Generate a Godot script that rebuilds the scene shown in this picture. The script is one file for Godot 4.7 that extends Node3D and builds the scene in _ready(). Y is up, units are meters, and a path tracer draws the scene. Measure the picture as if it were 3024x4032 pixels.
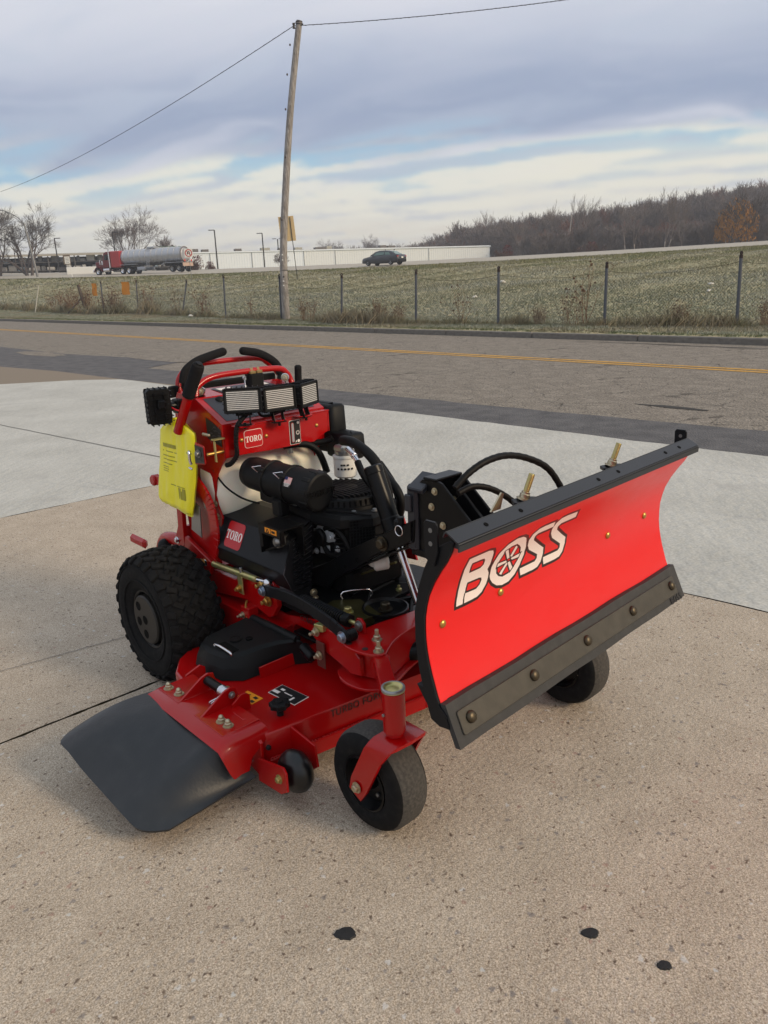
extends Node3D

func _ready():
	var cam := Camera3D.new()
	cam.name = "camera"
	cam.position = Vector3(0, 1.62, 0)
	cam.basis = Basis(Vector3.RIGHT, -0.29650) * Basis(Vector3.BACK, -0.038)
	cam.fov = 67.98
	cam.near = 0.05
	cam.far = 3000.0
	add_child(cam)
	cam.current = true
	var env := Environment.new()
	env.background_mode = Environment.BG_SKY
	var sky := Sky.new()
	var sm := PanoramaSkyMaterial.new()
	sm.panorama = sky_panorama()
	sm.energy_multiplier = .68
	sky.sky_material = sm
	env.sky = sky
	env.ambient_light_source = Environment.AMBIENT_SOURCE_SKY
	env.tonemap_mode = Environment.TONE_MAPPER_LINEAR
	env.tonemap_exposure = 1.5
	env.sdfgi_enabled = true
	env.ssao_enabled = true
	env.ssil_enabled = true
	env.fog_enabled = true
	env.fog_density = .001
	env.fog_light_color = Color(.82, .84, .88)
	var we := WorldEnvironment.new()
	we.name = "world_environment"
	we.environment = env
	add_child(we)
	var sun := DirectionalLight3D.new()
	sun.name = "sun"
	sun.light_energy = 0.5
	sun.light_color = Color(1.0, .9, .76)
	sun.light_angular_distance = 16.0
	sun.shadow_enabled = true
	# low in the sky to the right, a little behind the camera
	sun.look_at_from_position(Vector3.ZERO, -Vector3(.86, .5, .42), Vector3.UP)
	add_child(sun)
	make_mats()
	build_ground()
	build_warehouse()
	build_shed()
	build_trees()
	build_grass()
	build_fence()
	build_pole()
	build_street_things()
	build_truck()
	build_car()
	build_weeds()
	build_mower()
	build_plow()
	build_bag()

func sky_panorama() -> ImageTexture:
	var W := 2048
	var H := 1024
	var d := PackedByteArray()
	d.resize(W * H * 3)
	var warp := FastNoiseLite.new()
	warp.seed = 2
	warp.frequency = .9
	warp.fractal_octaves = 3
	var cl := FastNoiseLite.new()
	cl.seed = 8
	cl.frequency = 1.0
	cl.fractal_octaves = 6
	cl.fractal_gain = .52
	var wisp := FastNoiseLite.new()
	wisp.seed = 12
	wisp.frequency = 1.0
	wisp.fractal_octaves = 5
	var sunv := Vector3(.86, .5, .42).normalized()
	for j in H:
		var el := (0.5 - (j + .5) / H) * PI
		var se := sin(el)
		var ce := cos(el)
		if el < -.06:
			for i in W:
				var k := (j * W + i) * 3
				d[k] = 118; d[k + 1] = 112; d[k + 2] = 104
			continue
		var deg := rad_to_deg(el)
		for i in W:
			var az := wrapf((i + .5) / W * TAU, -PI, PI)     # 0 = the way the camera faces, growing to the right
			var dx := sin(az) * ce
			var dz := -cos(az) * ce
			# cloud decks lie on planes overhead, so they shrink towards the horizon
			var q := 1.0 / (se + .11)
			var px := dx * q
			var pz := dz * q
			var w1 := warp.get_noise_2d(px * .6, pz * .6)
			# axis of the long bands, running from near left to far right
			var u := px * .92 + pz * .38
			var t := -px * .38 + pz * .92
			var azd := rad_to_deg(az)
			var e2 := deg + w1 * 1.6 - clampf(azd, -50.0, 50.0) * .032
			var n := cl.get_noise_2d(u * .42 + w1 * .5, t * 1.1 + w1 * .6)
			var fine := wisp.get_noise_2d(u * .6 + w1, t * 3.4)
			# clear sky behind: cream at the horizon, pale blue above
			var c := Color(.945, .905, .835).lerp(Color(.915, .905, .865), smoothstep(1.5, 4.5, e2)).lerp(Color(.64, .785, .88), smoothstep(4.8, 8.6, e2))
			# thin cream veils drawn out along the horizon
			c = c.lerp(Color(.95, .935, .88), smoothstep(-.24, .3, fine + n * .4) * .88 * (1.0 - smoothstep(9.0, 24.0, e2) * .5))
			c = c.lerp(Color(.76, .785, .84), smoothstep(-.05, .5, -fine + n * .6 - .1) * .6)
			# the broad lavender-grey deck, darkest just above its lower edge
			var body := smoothstep(7.5, 9.3, e2 + n * 1.9 + fine * .8) * (1.0 - smoothstep(40.0, 62.0, e2 + n * 14.0) * .55)
			var dd := e2 - 10.2 - n * 2.4
			var dark := exp(-dd * dd / (9.0 if dd < 0 else 17.0))
			var deck := Color(.86, .872, .912).lerp(Color(.61, .665, .772), dark * .96)
			deck = deck.lerp(Color(.9, .9, .93), smoothstep(-.05, .6, n + fine * .25) * .6 * (1.0 - dark * .6))
			deck = deck.lerp(Color(.725, .77, .845), smoothstep(-.02, .5, -n - fine * .2) * .55)
			c = c.lerp(deck, body)
			# the veiled sun and the brightening round it
			var cs := dx * sunv.x + se * sunv.y + dz * sunv.z
			c = c.lerp(Color(1.0, .97, .9), clampf(pow(maxf(cs, 0.0), 5.0) * .8, 0.0, .8))
			var k := (j * W + i) * 3
			d[k] = int(clampf(c.r, 0, 1) * 255.0)
			d[k + 1] = int(clampf(c.g, 0, 1) * 255.0)
			d[k + 2] = int(clampf(c.b, 0, 1) * 255.0)
	return ImageTexture.create_from_image(Image.create_from_data(W, H, false, Image.FORMAT_RGB8, d))
class Geo:
	var st := SurfaceTool.new()
	var sg := 0
	var n := 0
	func _init():
		st.begin(Mesh.PRIMITIVE_TRIANGLES)
		flat()
	func flat():
		st.set_smooth_group(4294967295)
	func smooth():
		sg += 1
		st.set_smooth_group(sg)
	# corners counter-clockwise seen from outside
	func tri(a: Vector3, b: Vector3, c: Vector3, ua := Vector2.ZERO, ub := Vector2.ZERO, uc := Vector2.ZERO):
		st.set_uv(ua); st.add_vertex(a)
		st.set_uv(uc); st.add_vertex(c)
		st.set_uv(ub); st.add_vertex(b)
		n += 1
	func quad(a: Vector3, b: Vector3, c: Vector3, d: Vector3):
		tri(a, b, c)
		tri(a, c, d)
	func fan(p: Array, out: Vector3):
		var nn: Vector3 = (p[1] - p[0]).cross(p[2] - p[0])
		for i in range(1, p.size() - 1):
			if nn.dot(out) >= 0: tri(p[0], p[i], p[i + 1])
			else: tri(p[0], p[i + 1], p[i])
	func box(xf: Transform3D, s: Vector3, b := 0.0):
		flat()
		var h: Vector3 = s * 0.5
		b = minf(b, minf(h.x, minf(h.y, h.z)) * 0.9)
		if b <= 0.0:
			for ax in 3:
				for sgn in [-1.0, 1.0]:
					var o := Vector3.ZERO; o[ax] = sgn
					var u := (ax + 1) % 3
					var v := (ax + 2) % 3
					var pts := []
					for q in [[-1, -1], [1, -1], [1, 1], [-1, 1]]:
						var p := Vector3.ZERO
						p[ax] = sgn * h[ax]; p[u] = q[0] * h[u]; p[v] = q[1] * h[v]
						pts.append(xf * p)
					fan(pts, xf.basis * o)
			return
		for ax in 3:
			var u := (ax + 1) % 3
			var v := (ax + 2) % 3
			for sgn in [-1.0, 1.0]:
				var o := Vector3.ZERO; o[ax] = sgn
				var pts := []
				for q in [[-1, -1], [1, -1], [1, 1], [-1, 1]]:
					var p := Vector3.ZERO
					p[ax] = sgn * h[ax]; p[u] = q[0] * (h[u] - b); p[v] = q[1] * (h[v] - b)
					pts.append(xf * p)
				fan(pts, xf.basis * o)
			for su in [-1.0, 1.0]:
				for sv in [-1.0, 1.0]:
					var pts := []
					for q in [[0, -1], [0, 1], [1, 1], [1, -1]]:
						var p := Vector3.ZERO
						p[ax] = q[1] * (h[ax] - b)
						p[u] = su * (h[u] - (b if q[0] == 0 else 0.0))
						p[v] = sv * (h[v] - (0.0 if q[0] == 0 else b))
						pts.append(xf * p)
					var o := Vector3.ZERO; o[u] = su; o[v] = sv
					fan(pts, xf.basis * o)
		for sx in [-1.0, 1.0]:
			for sy in [-1.0, 1.0]:
				for sz in [-1.0, 1.0]:
					fan([xf * Vector3(sx * h.x, sy * (h.y - b), sz * (h.z - b)), xf * Vector3(sx * (h.x - b), sy * h.y, sz * (h.z - b)), xf * Vector3(sx * (h.x - b), sy * (h.y - b), sz * h.z)], xf.basis * Vector3(sx, sy, sz))
	func boxc(c: Vector3, s: Vector3, b := 0.0):
		box(Transform3D(Basis(), c), s, b)
	# straight bar from a to b, w across, h along the up side
	func bar(a: Vector3, b: Vector3, w: float, h: float, up := Vector3.UP, bev := 0.0):
		var z := (b - a).normalized()
		var x := up.cross(z)
		if x.length() < 0.01: x = Vector3.RIGHT.cross(z)
		x = x.normalized()
		var y := z.cross(x)
		box(Transform3D(Basis(x, y, z), (a + b) * 0.5), Vector3(w, h, a.distance_to(b)), bev)
	func tube(pts: Array, r0: float, seg := 10, r1 := -1.0, capped := true, wob := 0.0):
		if r1 < 0: r1 = r0
		var rings := []
		var side := Vector3.ZERO
		var m := pts.size()
		for i in m:
			var d: Vector3 = (pts[mini(i + 1, m - 1)] - pts[maxi(i - 1, 0)]).normalized()
			if i == 0:
				side = d.cross(Vector3.UP)
				if side.length() < 0.05: side = d.cross(Vector3.RIGHT)
			side = (side - d * side.dot(d)).normalized()
			var up := side.cross(d)
			var r := lerpf(r0, r1, float(i) / float(m - 1))
			if wob > 0.0: r *= 1.0 + wob * sin(i * 2.2)
			var ring := []
			for k in seg:
				var a := TAU * k / seg
				ring.append(pts[i] + (side * cos(a) + up * sin(a)) * r)
			rings.append(ring)
		smooth()
		for i in m - 1:
			for k in seg:
				var k2 := (k + 1) % seg
				fan([rings[i][k], rings[i][k2], rings[i + 1][k2], rings[i + 1][k]], rings[i][k] + rings[i][k2] + rings[i + 1][k] - pts[i] * 2.0 - pts[i + 1])
		if capped:
			flat()
			fan(rings[0], pts[0] - pts[1])
			fan(rings[m - 1], pts[m - 1] - pts[m - 2])
	func cyl(a: Vector3, b: Vector3, r: float, seg := 16, bev := 0.0, r1 := -1.0):
		if r1 < 0: r1 = r
		var L := a.distance_to(b)
		if bev > 0: lathe(frame(a, b - a), [[0, 0], [r - bev, 0], [r, bev], [r1, L - bev], [r1 - bev, L], [0, L]], seg)
		else: lathe(frame(a, b - a), [[0, 0], [r, 0], [r1, L], [0, L]], seg)
	static func frame(o: Vector3, ax: Vector3) -> Transform3D:
		var y := ax.normalized()
		var x := y.cross(Vector3(0, 0, 1))
		if x.length() < 0.1: x = y.cross(Vector3(1, 0, 0))
		x = x.normalized()
		return Transform3D(Basis(x, y, x.cross(y)), o)
	# profile: [radius, height] pairs going up the axis; soft = joined smooth groups
	func lathe(xf: Transform3D, prof: Array, seg := 20, soft := false, closed := false):
		if soft: smooth()
		var m := prof.size()
		for i in (m if closed else m - 1):
			var p: Array = prof[i]
			var q: Array = prof[(i + 1) % m]
			if not soft: smooth()
			var out2 := Vector2(q[1] - p[1], -(q[0] - p[0]))
			for k in seg:
				var a := TAU * k / seg
				var b := TAU * (k + 1) / seg
				var c := (a + b) * 0.5
				var o := xf.basis * Vector3(cos(c) * out2.x, out2.y, sin(c) * out2.x)
				var p1 := xf * Vector3(cos(a) * p[0], p[1], sin(a) * p[0])
				var p2 := xf * Vector3(cos(b) * p[0], p[1], sin(b) * p[0])
				var q1 := xf * Vector3(cos(a) * q[0], q[1], sin(a) * q[0])
				var q2 := xf * Vector3(cos(b) * q[0], q[1], sin(b) * q[0])
				if p[0] < 1e-5: fan([p1, q1, q2], o)
				elif q[0] < 1e-5: fan([p1, p2, q1], o)
				else: fan([p1, p2, q2, q1], o)
	func ball(c: Vector3, r: float, seg := 14, sc := Vector3.ONE, turn := Basis()):
		var prof := []
		for i in 9:
			var a := -PI / 2 + PI * i / 8.0
			prof.append([cos(a) * r, sin(a) * r])
		prof[0][0] = 0.0; prof[8][0] = 0.0
		lathe(Transform3D(turn * Basis.from_scale(sc), c), prof, seg, true)
	# poly in the frame's x/y, extruded along +z by d
	func prism(xf: Transform3D, poly: Array, d: float, bev := 0.0, soft := false):
		var pp := PackedVector2Array(poly)
		if Geometry2D.is_polygon_clockwise(pp): pp.reverse()
		var m := pp.size()
		var ins := PackedVector2Array()
		for i in m:
			var e0 := (pp[i] - pp[(i + m - 1) % m]).normalized()
			var e1 := (pp[(i + 1) % m] - pp[i]).normalized()
			var nn := (Vector2(-e0.y, e0.x) + Vector2(-e1.y, e1.x))
			if nn.length() < 0.01: nn = Vector2(-e0.y, e0.x)
			nn = nn.normalized()
			var k := maxf(0.35, nn.dot(Vector2(-e0.y, e0.x)))
			ins.append(pp[i] + nn * (bev / k))
		var idx := Geometry2D.triangulate_polygon(ins if bev > 0 else pp)
		var cap := ins if bev > 0 else pp
		flat()
		for i in range(0, idx.size(), 3):
			var a := cap[idx[i]]
			var b := cap[idx[i + 1]]
			var c := cap[idx[i + 2]]
			if (b - a).cross(c - a) < 0:
				var t := b; b = c; c = t
			tri(xf * Vector3(a.x, a.y, d), xf * Vector3(b.x, b.y, d), xf * Vector3(c.x, c.y, d))
			tri(xf * Vector3(a.x, a.y, 0), xf * Vector3(c.x, c.y, 0), xf * Vector3(b.x, b.y, 0))
		if soft: smooth()
		else: flat()
		for i in m:
			var j := (i + 1) % m
			var a := pp[i]
			var b := pp[j]
			quad(xf * Vector3(a.x, a.y, bev), xf * Vector3(b.x, b.y, bev), xf * Vector3(b.x, b.y, d - bev), xf * Vector3(a.x, a.y, d - bev))
			if bev > 0:
				var a2 := ins[i]
				var b2 := ins[j]
				quad(xf * Vector3(a.x, a.y, d - bev), xf * Vector3(b.x, b.y, d - bev), xf * Vector3(b2.x, b2.y, d), xf * Vector3(a2.x, a2.y, d))
				quad(xf * Vector3(a2.x, a2.y, 0), xf * Vector3(b2.x, b2.y, 0), xf * Vector3(b.x, b.y, bev), xf * Vector3(a.x, a.y, bev))
	func nut(c: Vector3, ax: Vector3, r: float, h: float, washer := true, stud := 0.0):
		var f := frame(c, ax)
		if washer: lathe(f, [[0, 0], [r * 1.45, 0], [r * 1.45, h * .2], [0, h * .2]], 12)
		lathe(f, [[r, h * .2], [r, h * .85], [r * .8, h], [0, h]], 6)
		if stud > 0: lathe(f, [[r * .55, h], [r * .55, h + stud], [r * .4, h + stud * 1.1], [0, h + stud * 1.1]], 8)
	# sheet from rows of points, both sides, with thickness along its normals when th > 0
	func sheet(rows: Array, th := 0.0, uvs := false):
		var R := rows.size()
		var C: int = rows[0].size()
		var back := []
		if th > 0:
			for i in R:
				var r2 := []
				for j in C:
					var du: Vector3 = rows[i][mini(j + 1, C - 1)] - rows[i][maxi(j - 1, 0)]
					var dv: Vector3 = rows[mini(i + 1, R - 1)][j] - rows[maxi(i - 1, 0)][j]
					r2.append(rows[i][j] - du.cross(dv).normalized() * th)
				back.append(r2)
		smooth()
		for i in R - 1:
			for j in C - 1:
				var a := Vector2(float(j) / (C - 1), float(i) / (R - 1))
				var s := Vector2(1.0 / (C - 1), 1.0 / (R - 1))
				tri(rows[i][j], rows[i][j + 1], rows[i + 1][j + 1], a, a + Vector2(s.x, 0), a + s)
				tri(rows[i][j], rows[i + 1][j + 1], rows[i + 1][j], a, a + s, a + Vector2(0, s.y))
		if th > 0:
			smooth()
			for i in R - 1:
				for j in C - 1:
					quad(back[i][j], back[i + 1][j], back[i + 1][j + 1], back[i][j + 1])
			flat()
			for i in R - 1:
				quad(rows[i][0], rows[i + 1][0], back[i + 1][0], back[i][0])
				quad(rows[i][C - 1], back[i][C - 1], back[i + 1][C - 1], rows[i + 1][C - 1])
			for j in C - 1:
				quad(rows[0][j], back[0][j], back[0][j + 1], rows[0][j + 1])
				quad(rows[R - 1][j], rows[R - 1][j + 1], back[R - 1][j + 1], back[R - 1][j])
	func done() -> ArrayMesh:
		st.generate_normals()
		return st.commit()

var used := {}
func numbered(called: String) -> String:
	if not used.has(called):
		used[called] = 0
		return called
	used[called] += 1
	return "%s_%03d" % [called, used[called]]

func tag(o: Node, label := "", category := "", group := "", kind := ""):
	if label: o.set_meta("label", label)
	if category: o.set_meta("category", category)
	if group: o.set_meta("group", group)
	if kind: o.set_meta("kind", kind)

func thing(called: String, label: String, category: String, at := Vector3.ZERO, turn := 0.0, group := "") -> Node3D:
	var o := Node3D.new()
	o.name = numbered(called)
	add_child(o)
	o.position = at
	o.rotation.y = turn
	tag(o, label, category, group)
	return o

func put(called: String, mesh: Mesh, m: Material, parent: Node = null) -> MeshInstance3D:
	var o := MeshInstance3D.new()
	o.mesh = mesh
	o.material_override = m
	if parent == null:
		o.name = numbered(called)
		add_child(o)
	else:
		var nm := called
		var k := 0
		while parent.has_node(NodePath(nm)):
			k += 1
			nm = "%s_%03d" % [called, k]
		o.name = nm
		parent.add_child(o)
	return o

func part(called: String, g: Geo, m: Material, parent: Node = null) -> MeshInstance3D:
	return put(called, g.done(), m, parent)

func struct(called: String, g: Geo, m: Material) -> MeshInstance3D:
	var o := part(called, g, m)
	o.set_meta("kind", "structure")
	return o

func copy(o: Node3D, at: Vector3, turn := 0.0, label := "", sc := Vector3.ONE) -> Node3D:
	var c: Node3D = o.duplicate()
	c.name = numbered(String(o.name).rstrip("0123456789").rstrip("_"))
	add_child(c)
	c.position = at
	c.rotation.y = turn
	c.scale = sc
	if label: c.set_meta("label", label)
	return c

func smooth_path(pts: Array, k := 5) -> Array:
	var c := Curve3D.new()
	for i in pts.size():
		var t := Vector3.ZERO
		if i > 0 and i < pts.size() - 1: t = (pts[i + 1] - pts[i - 1]) / 6.0
		c.add_point(pts[i], -t, t)
	var out := []
	for i in (pts.size() - 1) * k + 1:
		out.append(c.sample(int(float(i) / k), fposmod(float(i) / k, 1.0)) if i < (pts.size() - 1) * k else pts[-1])
	return out

# mower axes: r to the machine's right, y up, f forward
func v(r: float, y: float, f: float) -> Vector3:
	return Vector3(r, y, -f)
func vs(a: Array) -> Array:
	var o := []
	for p in a: o.append(v(p[0], p[1], p[2]))
	return o
# a plate lying in the f/y plane at side r, given as [f, y] pairs, thickness towards -r
func side_plate(g: Geo, r: float, poly: Array, th: float, bev := 0.0015):
	var p := []
	for q in poly: p.append(Vector2(q[0], q[1]))
	g.prism(Transform3D(Basis(Vector3(0, 0, -1), Vector3(0, 1, 0), Vector3(1, 0, 0)), Vector3(r - th, 0, 0)), p, th, bev)
# a plate lying flat at height y, given as [r, f] pairs, thickness downwards
func flat_plate(g: Geo, y: float, poly: Array, th: float, bev := 0.0015):
	var p := []
	for q in poly: p.append(Vector2(q[0], q[1]))
	g.prism(Transform3D(Basis(Vector3(1, 0, 0), Vector3(0, 0, -1), Vector3(0, 1, 0)), Vector3(0, y - th, 0)), p, th, bev)
# a plate facing forward at f, given as [r, y] pairs, thickness backwards
func front_plate(g: Geo, f: float, poly: Array, th: float, bev := 0.0015):
	var p := []
	for q in poly: p.append(Vector2(-q[0], q[1]))
	g.prism(Transform3D(Basis(Vector3(-1, 0, 0), Vector3(0, 1, 0), Vector3(0, 0, -1)), Vector3(0, 0, -f + th)), p, th, bev)

func soften(p: Array, times := 2) -> Array:
	var o := p
	for k in times:
		var q := []
		for i in o.size():
			var a: Array = o[i]
			var b: Array = o[(i + 1) % o.size()]
			q.append([lerpf(a[0], b[0], .25), lerpf(a[1], b[1], .25)])
			q.append([lerpf(a[0], b[0], .75), lerpf(a[1], b[1], .75)])
		o = q
	return o

func rounded(w: float, h: float, r: float, k := 4) -> Array:
	var p := []
	for q in [[1, 1, 0.0], [-1, 1, 90.0], [-1, -1, 180.0], [1, -1, 270.0]]:
		for i in k + 1:
			var a := deg_to_rad(q[2] + 90.0 * i / k)
			p.append(Vector2(q[0] * (w / 2 - r) + cos(a) * r, q[1] * (h / 2 - r) + sin(a) * r))
	return p

func lettering(called: String, s: String, font: String, weight: int, height: float, origin: Vector3, right: Vector3, up: Vector3, m: Material, parent: Node, stretch := 1.0, deep := 0.0012) -> MeshInstance3D:
	var t := TextMesh.new()
	var f := SystemFont.new()
	f.font_names = PackedStringArray([font])
	f.font_weight = weight
	t.font = f
	t.text = s
	t.font_size = 64
	t.pixel_size = height / 46.0
	t.depth = deep
	t.curve_step = 1.0
	var o := put(called, t, m, parent)
	o.transform = Transform3D(Basis(right.normalized() * stretch, up.normalized(), right.cross(up).normalized()), origin)
	return o
var M := {}
func noise_tex(seed_: int, freq: float, kind := FastNoiseLite.TYPE_SIMPLEX_SMOOTH, ramp: Gradient = null, size := 512, as_normal := false, bump := 4.0, oct := 4) -> NoiseTexture2D:
	var f := FastNoiseLite.new()
	f.seed = seed_
	f.frequency = freq
	f.noise_type = kind
	f.fractal_octaves = oct
	var t := NoiseTexture2D.new()
	t.width = size
	t.height = size
	t.seamless = true
	t.noise = f
	t.as_normal_map = as_normal
	t.bump_strength = bump
	if ramp: t.color_ramp = ramp
	return t

func ramp(a: Array) -> Gradient:
	var g := Gradient.new()
	var o := PackedFloat32Array()
	var c := PackedColorArray()
	for p in a:
		o.append(p[0])
		c.append(p[1])
	g.offsets = o
	g.colors = c
	return g

func mat(called: String, col: Color, rough := 0.6, metal := 0.0) -> StandardMaterial3D:
	var m := StandardMaterial3D.new()
	m.resource_name = called
	m.albedo_color = col
	m.roughness = rough
	m.metallic = metal
	m.cull_mode = BaseMaterial3D.CULL_DISABLED
	if called in ["black", "black_coat", "black_plastic", "engine_black", "hose", "tyre", "foam", "recess", "hole_black"]: m.metallic_specular = .3
	M[called] = m
	return m

func tri(m: StandardMaterial3D, scale: float, world := false):
	m.uv1_triplanar = true
	m.uv1_world_triplanar = world
	m.uv1_scale = Vector3.ONE * scale

func gray(a: float) -> Color:
	return Color(a, a, a)

func make_mats():
	var fine := noise_tex(3, 0.09, FastNoiseLite.TYPE_SIMPLEX_SMOOTH, null, 512, true, 2.0, 3)
	var m := mat("red", Color(.65, .006, .014), .26, .0)
	m.clearcoat_enabled = true; m.clearcoat = .3; m.clearcoat_roughness = .08; m.metallic_specular = .4
	m.normal_enabled = true; m.normal_texture = fine; m.normal_scale = .05
	tri(m, 3.0)
	m = mat("red_blade", Color(.93, .10, .09), .38)
	m.clearcoat_enabled = true; m.clearcoat = .3; m.clearcoat_roughness = .25
	m = mat("black", Color(.05, .052, .06), .3)
	m.normal_enabled = true; m.normal_texture = fine; m.normal_scale = .12
	tri(m, 6.0)
	m = mat("black_coat", Color(.085, .09, .105), .4)
	m.normal_enabled = true; m.normal_texture = fine; m.normal_scale = .12
	tri(m, 6.0)
	m = mat("black_plastic", Color(.07, .073, .08), .5)
	m.normal_enabled = true; m.normal_texture = fine; m.normal_scale = .25
	tri(m, 9.0)
	m = mat("engine_black", Color(.04, .042, .048), .45)
	m.normal_enabled = true; m.normal_texture = fine; m.normal_scale = .2
	tri(m, 9.0)
	m = mat("foam", Color(.11, .11, .118), .95)
	m.normal_enabled = true; m.normal_texture = fine; m.normal_scale = .5
	tri(m, 14.0)
	m = mat("hose", Color(.055, .055, .06), .55)
	m = mat("tyre", Color(1, 1, 1), .85)
	m.albedo_texture = noise_tex(11, .02, FastNoiseLite.TYPE_SIMPLEX_SMOOTH, ramp([[0, Color(.055, .055, .06)], [.6, Color(.085, .085, .09)], [1, Color(.15, .145, .135)]]), 512)
	m.normal_enabled = true; m.normal_texture = fine; m.normal_scale = .3
	tri(m, 3.0)
	m = mat("worn_tyre", Color(1, 1, 1), .9)
	m.albedo_texture = noise_tex(12, .03, FastNoiseLite.TYPE_SIMPLEX_SMOOTH, ramp([[0, Color(.17, .165, .16)], [.5, Color(.25, .24, .23)], [1, Color(.33, .315, .295)]]), 512)
	m.normal_enabled = true; m.normal_texture = fine; m.normal_scale = .4
	tri(m, 5.0)
	m = mat("rubber_sheet", Color(1, 1, 1), .36)
	m.albedo_texture = noise_tex(13, .012, FastNoiseLite.TYPE_SIMPLEX_SMOOTH, ramp([[0, Color(.105, .112, .128)], [.55, Color(.128, .133, .148)], [1, Color(.17, .175, .185)]]), 512)
	m.normal_enabled = true; m.normal_texture = fine; m.normal_scale = .2
	tri(m, 2.0)
	m = mat("zinc", Color(.74, .70, .6), .36, .85)
	m = mat("zinc_yellow", Color(.82, .8, .6), .36, .75)
	m.albedo_texture = noise_tex(14, .01, FastNoiseLite.TYPE_SIMPLEX_SMOOTH, ramp([[0, Color(.8, .8, .62)], [.5, Color(.95, .9, .85)], [1, Color(.85, .98, .8)]]), 256)
	tri(m, 6.0)
	m = mat("chrome", Color(.86, .86, .88), .16, 1.0)
	m = mat("steel", Color(.6, .6, .6), .38, .9)
	m = mat("bracket_zinc", Color(.72, .74, .76), .38, .3)
	m = mat("brass", Color(.78, .62, .34), .32, .85)
	m = mat("strip_steel", Color(1, 1, 1), .5, .35)
	m.albedo_texture = noise_tex(15, .02, FastNoiseLite.TYPE_SIMPLEX_SMOOTH, ramp([[0, Color(.23, .22, .20)], [1, Color(.31, .295, .265)]]), 512)
	tri(m, 2.0)
	m = mat("cutting_edge", Color(1, 1, 1), .68)
	m.albedo_texture = noise_tex(16, .012, FastNoiseLite.TYPE_SIMPLEX_SMOOTH, ramp([[0, Color(.15, .155, .16)], [.6, Color(.18, .18, .185)], [1, Color(.235, .235, .235)]]), 512)
	m.normal_enabled = true; m.normal_texture = fine; m.normal_scale = .2
	tri(m, 3.0)
	m = mat("blade_lip", Color(.16, .17, .19), .45, .1)
	m.normal_enabled = true; m.normal_texture = fine; m.normal_scale = .15
	tri(m, 6.0)
	m = mat("bolt_dark", Color(.3, .27, .22), .4, .8)
	m = mat("tank_white", Color(.96, .945, .88), .55)
	m.subsurf_scatter_enabled = true; m.subsurf_scatter_strength = .15
	m = mat("white", Color(.88, .88, .86), .5)
	m = mat("print_white", Color(.93, .9, .88), .5)
	m = mat("print_black", Color(.06, .06, .065), .5)
	m = mat("print_gray", Color(.5, .5, .52), .5)
	m = mat("decal_red", Color(.72, .07, .1), .35)
	m = mat("decal_orange", Color(.93, .58, .1), .45)
	m = mat("flag_blue", Color(.12, .15, .35), .5)
	m = mat("panel_decal", Color(.16, .17, .2), .4)
	m = mat("tan_plastic", Color(.5, .42, .25), .5)
	m = mat("led_lens", Color(.2, .2, .2), .3, .3)
	m = mat("led_row", Color(.93, .93, .92), .25, .35)
	m = mat("sight_glass", Color(.62, .64, .66), .2)
	m = mat("grey_print", Color(.36, .37, .36), .6)

# ---- computed ground textures ----
func noise_img(seed_: int, freq: float, kind: int, size: int, oct := 3, cell := 0) -> PackedByteArray:
	var f := FastNoiseLite.new()
	f.seed = seed_
	f.frequency = freq
	f.noise_type = kind
	f.fractal_octaves = oct
	if cell > 0:
		f.cellular_return_type = cell
		f.fractal_type = FastNoiseLite.FRACTAL_NONE
	var im := f.get_seamless_image(size, size, false, false, .12)
	im.convert(Image.FORMAT_L8)
	return im.get_data()

func blob(d: PackedByteArray, size: int, x: float, y: float, ra: float, rb: float, ang: float, col: Color, rng: RandomNumberGenerator, soft := .25) -> void:
	var R := maxf(ra, rb) * 1.25
	var ca := cos(ang)
	var sa := sin(ang)
	var p1 := rng.randf() * TAU
	var p2 := rng.randf() * TAU
	for j in range(int(floor(y - R)), int(ceil(y + R)) + 1):
		for i in range(int(floor(x - R)), int(ceil(x + R)) + 1):
			var dx := i - x
			var dy := j - y
			var u := (dx * ca + dy * sa) / ra
			var w := (-dx * sa + dy * ca) / rb
			var t := atan2(w, u)
			var q := sqrt(u * u + w * w) + .16 * sin(3.0 * t + p1) + .1 * sin(5.0 * t + p2)
			var a := clampf((1.0 - q) / soft, 0.0, 1.0) * col.a
			if a > 0.0:
				var k := (posmod(j, size) * size + posmod(i, size)) * 3
				d[k] = int(lerpf(d[k], col.r8, a))
				d[k + 1] = int(lerpf(d[k + 1], col.g8, a))
				d[k + 2] = int(lerpf(d[k + 2], col.b8, a))

func rgb_tex(d: PackedByteArray, size: int) -> ImageTexture:
	var im := Image.create_from_data(size, size, false, Image.FORMAT_RGB8, d)
	return ImageTexture.create_from_image(im)

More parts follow.
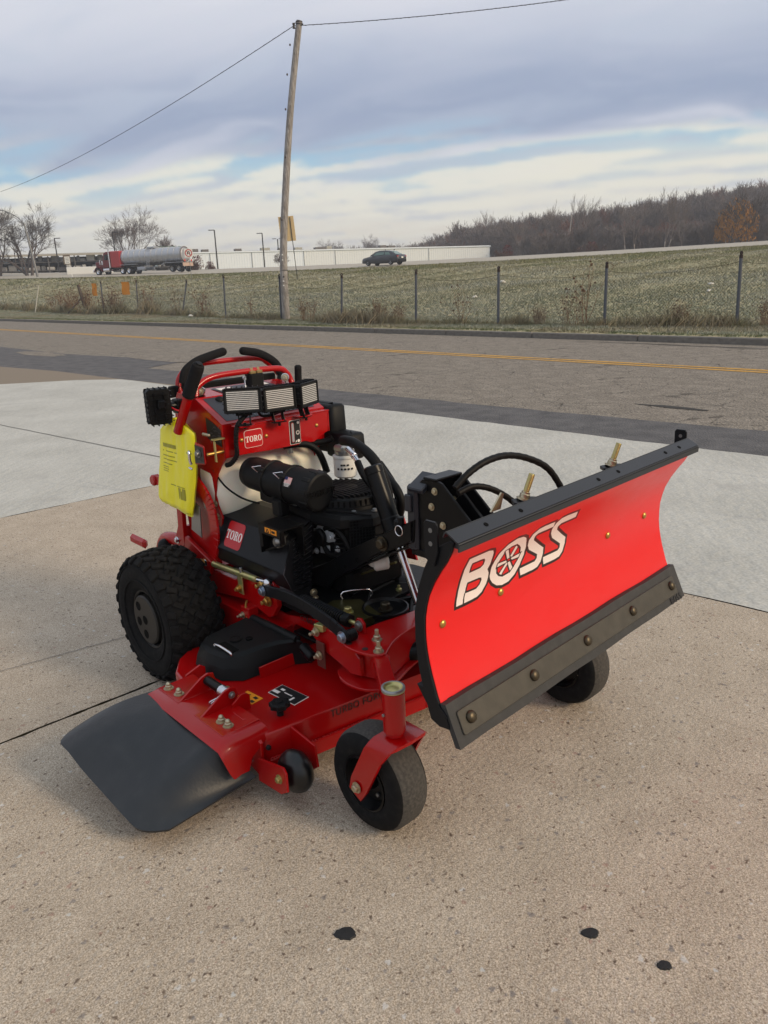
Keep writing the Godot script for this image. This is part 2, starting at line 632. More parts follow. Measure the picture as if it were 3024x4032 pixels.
func aggregate_concrete() -> StandardMaterial3D:
	var S := 1024
	var d := PackedByteArray()
	d.resize(S * S * 3)
	var grain := noise_img(21, .24, FastNoiseLite.TYPE_SIMPLEX, S, 2)
	var mid := noise_img(22, .007, FastNoiseLite.TYPE_SIMPLEX_SMOOTH, S, 3)
	var rg := RandomNumberGenerator.new()
	rg.seed = 19
	var k := 0
	for i in S * S:
		var l := 163 + ((int(grain[i]) - 128) * 30 >> 7) + ((int(mid[i]) - 128) * 7 >> 7) + (rg.randi() & 63) - 28
		d[k] = l + 5
		d[k + 1] = l - 9
		d[k + 2] = l - 26
		k += 3
	var small := Image.create_from_data(S, S, false, Image.FORMAT_RGB8, d)
	var whole := Image.create(2048, 2048, false, Image.FORMAT_RGB8)
	for ty in 2:
		for tx in 2: whole.blit_rect(small, Rect2i(0, 0, S, S), Vector2i(tx * S, ty * S))
	d = whole.get_data()
	S = 2048
	var rng := RandomNumberGenerator.new()
	rng.seed = 77
	for i in 9000:
		var pale := rng.randf()
		var col: Color
		if pale < .45: col = Color(.78, .74, .68, .55)
		elif pale < .6: col = Color(.8, .8, .8, .6)
		elif pale < .75: col = Color(.55, .42, .38, .5)
		else: col = Color(.43, .41, .41, .55)
		var r := 1.2 + pow(rng.randf(), 4.0) * 3.6
		blob(d, S, rng.randf() * S, rng.randf() * S, r * rng.randf_range(1.0, 1.6), r, rng.randf() * TAU, col, rng, .35)
	for i in 24000:
		var r := .75 + pow(rng.randf(), 6.0) * 3.0
		blob(d, S, rng.randf() * S, rng.randf() * S, r * rng.randf_range(1.0, 1.9), r * .8, rng.randf() * TAU, Color(.3, .245, .2, rng.randf_range(.35, .85)), rng, .6)
	for i in 30:
		blob(d, S, rng.randf() * S, rng.randf() * S, rng.randf_range(50, 190), rng.randf_range(1.0, 2.2), .67 + rng.randf_range(-.08, .08), Color(.4, .35, .3, .3), rng, .9)
	for i in 90:
		blob(d, S, rng.randf() * S, rng.randf() * S, rng.randf_range(3, 5.5), rng.randf_range(2.5, 4), rng.randf() * TAU, Color(.74, .74, .73, .8), rng, .2)
	for i in 16:
		blob(d, S, rng.randf() * S, rng.randf() * S, rng.randf_range(40, 130), rng.randf_range(25, 70), rng.randf() * TAU, Color(.36, .33, .29, .09), rng, 1.0)
	var m := mat("aggregate", Color(1, 1, 1), .92)
	m.albedo_texture = rgb_tex(d, S)
	m.normal_enabled = true
	m.normal_texture = noise_tex(24, .11, FastNoiseLite.TYPE_SIMPLEX, null, 1024, true, 3.0, 3)
	m.normal_scale = .22
	tri(m, 1.0 / 3.7, true)
	return m

func broom_concrete() -> StandardMaterial3D:
	var S := 1024
	var d := PackedByteArray()
	d.resize(S * S * 3)
	var grain := noise_img(31, .3, FastNoiseLite.TYPE_SIMPLEX, S, 2)
	var mid := noise_img(32, .006, FastNoiseLite.TYPE_SIMPLEX_SMOOTH, S, 4)
	var big := noise_img(33, .02, FastNoiseLite.TYPE_SIMPLEX_SMOOTH, S, 3)
	var k := 0
	for j in S:
		for i in S:
			var n := j * S + i
			var streak := int(big[((j + i * 7) % S) * S + ((i / 40 + j) % S)]) - 128
			var l := 181 + ((int(grain[n]) - 128) * 18 >> 7) + ((int(mid[n]) - 128) * 9 >> 7) + (streak * 7 >> 7)
			d[k] = l + 1; d[k + 1] = l - 1; d[k + 2] = l - 8
			k += 3
	var rng := RandomNumberGenerator.new()
	rng.seed = 5
	for i in 60:
		blob(d, S, rng.randf() * S, rng.randf() * S, rng.randf_range(.8, 1.8), rng.randf_range(.7, 1.2), rng.randf() * TAU, Color(.35, .33, .32, .7), rng, .5)
	for i in 34:
		blob(d, S, rng.randf() * S, rng.randf() * S, rng.randf_range(60, 200), rng.randf_range(1.2, 4), rng.randf_range(.35, .8), Color(.5, .5, .52, .22), rng, 1.0)
	for i in 14:
		blob(d, S, rng.randf() * S, rng.randf() * S, rng.randf_range(20, 60), rng.randf_range(12, 30), rng.randf() * TAU, Color(.56, .55, .54, .25), rng, 1.0)
	var m := mat("broom", Color(1, 1, 1), .88)
	m.albedo_texture = rgb_tex(d, S)
	m.normal_enabled = true
	m.normal_texture = noise_tex(34, .12, FastNoiseLite.TYPE_SIMPLEX, null, 512, true, 2.0, 3)
	m.normal_scale = .25
	tri(m, 1.0 / 7.0, true)
	return m

func asphalt(called: String, base: Color, speck: float, cracks: float, seed_: int, metres: float) -> StandardMaterial3D:
	var S := 1024
	var d := PackedByteArray()
	d.resize(S * S * 3)
	var grain := noise_img(seed_, .45, FastNoiseLite.TYPE_SIMPLEX, S, 2)
	var mid := noise_img(seed_ + 1, .008, FastNoiseLite.TYPE_SIMPLEX_SMOOTH, S, 4)
	var coarse := noise_img(seed_ + 7, .07, FastNoiseLite.TYPE_SIMPLEX, S, 2)
	var f := FastNoiseLite.new()
	f.seed = seed_ + 2
	f.noise_type = FastNoiseLite.TYPE_CELLULAR
	f.frequency = .011
	f.fractal_type = FastNoiseLite.FRACTAL_NONE
	f.cellular_return_type = FastNoiseLite.RETURN_DISTANCE2_SUB
	f.cellular_jitter = 1.1
	f.domain_warp_enabled = true
	f.domain_warp_amplitude = 22.0
	f.domain_warp_frequency = .03
	var im := f.get_seamless_image(S, S, false, false, .12)
	im.convert(Image.FORMAT_L8)
	var crack := im.get_data()
	var thick := int(cracks)
	var k := 0
	for i in S * S:
		var l := (int(grain[i]) - 128) * speck / 128.0 + (int(mid[i]) - 128) * 14.0 / 128.0
		if crack[i] < thick and mid[i] > 100: l -= 58.0 * (1.0 - float(crack[i]) / thick)
		l += (int(coarse[i]) - 128) * speck * .42 / 128.0
		d[k] = clampi(int(base.r8 + l), 0, 255)
		d[k + 1] = clampi(int(base.g8 + l * .97), 0, 255)
		d[k + 2] = clampi(int(base.b8 + l * .92), 0, 255)
		k += 3
	var rng := RandomNumberGenerator.new()
	rng.seed = seed_
	for i in 4200:
		var g := rng.randf_range(.26, .64)
		blob(d, S, rng.randf() * S, rng.randf() * S, rng.randf_range(1.2, 5.5), rng.randf_range(1.0, 3.2), rng.randf() * TAU, Color(g * 1.02, g * .96, g * .88, speck / 45.0), rng, .5)
	for i in 12:
		blob(d, S, rng.randf() * S, rng.randf() * S, rng.randf_range(20, 80), rng.randf_range(8, 26), rng.randf() * TAU, Color(.2, .2, .2, .22), rng, 1.0)
	var m := mat(called, Color(1, 1, 1), .92)
	m.albedo_texture = rgb_tex(d, S)
	m.normal_enabled = true
	m.normal_texture = noise_tex(seed_ + 5, .2, FastNoiseLite.TYPE_SIMPLEX, null, 512, true, 4.0, 3)
	m.normal_scale = .5
	tri(m, 1.0 / metres, true)
	return m

func turf() -> StandardMaterial3D:
	var S := 1024
	var d := PackedByteArray()
	d.resize(S * S * 3)
	var grain := noise_img(51, .3, FastNoiseLite.TYPE_SIMPLEX, S, 3)
	var mid := noise_img(52, .012, FastNoiseLite.TYPE_SIMPLEX_SMOOTH, S, 5)
	var g2 := noise_img(53, .03, FastNoiseLite.TYPE_SIMPLEX_SMOOTH, S, 4)
	var k := 0
	for i in S * S:
		var t := clampf((int(mid[i]) + int(g2[i]) - 170) / 190.0, 0, 1)
		var l := (int(grain[i]) - 128) * 34.0 / 128.0
		d[k] = clampi(int(lerpf(136, 170, t) + l), 0, 255)
		d[k + 1] = clampi(int(lerpf(137, 155, t) + l), 0, 255)
		d[k + 2] = clampi(int(lerpf(106, 120, t) + l * .8), 0, 255)
		k += 3
	var m := mat("turf", Color(1, 1, 1), 1.0)
	m.albedo_texture = rgb_tex(d, S)
	tri(m, 1.0 / 9.0, true)
	return m
const AL := Vector3(.689, 0, .725)
const NO := Vector3(.725, 0, -.689)
func road(s: float, t: float, y := 0.0) -> Vector3:
	return AL * s + NO * t + Vector3(0, y, 0)

func highway_y(x: float, z: float) -> float:
	var a := .9075 * x + .42 * z + 35.0
	return 2.93 + minf(a * a * .00023, 2.0)

func land(x: float, z: float) -> float:
	var t := .725 * x - .689 * z
	var w := .42 * x - .9075 * z
	if t < 22.0: return .13 + maxf(0.0, t - 17.4) * .011
	var hy := highway_y(x, z)
	if w < 73.0:
		var k := (t - 22.0) / (t - 22.0 + maxf(73.0 - w, .01))
		return lerpf(.18, hy - .06, pow(k, .92)) + .05 * sin(x * .7 + z * .31) * sin(z * .5) * k * (1.0 - k) * 4.0
	if w < 90.0: return hy - .06 + (w - 73.0) * .04
	return hy + .62 - minf((w - 90.0) * .05, 1.6) + clampf((x + 3.0) * .088, 0.0, 15.0) * smoothstep(135.0, 235.0, w)

func poly_sheet(called: String, pts: Array, y: float, m: Material) -> MeshInstance3D:
	var g := Geo.new()
	var pp := PackedVector2Array()
	for p in pts: pp.append(Vector2(p[0], p[1]))
	var idx := Geometry2D.triangulate_polygon(pp)
	for i in range(0, idx.size(), 3):
		var q := [pp[idx[i]], pp[idx[i + 1]], pp[idx[i + 2]]]
		g.fan([Vector3(q[0].x, y, q[0].y), Vector3(q[1].x, y, q[1].y), Vector3(q[2].x, y, q[2].y)], Vector3.UP)
	return struct(called, g, m)

func ragged(a: Vector2, b: Vector2, n: int, amp: float, rng: RandomNumberGenerator) -> Array:
	var o := []
	var d := (b - a).orthogonal().normalized()
	for i in n + 1:
		var p := a.lerp(b, float(i) / n)
		if i > 0 and i < n: p += d * rng.randf_range(-amp, amp)
		o.append([p.x, p.y])
	return o

func x_of(s: float, t: float) -> Array:
	var p := road(s, t)
	return [p.x, p.z]

func build_ground():
	var rng := RandomNumberGenerator.new()
	rng.seed = 9
	var under := mat("under", Color(.27, .26, .18), .95)
	var g := Geo.new()
	g.boxc(Vector3(0, -.32, 0), Vector3(4000, .6, 4000))
	struct("ground", g, under)
	# old exposed-aggregate slab, with a real gap along its control joint
	var K := Vector2(-1.745, -6.535)
	var lw := Vector2(-.752, .659)
	var rw := Vector2(.752, .659)
	var agg := aggregate_concrete()
	var J := Vector2(-1.03, -2.91)
	var jd := Vector2(.739, -.6735)
	# where the joint meets the right edge of the wedge
	var den := rw.x * jd.y - rw.y * jd.x
	var kk := ((J - K).x * jd.y - (J - K).y * jd.x) / den
	var R0 := K + rw * kk
	var far_l := J - jd * 60.0
	var off := Vector2(.0045, .005)
	var a1 := []
	a1.append_array(ragged(K, R0 - rw * .0066, 40, .004, rng))
	a1.append_array(ragged(R0 - off, J - jd * 6.0 - off, 160, .003, rng).slice(1))
	a1.append([far_l.x - .5, far_l.y - .5])
	var kl := K + lw * 62.0
	a1.append([kl.x, kl.y])
	a1.append_array(ragged(K + lw * 12.0, K + lw * .05, 90, .008, rng))
	poly_sheet("driveway_slab", a1, 0.0, agg)
	var a2 := []
	a2.append_array(ragged(R0 + rw * .004, R0 + rw * 8.0, 40, .005, rng))
	a2.append([R0.x + rw.x * 70.0, R0.y + rw.y * 70.0])
	a2.append([60, 80]); a2.append([-60, 80])
	a2.append([far_l.x + .5, far_l.y + .5])
	a2.append_array(ragged(J - jd * 6.0 + off, R0 + off, 160, .0035, rng))
	poly_sheet("driveway_slab", a2, 0.0, agg)
	# newer pale slab round the wedge
	var br := broom_concrete()
	var e := [x_of(90, 7.3), x_of(8, 7.3)]
	var b := []
	var K2 := K + Vector2(0, -.014)
	var p1 := Vector2(x_of(7, 7.3)[0], x_of(7, 7.3)[1])
	var p2 := Vector2(x_of(-8.2, 6.78)[0], x_of(-8.2, 6.78)[1])
	var p3 := Vector2(x_of(-13.9, 6.48)[0], x_of(-13.9, 6.48)[1])
	b.append_array(ragged(K2 + lw * 12.0, K2, 90, .006, rng))
	b.append_array(ragged(K2, K2 + rw * 10.0, 60, .004, rng).slice(1))
	b.append([K2.x + rw.x * 40.0, K2.y + rw.y * 40.0])
	b.append(x_of(60, 7.45))
	b.append_array(ragged(p1, p2, 60, .02, rng))
	b.append_array(ragged(p2, p3, 20, .05, rng).slice(1))
	b.append(x_of(-14.65, 5.94))
	b.append(x_of(-15.42, 4.79))
	b.append(x_of(-17.0, 2.0))
	b.append([K2.x + lw.x * 30.0 - 1.0, K2.y + lw.y * 30.0 - 3.0])
	b.append([K2.x + lw.x * 30.0, K2.y + lw.y * 30.0])
	poly_sheet("pale_slab", b, 0.0, br)
	# saw-cut joint of the pale slab and the faint one in the old slab
	for q in [[Vector2(-8.0, -12.46), Vector2(-1.95, -7.24), .008], [Vector2(3.55, -5.2), Vector2(4.9, -4.0), .006], [Vector2(-1.78, -3.05), Vector2(-1.22, -3.42), .0022]]:
		var jg := Geo.new()
		var l := ragged(q[0], q[1], 30, .004, rng)
		var d: Vector2 = (q[1] - q[0]).orthogonal().normalized() * q[2]
		for i in l.size() - 1:
			jg.fan([Vector3(l[i][0] - d.x, .004, l[i][1] - d.y), Vector3(l[i + 1][0] - d.x, .004, l[i + 1][1] - d.y), Vector3(l[i + 1][0] + d.x, .004, l[i + 1][1] + d.y), Vector3(l[i][0] + d.x, .004, l[i][1] + d.y)], Vector3.UP)
		struct("pavement_joint", jg, mat("joint", Color(.45, .44, .42), .95))
	# brown strip of old concrete left of the pale slab, then the asphalt
	poly_sheet("pavement_strip", [x_of(-17.0, 1.5), x_of(-15.3, 4.7), x_of(-13.7, 6.3), x_of(-12.0, 6.5), x_of(-12.0, 6.66), x_of(-13.9, 6.52), x_of(-16.9, 6.42), x_of(-19.2, 6.1), x_of(-60, 5.0), x_of(-60, 1.5)], -.004, mat("old_strip", Color(.5, .45, .39), .95))
	var patch := asphalt("patch_asphalt", Color8(88, 86, 87), 14.0, 0.0, 41, 3.1)
	var pt := []
	var e1 := [[70, 8.6], [8, 8.3], [-2.8, 8.15], [-5.0, 7.95], [-9.5, 7.7], [-14.3, 7.85], [-15.4, 7.8], [-15.9, 8.8], [-18.2, 8.85], [-21.5, 8.45], [-26.3, 8.55], [-60, 8.4]]
	for i in e1.size() - 1:
		var qa := x_of(e1[i][0], e1[i][1])
		var qb := x_of(e1[i + 1][0], e1[i + 1][1])
		pt.append_array(ragged(Vector2(qa[0], qa[1]), Vector2(qb[0], qb[1]), int(maxf(4.0, absf(e1[i][0] - e1[i + 1][0]) * 4.0)), .025, rng).slice(0 if i == 0 else 1))
	pt.append_array([x_of(-60, 4.5), x_of(-17, 5.5), x_of(70, 5.5)])
	poly_sheet("asphalt_patch", pt, -.006, patch)
	var rd := asphalt("road_asphalt", Color8(128, 119, 108), 58.0, 9.0, 43, 3.6)
	poly_sheet("road", [x_of(120, 6.5), x_of(120, 17.35), x_of(-420, 17.35), x_of(-420, 6.5)], -.012, rd)
	for q in [[-22.2, 8.05, 1.6, .38], [-17.0, 8.9, 1.6, .22]]:
		var cx := []
		for i in 14:
			var an := TAU * i / 14.0
			var p := x_of(q[0] + cos(an) * q[2] * rng.randf_range(.7, 1.1), q[1] + sin(an) * q[3] * rng.randf_range(.7, 1.1))
			cx.append(p)
		poly_sheet("road_patch", cx, -.002, M.road_asphalt)
	for q in [[-4.24, 9.0, .5, .09], [-6.5, 16.6, 2.2, .07], [-9.0, 16.75, 1.6, .05], [-3.0, 16.5, 4.0, .2]]:
		var cx := []
		for i in 16:
			var an := TAU * i / 16.0
			cx.append(x_of(q[0] + cos(an) * q[2] * rng.randf_range(.75, 1.1), q[1] + sin(an) * q[3] * rng.randf_range(.5, 1.1)))
		poly_sheet("road_patch", cx, -.007, mat("pale_patch", Color(.5, .47, .43), .95) if q[3] > .1 else mat("dark_patch", Color(.2, .19, .18), .95))
	# worn double yellow line
	var yl := mat("road_paint", Color(1, 1, 1), .8)
	yl.albedo_texture = noise_tex(61, .03, FastNoiseLite.TYPE_SIMPLEX_SMOOTH, ramp([[0, Color(.48, .42, .3)], [.36, Color(.72, .54, .2)], [1, Color(.86, .64, .2)]]), 512)
	tri(yl, .8, true)
	for o in [12.82, 13.08]:
		var lg := Geo.new()
		for i in range(-420, 120):
			var w1 := .066 + .012 * sin(i * 2.3)
			var w2 := .066 + .012 * sin((i + 1) * 2.3)
			lg.fan([road(i, o - w1, -.007), road(i + 1, o - w2, -.007), road(i + 1, o + w2, -.007), road(i, o + w1, -.007)], Vector3.UP)
		struct("road_marking", lg, yl)
	# kerb in cast lengths
	var km := mat("kerb_concrete", Color(1, 1, 1), .92)
	km.albedo_texture = noise_tex(62, .02, FastNoiseLite.TYPE_SIMPLEX_SMOOTH, ramp([[0, Color(.36, .34, .32)], [1, Color(.5, .48, .45)]]), 512)
	tri(km, .7, true)
	var kerb := Node3D.new()
	kerb.name = "kerb"
	add_child(kerb)
	tag(kerb, "", "", "", "structure")
	for i in range(-40, 6):
		var kg := Geo.new()
		var a := road(i * 3.05 + .012, 17.36, .045)
		var bb := road(i * 3.05 + 3.04, 17.36, .045)
		kg.bar(a, bb, .17, .17 + rng.randf_range(-.01, .01), Vector3.UP, .02)
		part("kerb_stone", kg, km, kerb)
	# terrain from the kerb to the wooded hill
	var tg := Geo.new()
	var ss := []
	var q := -460.0
	while q < 170.0:
		ss.append(q)
		q += 2.5 if q > -90 and q < 40 else (6.0 if q > -150 else 22.0)
	var ts := [17.44]
	q = 17.9
	while q < 460.0:
		ts.append(q)
		q += .7 if q < 24 else (2.0 if q < 60 else (4.0 if q < 110 else 12.0))
	var rows := []
	for t in ts:
		var r := []
		for s in ss:
			var p := road(s, t)
			r.append(Vector3(p.x, land(p.x, p.z), p.z))
		rows.append(r)
	tg.sheet(rows)
	struct("grass_bank_terrain", tg, turf())
	# highway on the bank
	var hm := mat("highway_asphalt", Color(.66, .63, .58), .9)
	var hg := Geo.new()
	var hr := []
	for o in [73.4, 76.0, 79.0, 86.0, 89.0]:
		var r := []
		for i in range(-60, 30):
			var p = Vector3(.42, 0, -.9075) * o + Vector3(.9075, 0, .42) * (i * 4.0)
			r.append(Vector3(p.x, highway_y(p.x, p.z) + (.02 if o > 74 else -.01) + (o - 73.4) * .045, p.z))
		hr.append(r)
	hg.sheet(hr)
	struct("highway_road", hg, hm)
	var wg := Geo.new()
	var wr := []
	for o in [87.2, 87.6]:
		var r := []
		for i in range(-60, 30):
			var p = Vector3(.42, 0, -.9075) * o + Vector3(.9075, 0, .42) * (i * 4.0)
			r.append(Vector3(p.x, highway_y(p.x, p.z) + .03 + (o - 73.4) * .045, p.z))
		wr.append(r)
	wg.sheet(wr)
	struct("highway_marking", wg, mat("road_white", Color(.8, .8, .78), .8))
	# tar spots pressed into the slab
	var tar := mat("tar", Color(.1, .1, .105), .7)
	for t in [[-.142, -1.567, .030, .021, "flat black tar spot with crumbled edge, leftmost of three on the slab"], [.487, -1.54, .0235, .0175, "round raised black tar blob on the slab, near a smaller one"], [.64, -1.437, .019, .014, "small black tar blob nearest the right corner of the slab"]]:
		var bg := Geo.new()
		var top := []
		var low := []
		for i in 22:
			var an := TAU * i / 22.0
			var rr := rng.randf_range(.88, 1.06) + .07 * sin(an * 3.0 + t[0] * 9.0)
			low.append(Vector3(cos(an) * t[2] * rr, .0005, sin(an) * t[3] * rr))
			top.append(Vector3(cos(an) * t[2] * rr * .88, .004, sin(an) * t[3] * rr * .88))
		for i in 22:
			bg.fan([low[i], low[(i + 1) % 22], top[(i + 1) % 22], top[i]], low[i] + Vector3.UP * .01)
			bg.fan([top[i], top[(i + 1) % 22], Vector3(0, .0055, 0)], Vector3.UP)
		var o := part("tar_spot", bg, tar)
		o.position = Vector3(t[0], 0, t[1])
		tag(o, t[4], "tar spot", "tar spots on the slab")

func tuft(h: float, w: float, n: int, seed_: int) -> ArrayMesh:
	var rng := RandomNumberGenerator.new()
	rng.seed = seed_
	var st := SurfaceTool.new()
	st.begin(Mesh.PRIMITIVE_TRIANGLES)
	for i in n:
		var a := rng.randf() * TAU
		var o := Vector3(rng.randf_range(-1, 1), 0, rng.randf_range(-1, 1)) * h * .8
		var side := Vector3(cos(a), 0, sin(a)) * w * .5
		var lean := Vector3(rng.randf_range(-1, 1), 0, rng.randf_range(-1, 1)) * h * .8
		var hh := h * rng.randf_range(.5, 1.1)
		for p in [o - side, o + lean + Vector3(0, hh, 0), o + side]:
			st.set_normal(Vector3(lean.x, hh * 1.6, lean.z).normalized())
			st.add_vertex(p)
	return st.commit()

func scatter(called: String, label: String, mesh: Mesh, m: Material, places: Array, cols: Array) -> MultiMeshInstance3D:
	var mm := MultiMesh.new()
	mm.transform_format = MultiMesh.TRANSFORM_3D
	mm.use_colors = true
	mm.mesh = mesh
	mm.instance_count = places.size()
	for i in places.size():
		mm.set_instance_transform(i, places[i])
		mm.set_instance_color(i, cols[i])
	var o := MultiMeshInstance3D.new()
	o.multimesh = mm
	o.material_override = m
	o.name = numbered(called)
	add_child(o)
	tag(o, label, called.split("_")[-1], "", "stuff")
	return o

func build_grass():
	var rng := RandomNumberGenerator.new()
	rng.seed = 15
	var m := mat("blade", Color(1, 1, 1), .9)
	m.vertex_color_use_as_albedo = true
	m.backlight_enabled = true
	m.backlight = Color(.25, .25, .2)
	var nz := FastNoiseLite.new()
	nz.seed = 4
	nz.frequency = .09
	nz.fractal_octaves = 3
	var pl := []
	var cl := []
	var tries := 0
	while pl.size() < 95000 and tries < 500000:
		tries += 1
		var z := -lerpf(19.0, 105.0, pow(rng.randf(), 1.3))
		var x := -z * rng.randf_range(-.68, .7)
		var t := .725 * x - .689 * z
		var w := .42 * x - .9075 * z
		if t < 22.2 or w > 73.0: continue
		var far := -z
		var n := nz.get_noise_2d(x, z * 1.6)
		var sc := rng.randf_range(.7, 1.3) * (.75 + far * .012)
		pl.append(Transform3D(Basis.from_euler(Vector3(0, rng.randf() * TAU, 0)).scaled(Vector3(sc, sc * (1.5 if w > 66 else 1.0), sc)), Vector3(x, land(x, z) - .01, z)))
		var c: Color
		var k := rng.randf()
		var up := clampf((t - 22.0) / maxf(1.0, t - 22.0 + 73.0 - w) + n * .35 + rng.randf_range(-.12, .12), 0, 1)
		var low := Color(.41, .43, .31).lerp(Color(.51, .53, .42), rng.randf())
		var tan := Color(.45, .42, .26).lerp(Color(.54, .50, .34), rng.randf())
		var oli := Color(.38, .35, .15).lerp(Color(.30, .31, .13), clampf(.5 + n * 1.5, 0, 1))
		c = low.lerp(tan, smoothstep(.12, .45, up)).lerp(oli, smoothstep(.72, .9, up))
		if n > .16 and k < .6: c = c.lerp(Color(.34, .37, .22), .6)
		elif n < -.2 and k < .5: c = c.lerp(Color(.62, .62, .56), .6)
		cl.append(c)
	scatter("bank_grass", "frosty tan and green grass covering the bank behind the fence", tuft(.06, .02, 8, 1), m, pl, cl)
	pl = []; cl = []
	tries = 0
	while pl.size() < 46000 and tries < 300000:
		tries += 1
		var s := lerpf(12.0, -75.0, pow(rng.randf(), 1.25))
		var t := rng.randf_range(17.5, 22.3)
		var p := road(s, t)
		if absf(p.x) > -p.z * .62: continue
		var e := t < 18.0 + .25 * nz.get_noise_2d(p.x * 2.0, p.z * 2.0)
		var sc := rng.randf_range(.6, 1.2) * (.9 if not e else .8)
		pl.append(Transform3D(Basis.from_euler(Vector3(0, rng.randf() * TAU, 0)).scaled(Vector3(sc, sc, sc)), Vector3(p.x, land(p.x, p.z) - .005, p.z)))
		var c: Color
		if e or rng.randf() < .12: c = Color(.15, .2, .08).lerp(Color(.24, .27, .14), rng.randf())
		else: c = Color(.46, .49, .38).lerp(Color(.64, .66, .56), rng.randf())
		var n := nz.get_noise_2d(p.x * 1.5, p.z * 1.5)
		if n < -.12: c = c.lerp(Color(.5, .42, .3), .6)
		cl.append(c)
	scatter("verge_grass", "short frosted grass on the strip between kerb and fence", tuft(.075, .012, 9, 2), m, pl, cl)
	pl = []; cl = []
	for i in 7000:
		var s := lerpf(10.0, -75.0, pow(rng.randf(), 1.2))
		var t := 22.25 + rng.randfn(0, .22) + (1.5 if s < -40 else 0.0) * rng.randf()
		var p := fence_at(s)
		p += NO * rng.randfn(0, .16)
		var n := nz.get_noise_2d(p.x * 3.0, p.z * 3.0)
		var sc := rng.randf_range(.5, 1.2) * clampf(.75 + n * 1.8, .3, 1.8)
		if s < -40: sc *= 1.7
		pl.append(Transform3D(Basis.from_euler(Vector3(0, rng.randf() * TAU, 0)).scaled(Vector3(sc, sc, sc)), Vector3(p.x, land(p.x, p.z) - .005, p.z)))
		cl.append(Color(.2, .22, .1).lerp(Color(.44, .36, .24), clampf(rng.randf() + n, 0, 1)))
	scatter("fence_grass", "tall unmown dry grass growing through the foot of the fence", tuft(.3, .014, 9, 3), m, pl, cl)

var POSTS := [
	[Vector3(11.9, .18, -17.2), Vector3(11.9, 1.8, -17.2)],
	[Vector3(9.12, .18, -19.69), Vector3(9.06, 1.83, -19.69)], [Vector3(6.41, .18, -21.94), Vector3(6.40, 1.72, -21.94)], [Vector3(3.77, .18, -24.23), Vector3(3.77, 1.74, -24.23)],
	[Vector3(1.32, .18, -26.48), Vector3(1.37, 1.77, -26.48)], [Vector3(-1.3, .18, -28.64), Vector3(-1.2, 1.75, -28.64)], [Vector3(-4.03, .18, -33.14), Vector3(-3.98, 1.85, -33.14)],
	[Vector3(-7.07, .18, -36.8), Vector3(-7.0, 1.98, -36.8)], [Vector3(-10.48, .18, -42.13), Vector3(-9.99, 1.87, -42.13)], [Vector3(-14.56, .18, -48.14), Vector3(-14.45, 2.02, -48.14)],
	[Vector3(-17.16, .18, -49.6), Vector3(-17.09, 2.06, -49.6)]]

func fence_at(s: float) -> Vector3:
	var best := road(s, 22.2, .18)
	for i in POSTS.size() - 1:
		var a: Vector3 = POSTS[i][0]
		var b: Vector3 = POSTS[i + 1][0]
		var sa := a.dot(AL)
		var sb := b.dot(AL)
		if s <= sa and s >= sb: return a.lerp(b, (sa - s) / (sa - sb))
	if s < -47: return POSTS[-1][0].lerp(Vector3(-40, .18, -78), clampf((-47.0 - s) / 35.0, 0, 1))
	return best

func build_fence():
	var rng := RandomNumberGenerator.new()
	rng.seed = 31
	var pm := mat("post_steel", Color(.31, .33, .37), .55, .2)
	var wire := mat("fence_wire", Color(.42, .42, .4), .6, .3)
	var rust := mat("fence_rust", Color(.16, .11, .1), .8)
	var f := thing("chain_link_fence", "grey chain-link fence with sagging top wire at the foot of the grass bank", "fence", Vector3.ZERO)
	for i in POSTS.size():
		var a: Vector3 = POSTS[i][0]
		var b: Vector3 = POSTS[i][1]
		var g := Geo.new()
		g.tube([a - Vector3(0, .3, 0), b], .042, 10)
		var p := part("post", g, pm, f)
		g = Geo.new()
		g.cyl(b + Vector3(0, -.02, 0), b + Vector3(0, .06, 0), .047, 10)
		g.lathe(Geo.frame(b + Vector3(0, .105, 0), AL), [[.03, -.02], [.05, -.02], [.05, .02], [.03, .02]], 10, false, true)
		part("cap", g, rust, p)
	for i in POSTS.size() - 1:
		var a: Vector3 = POSTS[i][0]
		var b: Vector3 = POSTS[i + 1][0]
		var ta: Vector3 = POSTS[i][1]
		var tb: Vector3 = POSTS[i + 1][1]
		var L := a.distance_to(b)
		var d := (b - a) / L
		var sag := .14 if i < 4 else .3
		var g := Geo.new()
		var pts := []
		for k in 13:
			var u := k / 12.0
			pts.append(ta.lerp(tb, u) - Vector3(0, .1 + sag * 4.0 * u * (1.0 - u) + rng.randf_range(-.012, .012), 0))
		g.tube(pts, .004, 4)
		part("top_wire", g, rust, f)
		# woven diagonals
		g = Geo.new()
		var step := .085
		var H := 1.5
		var side := NO * .006
		for dir in [1.0, -1.0]:
			var k := -H
			while k < L + H:
				var u0 := k
				var u1 = k + H * dir
				var y0 := 0.0
				var y1 := H
				if u1 > L: y1 = (L - u0) / dir; u1 = L
				if u1 < 0: y1 = (0.0 - u0) / dir; u1 = 0
				if u0 < 0: y0 = (0.0 - u0) / dir; u0 = 0
				if u0 > L: y0 = (L - u0) / dir; u0 = L
				k += step
				if y1 - y0 < .03: continue
				var top = 1.38 - sag * 4.0 * (u1 / L) * (1.0 - u1 / L)
				if y1 > top:
					var q = (top - y0) / (y1 - y0)
					if q < .05: continue
					u1 = lerpf(u0, u1, q); y1 = top
				var p0 = a + d * u0 + Vector3(0, y0 + .02, 0) + side * dir
				var p1 = a + d * u1 + Vector3(0, y1 + .02, 0) + side * dir
				g.bar(p0, p1, .003, .003, NO)
		part("wire_mesh", g, wire, f).set_meta("kind", "stuff")

